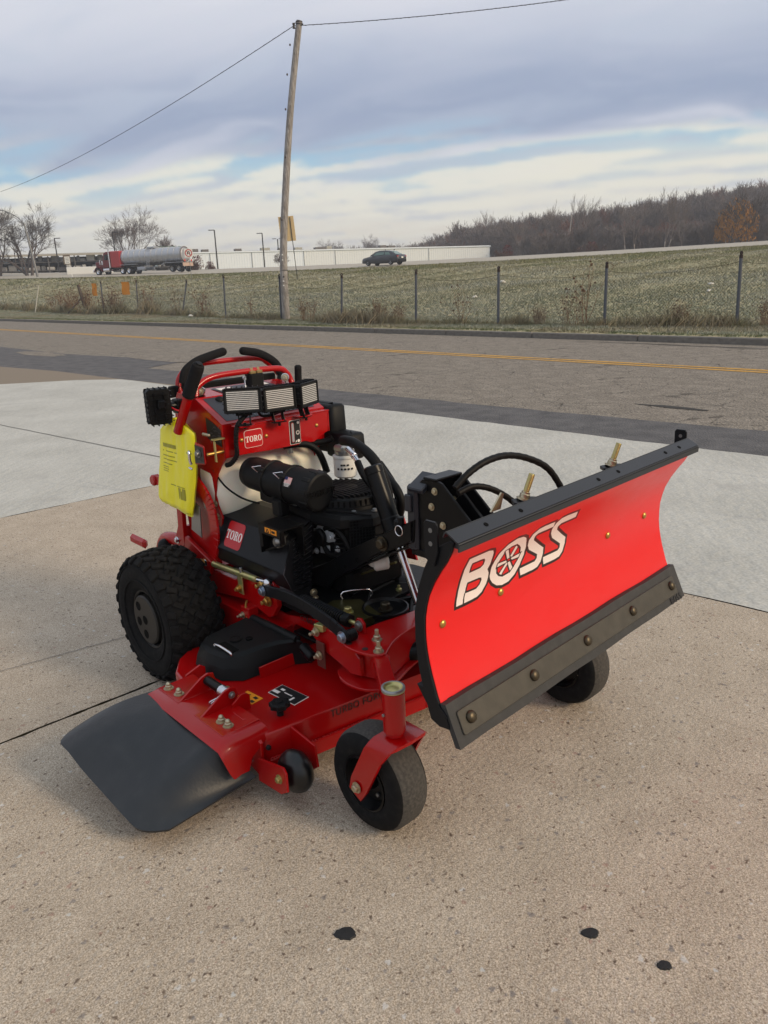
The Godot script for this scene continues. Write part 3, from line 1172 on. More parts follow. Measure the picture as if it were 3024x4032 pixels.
# ---- bare trees ----
func limb(g: Geo, rng: RandomNumberGenerator, a: Vector3, dir: Vector3, L: float, r: float, depth: int, spread: float, up: float, thin: float):
	var n := 3 if depth > 1 else 2
	var pts := [a]
	var d := dir
	for i in n:
		d = (d + Vector3(rng.randf_range(-1, 1), rng.randf_range(-.6, .8) * .6 + up, rng.randf_range(-1, 1)) * .16).normalized()
		pts.append(pts[-1] + d * L / n)
	g.tube(pts, r, 6 if depth > 4 else (4 if depth > 2 else 3), maxf(r * .62, thin), false)
	if depth <= 0: return
	var kids := 2 if depth > 3 else 3
	if rng.randf() < .4: kids += 1
	for i in kids:
		var u := rng.randf_range(.45, 1.0) if i > 0 else 1.0
		var at: Vector3 = pts[0].lerp(pts[1], 0.0)
		var w := u * n
		var k := mini(int(w), n - 1)
		at = pts[k].lerp(pts[k + 1], w - k)
		var ax := Vector3(rng.randf_range(-1, 1), rng.randf_range(-1, 1), rng.randf_range(-1, 1)).cross(d).normalized()
		var ang := rng.randf_range(.25, 1.0) * spread * (1.0 if i > 0 else .45)
		var nd := d.rotated(ax, ang)
		limb(g, rng, at, nd, L * rng.randf_range(.6, .86), maxf(r * rng.randf_range(.45, .66), thin), depth - 1, spread, up, thin)

func bare_tree(seed_: int, h: float, depth: int, spread := .8, trunk_r := .22, fork := 1, up := .15, thin := .012, bole := .29) -> Array:
	var rng := RandomNumberGenerator.new()
	rng.seed = seed_
	var trunks := []
	var cg := Geo.new()
	for f in fork:
		var tg := Geo.new()
		var lean := Vector3(rng.randf_range(-1, 1) * .22 * (fork - 1), 1, rng.randf_range(-1, 1) * .22 * (fork - 1)).normalized()
		var tl := h * bole * rng.randf_range(.85, 1.15)
		var pts := [Vector3(rng.randf_range(-.3, .3) * (fork - 1), -.4, rng.randf_range(-.3, .3) * (fork - 1))]
		var d := lean
		for i in 4:
			pts.append(pts[-1] + d * tl / 4.0)
			d = (d + Vector3(rng.randf_range(-.1, .1), 0, rng.randf_range(-.1, .1))).normalized()
		tg.tube(pts, trunk_r, 8, trunk_r * .7)
		trunks.append(tg.done())
		for i in 3:
			var nd := d.rotated(Vector3(rng.randf_range(-1, 1), 0, rng.randf_range(-1, 1)).normalized(), rng.randf_range(.1, .55) * spread)
			limb(cg, rng, pts[4 - i / 2], nd, h * rng.randf_range(.22, .3), trunk_r * rng.randf_range(.45, .65), depth, spread, up, thin)
	return [trunks, cg.done()]

func plant_tree(called: String, label: String, meshes: Array, m: Material, at: Vector3, turn: float, sc: float, group: String, cm: Material = null) -> Node3D:
	var t := thing(called, label, "tree", at, turn, group)
	for q in meshes[0]: put("trunk", q, m, t)
	put("crown", meshes[1], m if cm == null else cm, t)
	t.scale = Vector3.ONE * sc
	return t

func build_trees():
	var bark := mat("bark", Color(.34, .31, .3), .95)
	var pale := mat("pale_bark", Color(.64, .6, .56), .9)
	var twig := mat("grey_twig", Color(.42, .37, .36), .95)
	var brown := mat("brown_twig", Color(.36, .28, .25), .95)
	var big := [bare_tree(1, 9.2, 6, .95, .26, 3, .1, .01), bare_tree(2, 9.6, 6, .85, .24, 3, .13, .01), bare_tree(5, 9.0, 6, .8, .19, 3, .14, .009)]
	plant_tree("bare_tree", "wide bare tree at the far left edge beside the open shed", big[1], bark, Vector3(-53.0, 2.9, -112), 1.0, 1.08, "bare trees by the shed")
	plant_tree("bare_tree", "bare forked tree spreading over the open shed, between two lamp posts", big[0], bark, Vector3(-47.6, 2.9, -111), 3.6, .95, "bare trees by the shed")
	plant_tree("bare_tree", "rounded bare tree rising behind the tanker truck's cab", big[2], twig, Vector3(-45.5, 3.0, -150), .4, 1.22, "bare trees by the shed")
	var small := bare_tree(7, 5.0, 5, .8, .08, 2, .25, .01)
	plant_tree("bare_sapling", "small bare tree against the white warehouse, beside the utility pole", small, twig, Vector3(-10.6, 2.6, -92), 0, .46, "")
	var t4 := plant_tree("bare_sapling", "small bare tree right of the rounded one, behind the green road sign", small, twig, Vector3(-41, 3.0, -155), 2.0, 1.55, "")
	t4.set_meta("category", "tree")
	# pale trees in front of the wooded hill
	var palet := mat("pale_twig", Color(.47, .43, .41), .95)
	var tall := [bare_tree(11, 10.5, 4, .5, .13, 1, .25, .012, .5), bare_tree(12, 10.5, 4, .45, .11, 2, .28, .012, .52), bare_tree(13, 10.5, 4, .6, .14, 1, .2, .012, .45)]
	for q in [[30.2, -140, 0, .95, "slim pale forked tree left of the wooden pole in front of the wooded hill"], [36.6, -147, 1, 1.12, "tallest pale crown above the hill, right of the wooden pole"], [25.6, -140, 2, .82, "bare tree with a broad open crown, leftmost before the wooded hill"], [23.6, -178, 0, 1.05, "thin bare tree just left of the white warehouse's right end"], [26.2, -180, 1, 1.08, "thin bare tree above the white warehouse's right end"], [44.0, -122, 1, .98, "pale leaning tree at the middle of the wooded hill"], [39.0, -124, 0, .85, "pale two-stemmed tree left of the leaning one"], [47.6, -124, 2, .78, "grey tree right of the pale leaning one"], [41.5, -128, 2, .95, "pale slanting tree tangled with the two-stemmed one"], [52.2, -118, 1, .82, "pale broken-topped tree left of the orange willow"], [59.0, -114, 0, 1.1, "white-barked tree right of the orange willow"], [61.5, -116, 2, 1.15, "tall bare tree at the right edge of the hill"]]:
		var w: float = .42 * q[0] - .9075 * q[1]
		plant_tree("pale_tree", q[4], tall[q[2]], pale, Vector3(q[0], land(q[0], q[1]) - .1, q[1]), q[0] * 1.7, q[3] * .9, "pale bare trees before the wooded hill", palet)
	for q in [[-1.0, -300, 0, 1.15, "lone bare tree behind the car, over the warehouse roof"], [-15.0, -300, 2, 1.1, "bushy bare tree behind the warehouse roof, left of the lone one"]]:
		plant_tree("far_tree", q[4], big[q[2]], twig, Vector3(q[0], 5.5, q[1]), q[0], q[3], "")
	# orange willow
	var wm := mat("willow_leaf", Color(.6, .42, .18), .9)
	wm.backlight_enabled = true; wm.backlight = Color(.3, .22, .1)
	var wt := bare_tree(21, 8.0, 5, .8, .24, 2, .05, .02)
	var rng := RandomNumberGenerator.new()
	rng.seed = 6
	var lg := Geo.new()
	for i in 2600:
		var a := rng.randf() * TAU
		var rr := sqrt(rng.randf()) * 2.6
		var y := 4.0 + rng.randf() * 4.6 * sqrt(maxf(0.0, 1.0 - rr * rr / 8.0)) 
		var p := Vector3(cos(a) * rr + .5, y - rng.randf() * 1.2, sin(a) * rr)
		if fmod(absf(sin(p.x * 1.7) + sin(p.y * 1.9 + p.z)), 1.0) < .22: continue
		var s := rng.randf_range(.07, .18)
		lg.tri(p, p + Vector3(s * .6, -s * 2.4, rng.randf_range(-s, s)), p + Vector3(-s * .4, -s * 2.2, rng.randf_range(-s, s)))
	var wn := plant_tree("willow_tree", "willow with orange autumn leaves at the right of the wooded hill", [wt[0], wt[1]], bark, Vector3(49.9, land(49.9, -112) - .2, -112), 0, 1.08, "")
	part("leaves", lg, wm, wn)
	# red shrubs
	var redl := mat("red_leaf", Color(.3, .09, .08), .9)
	for q in [[-23.9, 2.4, -108, 1.35, "red-leaved shrub behind the tanker trailer"], [-22.2, 2.4, -108, 1.0, "smaller red-leaved shrub right of the one behind the trailer"], [18.2, 2.4, -110, 1.3, "dark red shrub at the right end of the white warehouse"], [32.0, 2.5, -118, 1.4, "russet conical shrub at the foot of the wooded hill"]]:
		var sh := thing("red_shrub", q[4], "shrub", Vector3(q[0], q[1], q[2]), 0, "red shrubs beyond the highway")
		var sg := bare_tree(int(q[0] * 10) + 400, 2.4, 4, .8, .05, 3, .2, .012)
		put("stem", sg[1], brown, sh)
		var fg := Geo.new()
		for i in 420:
			var y := rng.randf() * 2.2 + .2
			var rr := sqrt(rng.randf()) * (.95 - absf(y - .9) * .38)
			var a := rng.randf() * TAU
			var p := Vector3(cos(a) * rr, y, sin(a) * rr)
			var s := rng.randf_range(.05, .12)
			fg.tri(p, p + Vector3(s, rng.randf_range(-s, s), rng.randf_range(-s, s)), p + Vector3(rng.randf_range(-s, s), s, -s * .5))
		part("leaves", fg, redl, sh)
		sh.scale = Vector3.ONE * q[3]
	# the woods on the hill
	var wood := []
	for i in 3:
		var q := bare_tree(30 + i, 10.0, 4, .7, .13, 1, .22, .028)
		var st := SurfaceTool.new()
		st.begin(Mesh.PRIMITIVE_TRIANGLES)
		st.append_from(q[0][0], 0, Transform3D())
		st.append_from(q[1], 0, Transform3D())
		wood.append(st.commit())
	var wmat := mat("woods", Color(1, 1, 1), .95)
	wmat.vertex_color_use_as_albedo = true
	for i in 3:
		var pl := []
		var cl := []
		var tries := 0
		while pl.size() < 1650 and tries < 20000:
			tries += 1
			var z := -lerpf(128.0, 330.0, pow(rng.randf(), 1.1))
			var x := rng.randf_range(-.06, .8) * -z
			if z > -150 and x < 22.0: continue
			if x < 27.0 and z > -178: continue
			if x < 10.0 and z > -215: continue
			var sc := rng.randf_range(.62, 1.0) * (1.12 if z < -160 else .74)
			if x < 20: sc *= .72
			pl.append(Transform3D(Basis.from_euler(Vector3(rng.randf_range(-.06, .06), rng.randf() * TAU, 0)).scaled(Vector3(sc * 1.15, sc, sc * 1.15)), Vector3(x, land(x, z) - .2, z)))
			var k := rng.randf()
			var c := Color(.115, .092, .085).lerp(Color(.155, .13, .122), rng.randf())
			if k < .12: c = Color(.17, .08, .06)
			elif k > .93: c = Color(.22, .19, .18)
			cl.append(c)
		scatter("bare_woods", ["dense grey-brown bare woods covering the hill beyond the highway", "thinner bare wood mixed into the hillside woods", "spindly bare trees filling the hillside woods"][i], wood[i], wmat, pl, cl)
	# undergrowth
	var ug := []
	var uc := []
	for i in 5200:
		var z := -lerpf(100.0, 235.0, rng.randf())
		var x := rng.randf_range(.12, .76) * -z
		var w := .42 * x - .9075 * z
		if w < 98: continue
		if x < 22 and z > -165: continue
		if w < 112: continue
		var sc := rng.randf_range(1.6, 3.6) * (1.0 if w < 150 else 1.5)
		ug.append(Transform3D(Basis.from_euler(Vector3(0, rng.randf() * TAU, 0)).scaled(Vector3(sc, sc * 1.25, sc)), Vector3(x, land(x, z) - .1, z)))
		uc.append(Color(.1, .075, .068).lerp(Color(.17, .12, .1), rng.randf()))
	scatter("hillside_undergrowth", "brown leafless undergrowth along the foot of the wooded hill", tuft(.5, .035, 26, 8), wmat, ug, uc)

func build_weeds():
	var rng := RandomNumberGenerator.new()
	rng.seed = 71
	var dry := mat("dry_stem", Color(.5, .4, .31), .95)
	var seedm := mat("seed_head", Color(.36, .27, .2), .95)
	var protos := []
	for i in 4:
		var g := Geo.new()
		var sgm := Geo.new()
		var n: int = [46, 26, 60, 9][i]
		for k in n:
			var a := rng.randf() * TAU
			var d := Vector3(cos(a) * rng.randf_range(.02, .4), 1, sin(a) * rng.randf_range(.02, .4)).normalized()
			var o := Vector3(rng.randf_range(-.35, .35), -.05, rng.randf_range(-.2, .2)) * (1.0 if i != 3 else .3)
			var L := rng.randf_range(.5, 1.25)
			var pts := [o]
			for j in 4:
				d = (d + Vector3(rng.randf_range(-.2, .2), -.03, rng.randf_range(-.2, .2))).normalized()
				pts.append(pts[-1] + d * L / 4.0)
			g.tube(pts, .007, 3, .004, false)
			for j in 4:
				var p: Vector3 = pts[rng.randi_range(2, 4)]
				var e := p + Vector3(rng.randf_range(-.18, .18), rng.randf_range(.02, .2), rng.randf_range(-.18, .18))
				g.tube([p, p.lerp(e, .6) + Vector3(0, .01, 0), e], .004, 3, .003, false)
				if rng.randf() < .5: sgm.box(Transform3D(Basis.from_euler(Vector3(rng.randf() * 3, rng.randf() * 3, 0)), e), Vector3.ONE * rng.randf_range(.014, .04))
		protos.append([g.done(), sgm.done()])
	var spots := [[-23.0, 0, 1.25, "feathery tan weed clump by the pale leaning stake"], [-21.2, 2, 1.3, "broad brown bush between the leaning stake and the orange tags"], [-19.3, 2, 1.5, "dark tall weeds against the wooden post with the orange tag"], [-17.2, 0, 1.7, "tallest dry weeds between the two orange tags"], [-16.6, 2, 1.4, "dense brown weeds under the right-hand orange tag"], [-13.8, 1, 1.4, "reddish dry stalks beside the leaning grey fence post"], [-10.9, 3, 1.35, "sparse stalks right of the leaning fence post"], [-8.6, 1, 1.2, "thin dry stalks midway between two straight fence posts"], [-5.6, 3, 1.0, "bramble stalks left of the utility pole"], [-2.8, 0, .8, "brown weed clump right of the utility pole's foot"], [.1, 2, .72, "dark brown weed clump between the pole and the middle fence post"], [.75, 0, .6, "low grey-green weeds beside the dark brown clump"], [2.7, 3, 1.05, "single crooked stalk left of the middle fence post"], [4.9, 2, .5, "low russet clump right of the middle fence post"], [6.0, 3, 1.5, "tall reddish stalk beside the second fence post from the right"], [5.7, 1, .8, "thin stalks at the foot of the tall reddish one"], [8.1, 2, .55, "russet low bush before the rightmost fence post"], [9.7, 0, .6, "reddish grass clump right of the rightmost fence post"]]
	for q in spots:
		var x: float = q[0]
		var z := -20.0
		for i in POSTS.size() - 1:
			var a: Vector3 = POSTS[i + 1][0]
			var b: Vector3 = POSTS[i][0]
			if x >= a.x and x <= b.x: z = lerpf(a.z, b.z, (x - a.x) / (b.x - a.x))
		if x < -17.2: z = -49.6 + (x + 17.2) * 1.25
		z -= .25
		var o := thing("dry_weed", q[3], "weeds", Vector3(x, land(x, z), z), rng.randf() * TAU, "dry weeds along the fence")
		put("stem", protos[q[1]][0], dry, o)
		put("seed_head", protos[q[1]][1], seedm, o)
		o.scale = Vector3.ONE * q[2]
	# marker stake, wooden post and hanging orange tags
	var g := Geo.new()
	g.tube([Vector3(0, -.2, 0), Vector3(.62, 2.0, -.1)], .04, 8)
	var o := part("leaning_stake", g, mat("pale_stake", Color(.72, .71, .67), .8))
	o.position = Vector3(-25.6, .15, -59)
	tag(o, "pale leaning stake among dry weeds near the left edge", "stake")
	g = Geo.new()
	g.tube([Vector3(0, -.2, 0), Vector3(-.25, 1.0, 0), Vector3(-.4, 1.9, 0)], .13, 8, .1)
	o = part("wooden_post", g, mat("old_wood", Color(.33, .3, .28), .95))
	o.position = Vector3(-19.2, .15, -52.5)
	tag(o, "thick weathered wooden post leaning left, beside an orange tag", "post")
	g = Geo.new()
	g.tube([Vector3(0, -.2, 0), Vector3(1.4, 1.05, .1)], .06, 6)
	o = part("brace_rail", g, M.old_wood)
	o.position = Vector3(-21.4, .15, -54)
	tag(o, "sloping brace rail running up to the weathered wooden post", "rail")
	var og := mat("orange_tag", Color(.62, .41, .1), .7)
	for q in [[-17.75, -50.2, .48, "narrow orange tag hanging over the weeds, left one"], [-15.15, -48.2, .75, "broad orange tag with a dark corner, right one"]]:
		g = Geo.new()
		var rows := []
		for i in 6:
			var r := []
			for j in 5: r.append(Vector3((j - 2) * .15 * q[2] + .03 * sin(i * 1.3), 1.92 - i * .15, .03 * sin(j * 1.7 + i)))
			rows.append(r)
		g.sheet(rows, .01)
		o = part("orange_tag", g, og)
		o.position = Vector3(q[0], .15, q[1])
		o.rotation.y = .2
		tag(o, q[3], "tag", "orange tags on the fence")
	# litter on the bank
	var lm := mat("litter_white", Color(.8, .79, .76), .8)
	for q in [[-9.3, -39.5, .16, "white crumpled bag at the fence foot, left of the utility pole"], [14.0, -33.0, .14, "white scrap on the bank right of the last fence post but one"], [7.2, -45.0, .2, "white scrap high on the bank above the middle of the fence"], [4.6, -36.5, .16, "pale scrap low on the bank behind the middle fence post"], [12.6, -29.8, .1, "small pale scrap near the rightmost fence post"]]:
		g = Geo.new()
		for k in 5:
			g.ball(Vector3(rng.randf_range(-1, 1), rng.randf() * .7, rng.randf_range(-1, 1)) * q[2] * .6, q[2] * rng.randf_range(.35, .7), 7, Vector3(1, .6, 1))
		o = part("litter_scrap", g, lm)
		o.position = Vector3(q[0], land(q[0], q[1]) + .03, q[1])
		tag(o, q[3], "litter", "litter on the grass bank")
func build_pole():
	var wm := mat("pole_wood", Color(1, 1, 1), .95)
	wm.albedo_texture = noise_tex(81, .02, FastNoiseLite.TYPE_SIMPLEX_SMOOTH, ramp([[0, Color(.42, .395, .385)], [.45, Color(.56, .54, .525)], [.7, Color(.64, .62, .605)], [1, Color(.71, .69, .675)]]), 512)
	wm.normal_enabled = true
	wm.normal_texture = noise_tex(82, .03, FastNoiseLite.TYPE_SIMPLEX, null, 512, true, 6.0, 4)
	wm.uv1_triplanar = true
	wm.uv1_scale = Vector3(1.6, .16, 1.6)
	var base := Vector3(-3.80, .0, -33)
	var o := thing("utility_pole", "tall leaning weathered wooden utility pole behind the fence line", "utility pole", base)
	var g := Geo.new()
	g.tube(smooth_path([Vector3(0, -.5, 0), Vector3(.05, 2.5, 0), Vector3(.38, 5.5, 0), Vector3(.78, 8.3, 0), Vector3(1.30, 11.12, 0)], 4), .168, 14, .115)
	part("shaft", g, wm, o)
	var km := mat("knot", Color(.34, .31, .3), .95)
	for q in [[.22, 1.9, .16], [.30, 4.1, .15], [.62, 6.4, .14], [.75, 8.1, .13], [.9, 9.3, .13], [1.08, 10.3, .125]]:
		g = Geo.new()
		g.ball(Vector3(q[0] - .18 + .0, q[1], q[2]), .035, 8, Vector3(1, 1.3, .5))
		part("knot", g, km, o)
	var im := mat("pole_steel", Color(.28, .27, .27), .5, .6)
	g = Geo.new()
	g.lathe(Geo.frame(Vector3(1.08, 10.95, .04), Vector3(0, 1, 0)), [[.0, -.09], [.05, -.09], [.05, -.03], [.03, -.02], [.03, .02], [.05, .03], [.05, .09], [0, .09]], 10)
	g.bar(Vector3(1.08, 10.86, .04), Vector3(1.3, 10.86, .04), .03, .02)
	g.bar(Vector3(1.08, 11.04, .04), Vector3(1.3, 11.04, .04), .03, .02)
	part("spool_insulator", g, im, o)
	g = Geo.new()
	for y in [11.0, 11.08]:
		g.lathe(Transform3D(Basis(), Vector3(1.285, y, 0)), [[.122, -.02], [.13, -.02], [.13, .02], [.122, .02]], 14, false, true)
	g.nut(Vector3(1.41, 11.0, .02), Vector3(1, 0, 0), .03, .03)
	part("band", g, im, o)
	for y in [1.55, 1.72, 2.55, 2.75]:
		g = Geo.new()
		g.boxc(Vector3(.02 + y * .03 - .06, y, .158), Vector3(.05, .05, .012), .003)
		part("number_tag", g, M.white, o)
	g = Geo.new()
	g.lathe(Transform3D(Basis(), Vector3(.05, 2.15, 0)), [[.158, -.012], [.164, -.012], [.164, .012], [.158, .012]], 14, false, true)
	part("strap", g, im, o)
	var cm := mat("cable", Color(.24, .24, .25), .7)
	var top := base + Vector3(1.08, 10.95, .04)
	for q in [[Vector3(-33.8, 10.55, -75), .55, "overhead cable running from the leaning pole down to the left"], [Vector3(17.3, 11.75, -29.8), .35, "overhead cable running from the leaning pole to the upper right"]]:
		var pts := []
		for i in 41:
			var u := i / 40.0
			pts.append(top.lerp(q[0], u) - Vector3(0, q[1] * 4.0 * u * (1.0 - u), 0))
		g = Geo.new()
		g.tube(pts, .013, 5)
		var tw := []
		for i in 400:
			var u := i / 399.0
			var p := top.lerp(q[0], u) - Vector3(0, q[1] * 4.0 * u * (1.0 - u), 0)
			var a := u * 420.0
			tw.append(p + Vector3(sin(a) * .3, cos(a), sin(a) * .3) * .014)
		g.tube(tw, .008, 3)
		tag(part("overhead_cable", g, cm), q[2], "cable", "")

func build_street_things():
	var dark := mat("lamp_pole", Color(.17, .17, .18), .6, .3)
	var galv := mat("galvanised", Color(.5, .5, .5), .5, .5)
	for q in [[Vector3(-22.55, 2.6, -115), 9.25, 1.0, "dark lamp post standing before the left part of the white warehouse"], [Vector3(-17.2, 2.6, -125), 9.19, 1.0, "dark lamp post between the leaning pole and the nearer lamp on the warehouse"], [Vector3(-38.6, 2.8, -120), 9.8, 1.0, "dark lamp post before the rounded bare tree, over the truck's cab"], [Vector3(-47.28, 2.8, -120), 9.27, 1.0, "dark lamp post right of the wide bare trees"]]:
		var o := thing("lamp_post", q[3], "lamp post", q[0], 0, "dark lamp posts along the highway")
		var g := Geo.new()
		g.tube([Vector3.ZERO, Vector3(0, q[1] - q[0].y, 0)], .11, 8, .085)
		part("pole", g, dark, o)
		g = Geo.new()
		g.boxc(Vector3(.42 if q[0].x < -30 else -.42, q[1] - q[0].y, 0), Vector3(.85, .1, .3), .02)
		part("lamp_head", g, dark, o)
	var t := thing("twin_lamp_post", "distant dark lamp post with two heads, above the warehouse roof", "lamp post", Vector3(-17.85, 2.6, -150))
	var g := Geo.new()
	g.tube([Vector3.ZERO, Vector3(0, 7.0, 0)], .1, 8)
	part("pole", g, dark, t)
	for sx in [-1.0, 1.0]:
		g = Geo.new()
		g.boxc(Vector3(.6 * sx, 7.05, 0), Vector3(.75, .1, .3), .02)
		part("lamp_head", g, dark, t)
	t = thing("arm_street_light", "tall grey street light with a long drooping arm over the bare trees", "street light", Vector3(-44.2, 2.6, -105))
	g = Geo.new()
	g.tube([Vector3.ZERO, Vector3(-.75, 7.6, 0)], .17, 10, .11)
	part("pole", g, galv, t)
	g = Geo.new()
	g.tube(smooth_path([Vector3(-.75, 7.6, 0), Vector3(-1.6, 8.5, 0), Vector3(-2.9, 9.2, 0), Vector3(-3.5, 9.35, 0)], 4), .06, 6)
	g.tube(smooth_path([Vector3(-.72, 7.2, 0), Vector3(-1.7, 8.3, 0), Vector3(-2.9, 9.15, 0)], 4), .04, 6)
	part("arm", g, galv, t)
	g = Geo.new()
	g.ball(Vector3(-3.75, 9.35, 0), .36, 10, Vector3(1, .35, .45))
	part("lamp_head", g, galv, t)
	# wooden pole by the hill
	g = Geo.new()
	g.tube([Vector3(0, -.5, 0), Vector3(.5, 8.6, 0)], .14, 8, .1)
	var o := part("wooden_pole", g, M.pole_wood)
	o.position = Vector3(33.3, 2.6, -138)
	tag(o, "thin wooden pole standing before the wooded hill, between two pale trees", "pole")
	# back of the big road sign, half hidden by the leaning pole
	t = thing("road_sign", "beige back of a road sign on two posts, half hidden by the leaning utility pole", "road sign", Vector3(-6.88, 2.5, -64), .18)
	g = Geo.new()
	g.box(Transform3D(Basis.from_euler(Vector3(0, 0, .06)), Vector3(.08, 3.25, 0)), Vector3(1.2, 1.85, .02), .006)
	part("panel", g, mat("sign_back", Color(.76, .66, .48), .5, .1), t)
	for sx in [-.36, .36]:
		g = Geo.new()
		g.bar(Vector3(sx + .26, -.6, .04), Vector3(sx - .02, 4.1, .04), .07, .05)
		part("post", g, dark, t)
	# small board left
	t = thing("notice_sign", "small white notice board with a brown frame before the open shed", "road sign", Vector3(-38.0, 2.7, -100), .1)
	g = Geo.new()
	g.boxc(Vector3(-.25, 2.75, 0), Vector3(.85, 1.15, .03), .006)
	part("panel", g, mat("sign_brown", Color(.42, .36, .3), .6), t)
	g = Geo.new()
	g.boxc(Vector3(-.2, 2.7, .03), Vector3(.62, .85, .01))
	part("face", g, M.white, t)
	g = Geo.new()
	for i in 4: g.boxc(Vector3(-.2, 2.95 - i * .17, .037), Vector3(.46 - .06 * (i % 2), .06, .004))
	part("lettering", g, M.print_gray, t)
	g = Geo.new()
	g.bar(Vector3(.2, -.3, -.03), Vector3(-.02, 2.4, -.03), .07, .07)
	part("post", g, M.white, t)
	# no U-turn sign
	t = thing("no_u_turn_sign", "white square sign with a red ring over a U-turn arrow, at the tank trailer's rear", "road sign", Vector3(-18.1, 2.75, -78), .1)
	g = Geo.new()
	g.boxc(Vector3(.1, 2.05, 0), Vector3(.78, .82, .015), .004)
	part("panel", g, M.white, t)
	g = Geo.new()
	g.lathe(Transform3D(Basis.from_euler(Vector3(PI / 2, 0, 0)), Vector3(.1, 2.05, .01)), [[.27, 0], [.35, 0], [.35, .008], [.27, .008]], 24, false, true)
	g.bar(Vector3(-.1, 2.25, .016), Vector3(.3, 1.85, .016), .05, .006, Vector3(0, 0, 1))
	part("prohibition_ring", g, mat("sign_red", Color(.7, .1, .1), .5), t)
	g = Geo.new()
	g.tube(smooth_path([Vector3(.2, 1.88, .012), Vector3(.2, 2.1, .012), Vector3(.1, 2.2, .012), Vector3(0, 2.1, .012), Vector3(0, 2.0, .012)], 4), .03, 5)
	g.fan([Vector3(-.08, 2.02, .02), Vector3(.08, 2.02, .02), Vector3(0, 1.9, .02)], Vector3(0, 0, 1))
	part("arrow", g, M.print_black, t)
	g = Geo.new()
	g.bar(Vector3(.14, -.3, -.03), Vector3(.1, 2.4, -.03), .06, .04)
	part("post", g, galv, t)
	# green direction sign behind the tank
	t = thing("green_road_sign", "green highway direction sign behind the tank trailer", "road sign", Vector3(-38.9, 2.6, -150), .1)
	g = Geo.new()
	g.boxc(Vector3(0, 5.1, 0), Vector3(7.0, 2.6, .05), .01)
	part("panel", g, mat("sign_green", Color(.06, .42, .28), .5), t)
	g = Geo.new()
	for sx in [-3.4, 3.4]: g.boxc(Vector3(sx, 5.1, .035), Vector3(.07, 2.5, .012))
	for sy in [3.9, 6.3]: g.boxc(Vector3(0, sy, .035), Vector3(6.74, .07, .012))
	part("border", g, M.white, t)
	lettering("lettering", "EXIT", "Droid Sans", 700, .5, Vector3(2.4, 6.0, .05), Vector3(1, 0, 0), Vector3(0, 1, 0), M.white, t)
	for sx in [-2.4, 2.4]:
		g = Geo.new()
		g.bar(Vector3(sx, -.4, -.1), Vector3(sx, 6.3, -.1), .16, .12)
		part("post", g, galv, t)
	# gable behind the sign
	t = thing("gabled_building", "small white gable with a dark roof showing above the green sign", "building", Vector3(-41.5, 2.0, -166), .25)
	g = Geo.new()
	g.prism(Transform3D(Basis(), Vector3(0, 0, -3)), [Vector2(-2.9, 0), Vector2(2.9, 0), Vector2(2.9, 6.2), Vector2(0, 7.7), Vector2(-2.9, 6.2)], 6.0)
	part("wall", g, mat("gable_white", Color(.78, .76, .72), .8), t)
	g = Geo.new()
	g.bar(Vector3(-3.3, 6.1, 0), Vector3(.05, 7.85, 0), 6.4, .14)
	g.bar(Vector3(3.3, 6.1, 0), Vector3(-.05, 7.85, 0), 6.4, .14)
	part("roof", g, mat("gable_roof", Color(.32, .31, .32), .8), t)

func build_warehouse():
	var a := Vector3(-33.5, 1.8, -139.2)
	var b := Vector3(23.1, 1.8, -160)
	var d := (b - a)
	d.y = 0
	var L := d.length()
	d /= L
	var n := Vector3(d.z, 0, -d.x)
	if n.z < 0: n = -n
	var o := thing("white_warehouse", "long low white metal-clad warehouse behind the highway", "warehouse", a, atan2(-d.z, d.x))
	var wm := mat("clad_white", Color(.9, .93, .96), .55)
	var wm2 := mat("clad_cream", Color(.88, .9, .91), .55)
	var seam := mat("clad_seam", Color(.62, .64, .65), .6)
	var H := 5.4
	var g := Geo.new()
	g.boxc(Vector3(L / 2, H / 2 - .5, -15.2), Vector3(L - .02, H + 1, 30))
	part("core_wall", g, wm2, o)
	# cladding panels with standing ribs
	var cuts := [0.0, 5.0, 12.4, 22.0, 28.0, 38.0, 47.0, L]
	for i in cuts.size() - 1:
		g = Geo.new()
		var x: float = cuts[i]
		g.boxc(Vector3((cuts[i] + cuts[i + 1]) / 2, H / 2, -.1), Vector3(cuts[i + 1] - cuts[i] - .06, H, .12))
		while x < cuts[i + 1] - .15:
			g.boxc(Vector3(x + .1, H / 2, -.025), Vector3(.05, H - .1, .05))
			x += .46
		part("wall_panel", g, wm if i < 3 else wm2, o)
	for i in range(1, cuts.size() - 1):
		g = Geo.new()
		g.boxc(Vector3(cuts[i], H / 2, .02), Vector3(.1, H, .1))
		part("downpipe", g, seam, o)
	g = Geo.new()
	g.boxc(Vector3(L / 2, H + .09, -.05), Vector3(L + .3, .2, .4), .03)
	part("gutter", g, wm, o)
	g = Geo.new()
	g.boxc(Vector3(L / 2, H + .2, -15.2), Vector3(L, .1, 30))
	part("roof", g, mat("roof_grey", Color(.6, .6, .6), .8), o)
	var um := mat("roof_unit", Color(.42, .4, .38), .8)
	var up := mat("roof_unit_pale", Color(.66, .65, .6), .8)
	for q in [[2.2, .6, 2.4], [4.6, .5, 1.2], [10.5, .5, 1.2], [15.5, .55, 1.6], [18.6, .45, 1.3], [21.7, .5, 1.4], [26.0, .45, 2.2], [27.6, .6, 1.0], [38.5, .55, 1.3], [40.2, .45, 1.6]]:
		g = Geo.new()
		g.boxc(Vector3(q[0], H + .25 + q[1] / 2, -3), Vector3(q[2], q[1], 1.4), .04)
		part("roof_vent", g, um if int(q[0]) % 2 == 0 else up, o)
	g = Geo.new()
	g.boxc(Vector3(L + .06, H / 2, -.6), Vector3(.12, H, .9))
	part("corner_trim", g, mat("corner_blue", Color(.5, .58, .64), .6), o)

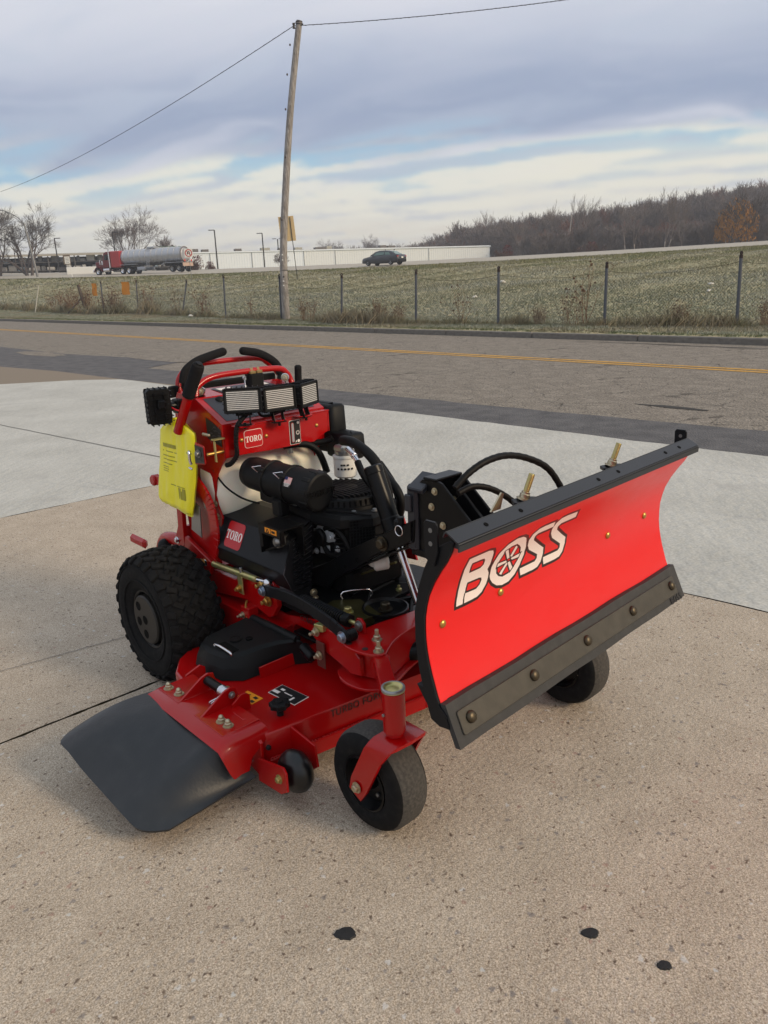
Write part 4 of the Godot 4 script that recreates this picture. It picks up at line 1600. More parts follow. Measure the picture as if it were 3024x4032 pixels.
func build_shed():
	# open-fronted storage shed on the left
	var a := Vector3(-63, 1.9, -124)
	var b := Vector3(-32.0, 1.9, -131)
	var d := b - a
	var L := d.length()
	d /= L
	var o := thing("open_storage_shed", "long open-fronted storage shed with racks of goods at the far left", "shed", a, atan2(-d.z, d.x))
	var steel := mat("rack_steel", Color(.36, .35, .35), .7)
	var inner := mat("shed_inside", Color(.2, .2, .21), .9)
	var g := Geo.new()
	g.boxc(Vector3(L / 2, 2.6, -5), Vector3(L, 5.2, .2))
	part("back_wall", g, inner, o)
	g = Geo.new()
	g.box(Transform3D(Basis.from_euler(Vector3(.06, 0, 0)), Vector3(L / 2, 5.5, -2.2)), Vector3(L + .6, .28, 6.2))
	part("roof", g, mat("shed_roof", Color(.66, .64, .6), .7), o)
	for i in 9:
		g = Geo.new()
		g.boxc(Vector3(.2 + i * (L - .4) / 8.0, 2.7, .3), Vector3(.16, 5.4, .16))
		part("post", g, steel, o)
	for k in 4:
		g = Geo.new()
		g.boxc(Vector3(L / 2, .55 + k * 1.25, -.9), Vector3(L - .3, .1, 2.0))
		part("shelf", g, steel, o)
	var rng := RandomNumberGenerator.new()
	rng.seed = 44
	var cols := [mat("goods_grey", Color(.5, .5, .5), .8), mat("goods_pale", Color(.72, .72, .72), .7), mat("goods_dark", Color(.26, .26, .28), .8), mat("goods_blue", Color(.5, .57, .62), .7)]
	var gs := [Geo.new(), Geo.new(), Geo.new(), Geo.new()]
	for k in 4:
		var x := .6
		while x < L - 1.2:
			var w := rng.randf_range(.4, 1.3)
			var h := rng.randf_range(.35, .95)
			var c := rng.randi_range(0, 3)
			if c == 3 and rng.randf() < .5: c = 0
			gs[c].box(Transform3D(Basis.from_euler(Vector3(0, rng.randf_range(-.2, .2), 0)), Vector3(x + w / 2, .6 + k * 1.25 + h / 2 + .01, -.7 - rng.randf() * .4)), Vector3(w, h, 1.0), rng.randf_range(.02, .12))
			x += w + rng.randf_range(.05, .4)
	for i in 4:
		var q := part("stored_goods", gs[i], cols[i])
		q.transform = o.transform
		tag(q, ["grey crates and machines stored on the shed racks", "pale wrapped goods on the shed racks", "dark bins among the shed racks", "bluish goods on the shed racks"][i], "goods", "", "stuff")
	# box trailer and a pale car in front
	var t := thing("box_trailer", "white box trailer parked before the shed, left of the truck's bonnet", "trailer", Vector3(-39.5, 2.3, -112), .15)
	g = Geo.new()
	g.boxc(Vector3(0, 1.5, 0), Vector3(6.4, 2.1, 2.3), .05)
	part("body", g, M.white, t)
	g = Geo.new()
	g.boxc(Vector3(0, .42, 0), Vector3(5.4, .14, 2.0))
	part("chassis", g, inner, t)
	for sx in [-1.6, -.7]:
		g = Geo.new()
		g.cyl(Vector3(sx, .35, 1.0), Vector3(sx, .35, 1.2), .38, 16, .05)
		part("wheel", g, M.tyre, t)

func wheel(called: String, c: Vector3, ax: Vector3, r: float, w: float, rimm: Material, parent: Node, rim_r := .62) -> MeshInstance3D:
	var g := Geo.new()
	var f := Geo.frame(c - ax * w * .5, ax)
	g.lathe(f, [[r * rim_r, 0], [r * .9, 0], [r, w * .2], [r, w * .8], [r * .9, w], [r * rim_r, w]], 22, false, true)
	var o := part(called, g, M.tyre, parent)
	g = Geo.new()
	g.lathe(f, [[0, w * .3], [r * .2, w * .2], [r * rim_r * .6, w * .55], [r * rim_r, w * .12], [r * rim_r, w * .9], [r * rim_r * .6, w * .6], [r * .2, w * .95], [0, w]], 22)
	part("rim", g, rimm, o)
	return o

func build_truck():
	# front at +x of its own frame
	var at := Vector3(-29.4, 0, -100.7)
	at.y = highway_y(at.x, at.z) + .28
	var hd := Vector3(-.9075, 0, -.42)
	var o := thing("tanker_truck", "red semi truck pulling a long ribbed aluminium tank trailer on the highway", "truck", at, atan2(-hd.z, hd.x))
	o.scale = Vector3.ONE * .84
	var red := mat("truck_red", Color(.64, .04, .05), .3)
	red.clearcoat_enabled = true; red.clearcoat = .5
	var dred := mat("truck_maroon", Color(.42, .06, .08), .3)
	var alu := mat("tank_aluminium", Color(.7, .71, .73), .38, .55)
	var blk := mat("truck_black", Color(.08, .08, .085), .7)
	var glass := mat("dark_glass", Color(.1, .12, .14), .1)
	# side that faces the camera is -z in this frame? resolved by symmetry: everything is mirrored
	var g := Geo.new()
	var R := 1.05
	var ty := 2.42
	g.lathe(Geo.frame(Vector3(-8.4, ty, 0), Vector3(1, 0, 0)), [[0, 0], [R * .7, .02], [R * .97, .12], [R, .25], [R, 11.0], [R * .96, 11.15], [R * .7, 11.28], [0, 11.32]], 30)
	var tank := part("tank", g, alu, o)
	for i in 11:
		g = Geo.new()
		g.lathe(Geo.frame(Vector3(-8.15 + i * 1.05, ty, 0), Vector3(1, 0, 0)), [[R, -.04], [R + .07, -.03], [R + .07, .03], [R, .04]], 30)
		part("rib", g, alu, tank)
	g = Geo.new()
	g.lathe(Geo.frame(Vector3(-8.42, ty, 0), Vector3(1, 0, 0)), [[R * .93, -.02], [R * 1.02, -.02], [R * 1.02, .05], [R * .93, .05]], 30, false, true)
	part("end_ring", g, mat("end_ring", Color(.45, .4, .38), .6, .3), tank)
	g = Geo.new()
	g.boxc(Vector3(-2.6, ty + R + .12, 0), Vector3(1.3, .24, .9), .04)
	g.cyl(Vector3(-1.9, ty + R - .05, 0), Vector3(-1.9, ty + R + .26, 0), .28, 14)
	part("hatch", g, alu, tank)
	for sz in [-1.0, 1.0]:
		g = Geo.new()
		for dx in [-.2, .2]: g.bar(Vector3(-2.4 + dx, .75, sz * 1.22), Vector3(-2.4 + dx, ty + R + .1, sz * .75), .05, .05)
		for k in 10: g.bar(Vector3(-2.6, .85 + k * .27, sz * (1.21 - k * .045)), Vector3(-2.2, .85 + k * .27, sz * (1.21 - k * .045)), .04, .04)
		part("ladder", g, alu, o)
	g = Geo.new()
	g.boxc(Vector3(-2.6, 1.22, 0), Vector3(11.4, .2, 1.0), .02)
	g.boxc(Vector3(-6.8, 1.02, 0), Vector3(3.2, .25, 1.4))
	part("trailer_frame", g, blk, o)
	for sz in [-1.0, 1.0]:
		g = Geo.new()
		g.bar(Vector3(-8.6, 1.32, sz * 1.0), Vector3(-5.4, 1.32, sz * 1.0), .5, .06)
		g.bar(Vector3(-5.4, 1.32, sz * 1.0), Vector3(-4.9, 1.05, sz * 1.0), .5, .06)
		part("mudguard", g, alu, o)
		g = Geo.new()
		g.bar(Vector3(2.9, 1.34, sz * 1.0), Vector3(-.2, 1.34, sz * 1.0), .5, .06)
		part("mudguard", g, alu, o)
	g = Geo.new()
	g.boxc(Vector3(-8.75, 1.0, 0), Vector3(.14, .5, 2.3), .03)
	part("rear_bumper", g, mat("bumper_pale", Color(.72, .62, .56), .6), o)
	for sz in [-.75, .75]:
		g = Geo.new()
		g.box(Transform3D(Basis.from_euler(Vector3(PI / 4, 0, 0)), Vector3(-8.84, 1.55, sz)), Vector3(.03, .3, .3))
		part("hazard_placard", g, mat("placard", Color(.75, .3, .25), .6), o)
	for sz in [-.45, .45]:
		g = Geo.new()
		g.boxc(Vector3(-1.0, .72, sz * 2.2), Vector3(1.5, .45, .4), .08)
		part("landing_gear_box", g, mat("pale_boxes", Color(.6, .62, .66), .6), o)
	for x in [-8.0, -6.75]:
		for sz in [-1.0, 1.0]: wheel("wheel", Vector3(x, .52, sz * .98), Vector3(0, 0, sz), .52, .42, M.steel, o)
	for x in [1.3, 2.55, 7.35]:
		for sz in [-1.0, 1.0]: wheel("wheel", Vector3(x, .52, sz * .98), Vector3(0, 0, sz), .52, .38, M.chrome, o)
	# tractor
	g = Geo.new()
	g.boxc(Vector3(4.3, .95, 0), Vector3(8.0, .25, .9))
	part("chassis", g, blk, o)
	g = Geo.new()
	g.boxc(Vector3(3.75, 2.2, 0), Vector3(1.9, 2.35, 2.3), .12)
	part("sleeper", g, red, o)
	g = Geo.new()
	g.prism(Transform3D(Basis(), Vector3(0, 0, -1.12)), [Vector2(4.72, 1.1), Vector2(6.3, 1.1), Vector2(6.3, 2.1), Vector2(5.95, 3.15), Vector2(5.5, 3.32), Vector2(4.72, 3.36)], 2.24, .06)
	var cab := part("cab", g, dred, o)
	for sz in [-1.0, 1.0]:
		g = Geo.new()
		g.prism(Transform3D(Basis(), Vector3(0, 0, sz * 1.13 - .01)), [Vector2(5.0, 2.15), Vector2(5.95, 2.15), Vector2(5.75, 2.95), Vector2(5.0, 2.95)], .02)
		part("side_window", g, glass, cab)
	g = Geo.new()
	g.bar(Vector3(6.33, 2.15, 0), Vector3(6.0, 3.05, 0), 2.0, .03, Vector3(1, .4, 0))
	part("windscreen", g, glass, cab)
	g = Geo.new()
	g.prism(Transform3D(Basis(), Vector3(0, 0, -.7)), [Vector2(6.3, 1.0), Vector2(8.1, 1.0), Vector2(8.2, 1.9), Vector2(6.3, 2.12)], 1.4, .1)
	part("bonnet", g, dred, o)
	for sz in [-1.0, 1.0]:
		g = Geo.new()
		var rows := []
		for i in 9:
			var a := PI * i / 8.0
			rows.append([Vector3(7.35 + cos(a) * .72, .62 + sin(a) * .66, sz * .68), Vector3(7.35 + cos(a) * .7, .6 + sin(a) * .62, sz * 1.2)])
		g.sheet(rows, .04)
		part("front_wing", g, dred, o)
	g = Geo.new()
	g.boxc(Vector3(8.22, 1.45, 0), Vector3(.12, .95, 1.05), .02)
	part("grille", g, M.chrome, o)
	g = Geo.new()
	g.boxc(Vector3(8.35, .62, 0), Vector3(.18, .36, 2.2), .05)
	part("bumper", g, M.chrome, o)
	for sz in [-1.0, 1.0]:
		g = Geo.new()
		g.cyl(Vector3(4.75, 1.0, sz * 1.28), Vector3(4.75, 3.7, sz * 1.28), .1, 12)
		part("exhaust_stack", g, M.chrome, o)
		g = Geo.new()
		g.cyl(Vector3(5.0, .72, sz * 1.0), Vector3(6.2, .72, sz * 1.0), .3, 16, .03)
		part("fuel_tank", g, M.chrome, o)
		g = Geo.new()
		g.boxc(Vector3(6.5, 1.85, sz * 1.35), Vector3(.14, .7, .3), .03)
		g.bar(Vector3(6.3, 2.0, sz * 1.0), Vector3(6.5, 2.0, sz * 1.35), .03, .03)
		part("mirror", g, M.chrome, o)
		g = Geo.new()
		g.cyl(Vector3(6.45, 1.5, sz * .88), Vector3(6.45, 2.05, sz * .88), .24, 14, .02)
		part("air_cleaner", g, M.chrome, o)

func car_body(o: Node3D, body: Material, glass: Material):
	# x forward; sections along x as half outlines [z, y]
	var g := Geo.new()
	var xs := [-2.3, -2.22, -1.7, -.9, 0.0, .9, 1.4, 2.0, 2.25, 2.32]
	var wid := [.72, .84, .89, .9, .9, .9, .89, .85, .74, .6]
	var top := [.74, .98, 1.02, .98, .95, .92, .88, .78, .66, .56]
	var low := [.36, .28, .24, .22, .2, .2, .2, .22, .26, .32]
	var rows := []
	for i in xs.size():
		var r := []
		for q in [[-1.0, 0.0], [-1.02, .35], [-1.0, .7], [-.94, .95], [-.6, 1.0], [0, 1.02], [.6, 1.0], [.94, .95], [1.0, .7], [1.02, .35], [1.0, 0.0]]:
			r.append(Vector3(xs[i], lerpf(low[i], top[i], q[1]), q[0] * wid[i]))
		rows.append(r)
	g.sheet(rows)
	g.flat()
	g.fan(rows[0], Vector3(-1, 0, 0))
	g.fan(rows[-1], Vector3(1, 0, 0))
	part("body", g, body, o)
	g = Geo.new()
	var cx := [-1.95, -1.35, -.7, .1, .55, 1.25]
	var cy := [1.0, 1.32, 1.43, 1.44, 1.36, .95]
	var cw := [.72, .64, .62, .62, .64, .74]
	rows = []
	for i in cx.size():
		var r := []
		for q in [[-1.15, 0.0], [-1.0, .8], [-.82, 1.0], [0, 1.03], [.82, 1.0], [1.0, .8], [1.15, 0.0]]:
			r.append(Vector3(cx[i], lerpf(.9, cy[i], q[1]), q[0] * cw[i]))
		rows.append(r)
	g.sheet(rows)
	part("roof", g, body, o)
	for sz in [-1.0, 1.0]:
		for q in [[[-1.35, .99], [-.62, .99], [-.6, 1.33], [-1.05, 1.28]], [[-.5, .99], [.78, .97], [.42, 1.27], [.05, 1.34], [-.5, 1.34]]]:
			g = Geo.new()
			var p := []
			for c in q: p.append(Vector3(c[0], c[1], sz * (.742 - (c[1] - .95) * .34)))
			g.fan(p, Vector3(0, 0, sz))
			part("side_window", g, glass, o)
	g = Geo.new()
	g.fan([Vector3(-1.93, 1.03, -.62), Vector3(-1.93, 1.03, .62), Vector3(-1.3, 1.36, .5), Vector3(-1.3, 1.36, -.5)], Vector3(-1, 1, 0))
	part("rear_window", g, glass, o)
	g = Geo.new()
	g.fan([Vector3(1.24, 1.0, -.64), Vector3(1.24, 1.0, .64), Vector3(.58, 1.37, .52), Vector3(.58, 1.37, -.52)], Vector3(1, 1, 0))
	part("windscreen", g, glass, o)
	for x in [-1.42, 1.42]:
		for sz in [-1.0, 1.0]:
			wheel("wheel", Vector3(x, .32, sz * .8), Vector3(0, 0, sz), .32, .22, M.steel, o, .7)

func build_car():
	var at := Vector3(.98, 0, -83.0)
	at.y = highway_y(at.x, at.z) + .14
	var o := thing("dark_sedan", "dark blue-black sedan driving on the highway before the white warehouse", "car", at, 0)
	var paint := mat("sedan_paint", Color(.045, .055, .085), .22)
	paint.clearcoat_enabled = true; paint.clearcoat = .8
	var gl := mat("sedan_glass", Color(.4, .5, .48), .08)
	car_body(o, paint, gl)
	for sz in [-1.0, 1.0]:
		var g := Geo.new()
		g.boxc(Vector3(-2.2, .8, sz * .66), Vector3(.14, .16, .36), .03)
		part("tail_light", g, mat("tail_red", Color(.6, .05, .06), .3), o)
	var g := Geo.new()
	g.boxc(Vector3(-2.3, .7, 0), Vector3(.03, .14, .32))
	part("number_plate", g, M.white, o)
	g = Geo.new()
	g.boxc(Vector3(-2.27, .42, 0), Vector3(.12, .24, 1.5), .04)
	part("bumper", g, M.black_plastic, o)
	g = Geo.new()
	g.prism(Transform3D(Basis(), Vector3(-1.3, 1.42, -.02)), [Vector2(-.1, 0), Vector2(.1, 0), Vector2(-.08, .12)], .04)
	part("aerial", g, paint, o)
	for sz in [-1.0, 1.0]:
		g = Geo.new()
		g.boxc(Vector3(.75, 1.0, sz * .95), Vector3(.12, .14, .2), .03)
		part("mirror", g, paint, o)
	# heading: nose to the left and away
	o.rotation.y = PI - .62
	var o2 := thing("pale_parked_car", "pale blue-white parked car before the open shed, left of the notice board", "car", Vector3(-42.0, 2.75, -112), 2.9)
	car_body(o2, mat("pale_paint", Color(.62, .68, .72), .35), M.dark_glass)
var MOW: Node3D
func build_mower():
	MOW = thing("stand_on_mower", "red stand-on mower with black engine and yellow bag on its handle", "lawn mower", Vector3(-.5408, 0, -3.3211), atan2(-.6727, -.7399))
	mower_wheels()
	mower_deck()
	mower_chute()
	mower_frame()
	mower_hood()
	mower_engine()
	mower_tower()
	mower_controls()
	mower_lights()

func tread_wheel(r: float, y: float, f: float, side: float):
	var o := Node3D.new()
	o.name = "drive_wheel" if not MOW.has_node("drive_wheel") else "drive_wheel_001"
	MOW.add_child(o)
	o.position = v(r, y, f)
	# axle along x; outer side at +x * side
	var X := Vector3(side, 0, 0)
	var fr := Geo.frame(Vector3.ZERO, X)
	var g := Geo.new()
	g.lathe(fr, [[.125, .085], [.128, .1], [.15, .112], [.17, .112], [.2, .122], [.225, .122], [.248, .112], [.263, .098], [.27, .07], [.274, .03], [.274, -.03], [.27, -.07], [.263, -.098], [.248, -.112], [.2, -.122], [.15, -.105], [.13, -.09]], 48, true)
	var ty := part("tyre", g, M.tyre, o)
	# moulded ring and letters band on the sidewall
	g = Geo.new()
	for rr in [.178, .238]:
		g.lathe(fr, [[rr - .0025, .112], [rr - .002, .1215], [rr + .002, .1215], [rr + .0025, .112]], 48, true)
	part("sidewall_rib", g, M.tyre, ty)
	g = Geo.new()
	var n := 26
	for i in n:
		for row in 7:
			var a := TAU * (i + (.5 if row % 2 == 1 else 0.0)) / n
			var x: float = [-.104, -.072, -.036, 0.0, .036, .072, .104][row]
			var rad: float = [.259, .271, .277, .279, .277, .271, .259][row]
			var tilt: float = [.15, .62, .75, 0.0, -.75, -.62, -.15][row]
			var up := Vector3(0, cos(a), sin(a))
			var outw = (up + X * [-.85, -.2, -.05, 0.0, .05, .2, .85][row]).normalized()
			var axx = (X - outw * X.dot(outw)).normalized()
			var b := Basis(axx, outw, axx.cross(outw)).rotated(outw, tilt + (.12 if i % 2 == 0 else -.08))
			var c := up * rad + X * x
			if row == 0 or row == 6:
				g.box(Transform3D(b, c), Vector3(.04, .018, .04 if i % 2 == 0 else .028), .004)
			elif row == 3:
				g.box(Transform3D(b.rotated(outw, .6 if i % 2 == 0 else -.6), c), Vector3(.026, .017, .046), .004)
			else:
				g.box(Transform3D(b, c), Vector3(.046, .017, .026), .004)
				g.box(Transform3D(b.rotated(outw, -tilt * 1.9), c + b.z * .026 - up * .002), Vector3(.026, .015, .016), .003)
	part("tread_lug", g, M.tyre, ty).set_meta("kind", "stuff")
	# rim and hub plate with bolt holes
	g = Geo.new()
	g.lathe(fr, [[.128, .1], [.122, .1], [.115, .085], [.112, .02], [.02, .01]], 36, true)
	var rim := part("rim", g, M.black, o)
	g = Geo.new()
	g.cyl(X * .045, X * .112, .108, 36, .006)
	part("hub_weight", g, mat("hub_iron", Color(.15, .14, .13), .5, .3), rim)
	for q in [[0.0, .0], [.052, .05], [.058, -.022], [.006, -.066]]:
		g = Geo.new()
		var c := X * .1125 + Vector3(0, q[1], q[0] * 1.0)
		g.lathe(Geo.frame(c - X * .05, X), [[.0, 0], [.017, .0], [.019, .05], [.0205, .0505]], 14)
		part("bolt_hole", g, mat("hole_black", Color(.004, .004, .004), 1.0), rim)
		g = Geo.new()
		g.lathe(Geo.frame(c - X * .001, X), [[.0, .0008], [.0185, .0008], [.0185, .0016], [0, .0016]], 14)
		part("bolt_hole", g, M.hole_black, rim)

func caster(r: float, side: float):
	var o := Node3D.new()
	o.name = "caster_wheel" if not MOW.has_node("caster_wheel") else "caster_wheel_001"
	MOW.add_child(o)
	var rc := r - side * .012
	var g := Geo.new()
	var fr := Geo.frame(v(rc, .165, 1.31), Vector3(1, 0, 0))
	g.lathe(fr, [[.088, .058], [.1, .066], [.115, .068], [.142, .064], [.156, .05], [.163, .034], [.165, .018]], 40, true)
	g.lathe(fr, [[.165, -.018], [.163, -.034], [.156, -.05], [.142, -.064], [.115, -.068], [.1, -.066], [.088, -.058]], 40, true)
	var ty := part("tyre", g, M.tyre, o)
	g = Geo.new()
	g.lathe(fr, [[.1565, .0495], [.1645, .033], [.1655, .015], [.1655, -.015], [.1645, -.033], [.1565, -.0495]], 40, true)
	part("tread_band", g, M.worn_tyre, ty)
	g = Geo.new()
	g.lathe(fr, [[.09, .064], [.084, .066], [.078, .05], [.07, .03], [.028, .028], [.026, .06], [0, .06]], 28)
	g.lathe(fr, [[0, -.06], [.026, -.06], [.028, -.028], [.07, -.03], [.078, -.05], [.084, -.066], [.09, -.064]], 28)
	var rim := part("rim", g, M.black, o)
	for k in 4:
		g = Geo.new()
		var a := TAU * k / 4.0 + .6
		g.nut(v(rc + side * .03, .165 + sin(a) * .05, 1.31 + cos(a) * .05), Vector3(side, 0, 0), .007, .008, false)
		part("bolt", g, M.steel, rim)
	# bent strap fork
	g = Geo.new()
	var yt := .352
	var path := [[rc + side * .086, .13, 1.292], [rc + side * .086, .17, 1.31], [rc + side * .086, .3, 1.376], [rc + side * .078, .338, 1.4], [rc + side * .06, yt, 1.408], [rc, yt, 1.41], [rc - side * .06, yt, 1.408], [rc - side * .078, .338, 1.4], [rc - side * .086, .3, 1.376], [rc - side * .086, .17, 1.31], [rc - side * .086, .13, 1.292]]
	var rows := []
	for k in path.size():
		var p: Array = path[k]
		var wdt: float = [.028, .036, .036, .044, .046, .048, .046, .044, .036, .036, .028][k]
		# strap width runs perpendicular to the leg's slope
		var wd: Vector3 = Vector3(0, .42, -.9) if k < 3 or k > 7 else Vector3(0, 0, -1)
		if k < 3 or k > 7: wd = Vector3(0, -.45, -.89)
		var c := v(p[0], p[1], p[2])
		rows.append([c - wd * wdt, c + wd * wdt])
	g.sheet(rows, .011 * side)
	if side < 0:
		g = Geo.new()
		for rr in rows: rr.reverse()
		g.sheet(rows, .011)
	var fork := part("fork", g, M.red, o)
	g = Geo.new()
	for s2 in [-1.0, 1.0]:
		g.nut(v(rc + s2 * .09, .165, 1.308), Vector3(s2, 0, 0), .0125, .014)
	g.cyl(v(rc - .085, .165, 1.308), v(rc + .085, .165, 1.308), .009, 10)
	part("axle_bolt", g, M.zinc, fork)
	g = Geo.new()
	g.cyl(v(r, .35, 1.4), v(r, .375, 1.4), .027, 18, .006)
	part("weld_collar", g, M.red, fork)
	# pivot housing belongs to the carrier arm
	g = Geo.new()
	g.cyl(v(r, .368, 1.4), v(r, .4985, 1.4), .0335, 28, .002)
	var h := part("pivot_housing", g, M.red, o)
	g = Geo.new()
	g.lathe(Geo.frame(v(r, .5, 1.4), Vector3.UP), [[.0345, 0], [.0345, .009], [.032, .0105], [.0285, .0095], [.0265, .004], [.0225, .001], [.0135, .003], [0, .0045]], 28, true)
	part("dust_cap", g, M.zinc_yellow, h)
	g = Geo.new()
	g.lathe(Geo.frame(v(r, .5, 1.4), Vector3.UP), [[.0348, .002], [.0348, .0095], [.0322, .0112], [.0283, .0102]], 28, true)
	part("cap_ring", g, M.steel, h)
	g = Geo.new()
	g.nut(v(r + side * .032, .43, 1.395), Vector3(side, 0, 0), .005, .008, false)
	part("grease_fitting", g, M.steel, h)

func mower_wheels():
	tread_wheel(.5, .284, -.045, 1.0)
	tread_wheel(-.5, .284, -.045, -1.0)
	caster(.533, 1.0)
	caster(-.495, -1.0)

func deck_outline(inset: float) -> Array:
	# right half from the back, mirrored; [r, f]
	var h := [[.10, .20], [.30, .16], [.42, .165], [.54, .2], [.63, .26], [.69, .345], [.705, .43], [.705, .9], [.685, .948], [.3, 1.0], [.05, 1.036]]
	var o := []
	for p in h: o.append([p[0] - (inset if p[0] > .08 else 0.0), clampf(p[1], .16 + inset, 1.05 - inset)])
	for i in range(h.size() - 1, -1, -1): o.append([-h[i][0] + (inset if h[i][0] > .08 else 0.0), clampf(h[i][1], .16 + inset, 1.05 - inset)])
	return o

func mower_deck():
	var g := Geo.new()
	flat_plate(g, .219, deck_outline(.006), .006, .002)
	var deck := part("cutting_deck", g, M.red, MOW)
	# skirt: sides and front wall, with a rolled top edge
	g = Geo.new()
	var ol := deck_outline(0.0)
	var rows := []
	for k in 5:
		var y: float = [.219, .217, .212, .14, .085][k]
		var ins: float = [.010, .004, 0.0, 0.0, 0.0][k]
		var o2 := deck_outline(ins)
		var r := []
		for p in o2: r.append(v(p[0], y, p[1]))
		r.append(r[0])
		rows.append(r)
	# the chute side stays open between its brackets
	g.sheet(rows)
	part("skirt", g, M.red, deck)
	# stiffening strip welded along the lower front
	g = Geo.new()
	var lo := [[.69, .95], [.3, 1.003], [.05, 1.039], [-.05, 1.039], [-.3, 1.003], [-.69, .95]]
	for i in lo.size() - 1:
		g.bar(v(lo[i][0], .104, lo[i][1] + .008), v(lo[i + 1][0], .104, lo[i + 1][1] + .008), .016, .056, Vector3.UP, .004)
	part("front_rail", g, M.red, deck)
	g = Geo.new()
	var rng := RandomNumberGenerator.new()
	rng.seed = 2
	for i in 4:
		var a := v(lo[i + 1][0], .134, lo[i + 1][1] + .012) if i > 0 else v(lo[0][0], .134, lo[0][1] + .012)
		var b := v(lo[i + 2][0], .134, lo[i + 2][1] + .012) if i > 0 else v(lo[1][0], .134, lo[1][1] + .012)
		for k in 40: g.ball(a.lerp(b, (k + rng.randf() * .6) / 40.0), rng.randf_range(.002, .0042), 6)
	part("weld_bead", g, M.red, deck).set_meta("kind", "stuff")
	lettering("lettering", "TURBO FORCE", "Droid Sans", 400, .026, v(.325, .199, .9985), v(-.3, 0, .0425) - v(0, 0, 0), Vector3.UP, M.print_black, deck, 1.05)
	# raised rib along the deck in front of the belt cover
	g = Geo.new()
	g.bar(v(.49, .238, .622), v(.21, .255, .648), .006, .05, Vector3.UP, .002)
	g.bar(v(.21, .255, .648), v(.10, .255, .66), .006, .05, Vector3.UP, .002)
	part("belt_shield", g, M.red, deck)
	# black belt cover
	g = Geo.new()
	var top := [[.335, .34], [.53, .333], [.566, .372], [.574, .44], [.562, .505], [.52, .548], [.44, .568], [.38, .60], [.335, .655]]
	var shoulder := [[.325, .33], [.536, .322], [.582, .362], [.592, .44], [.578, .518], [.53, .566], [.447, .586], [.388, .615], [.322, .668]]
	var mid := [[.31, .325], [.545, .318], [.596, .355], [.606, .44], [.594, .532], [.54, .585], [.45, .60], [.37, .622], [.30, .672]]
	var low := [[.30, .322], [.55, .312], [.605, .35], [.618, .44], [.605, .54], [.548, .60], [.452, .608], [.36, .626], [.285, .676]]
	var bands := []
	for q in [[top, .3045, .028], [shoulder, .296, .028], [mid, .262, .014], [low, .222, 0.0]]:
		var r := []
		for k in q[0].size():
			var p: Array = q[0][k]
			r.append(v(p[0], q[1] + q[2] * clampf((.57 - p[0]) / .24, 0, 1), p[1]))
		bands.append(r)
	g.flat()
	for k in range(1, 8): g.fan([bands[0][0], bands[0][k], bands[0][k + 1]], Vector3.UP)
	for k in 3: g.sheet([bands[k + 1], bands[k]])
	var bc := part("belt_cover", g, M.black_plastic, deck)
	g = Geo.new()
	g.tube(smooth_path(vs([[.338, .326, .338], [.336, .331, .5], [.332, .33, .655]]), 4), .0165, 10)
	part("rim_bead", g, M.black_plastic, bc)
	g = Geo.new()
	g.bar(v(.532, .3105, .43), v(.532, .3105, .53), .04, .004, Vector3.UP, .001)
	part("latch_recess", g, mat("recess", Color(.01, .01, .011), .9), bc)
	g = Geo.new()
	g.tube(smooth_path(vs([[.552, .303, .425], [.553, .315, .43], [.553, .315, .53], [.552, .303, .535]]), 3), .0055, 8)
	part("latch_bar", g, M.chrome, bc)
	g = Geo.new()
	g.cyl(v(.444, .318, .494), v(.444, .3235, .494), .014, 14)
	part("hole", g, M.recess, bc)
	g = Geo.new()
	g.lathe(Geo.frame(v(.48, .314, .455), Vector3.UP), [[.0, .0055], [.021, .0055], [.021, .007], [.024, .007], [.024, .0]], 18)
	part("round_badge", g, M.black_plastic, bc)
	# left belt cover, mirrored
	g = Geo.new()
	for q in bands:
		for k in q.size(): q[k].x = -q[k].x
	g.flat()
	for k in range(1, 8): g.fan([bands[0][0], bands[0][k], bands[0][k + 1]], Vector3.UP)
	for k in 3: g.sheet([bands[k], bands[k + 1]])
	part("belt_cover", g, M.black_plastic, deck)
	# height knob, decals, plug
	g = Geo.new()
	g.cyl(v(.585, .219, .885), v(.585, .25, .885), .012, 10)
	var kp := []
	for i in 24:
		var a := TAU * i / 24.0
		var rr := .033 + .004 * cos(a * 8.0)
		kp.append([.585 + cos(a) * rr, .885 + sin(a) * rr])
	flat_plate(g, .27, kp, .022, .004)
	g.cyl(v(.585, .262, .885), v(.585, .275, .885), .012, 10, .002)
	part("baffle_knob", g, M.black_plastic, deck)
	g = Geo.new()
	g.box(Transform3D(Basis(Vector3.UP, .1), v(.49, .2205, .80)), Vector3(.068, .0012, .14), 0)
	var dl := part("instruction_decal", g, M.print_white, deck)
	g = Geo.new()
	g.box(Transform3D(Basis(Vector3.UP, .1), v(.49, .2215, .80)), Vector3(.064, .0012, .134), 0)
	part("print", g, M.print_black, dl)
	g = Geo.new()
	for q in [[.508, .752, .014, .03], [.484, .76, .01, .018], [.5, .835, .022, .008], [.49, .80, .004, .04]]:
		g.box(Transform3D(Basis(Vector3.UP, .1), v(q[0], .2225, q[1])), Vector3(q[2], .0012, q[3]), 0)
	part("print", g, M.print_white, dl)
	g = Geo.new()
	g.box(Transform3D(Basis(Vector3.UP, .1), v(.596, .2205, .715)), Vector3(.05, .0012, .085), 0)
	g.box(Transform3D(Basis(Vector3.UP, .1), v(.648, .2205, .695)), Vector3(.044, .0012, .085), 0)
	var wd := part("warning_decal", g, M.decal_orange, deck)
	g = Geo.new()
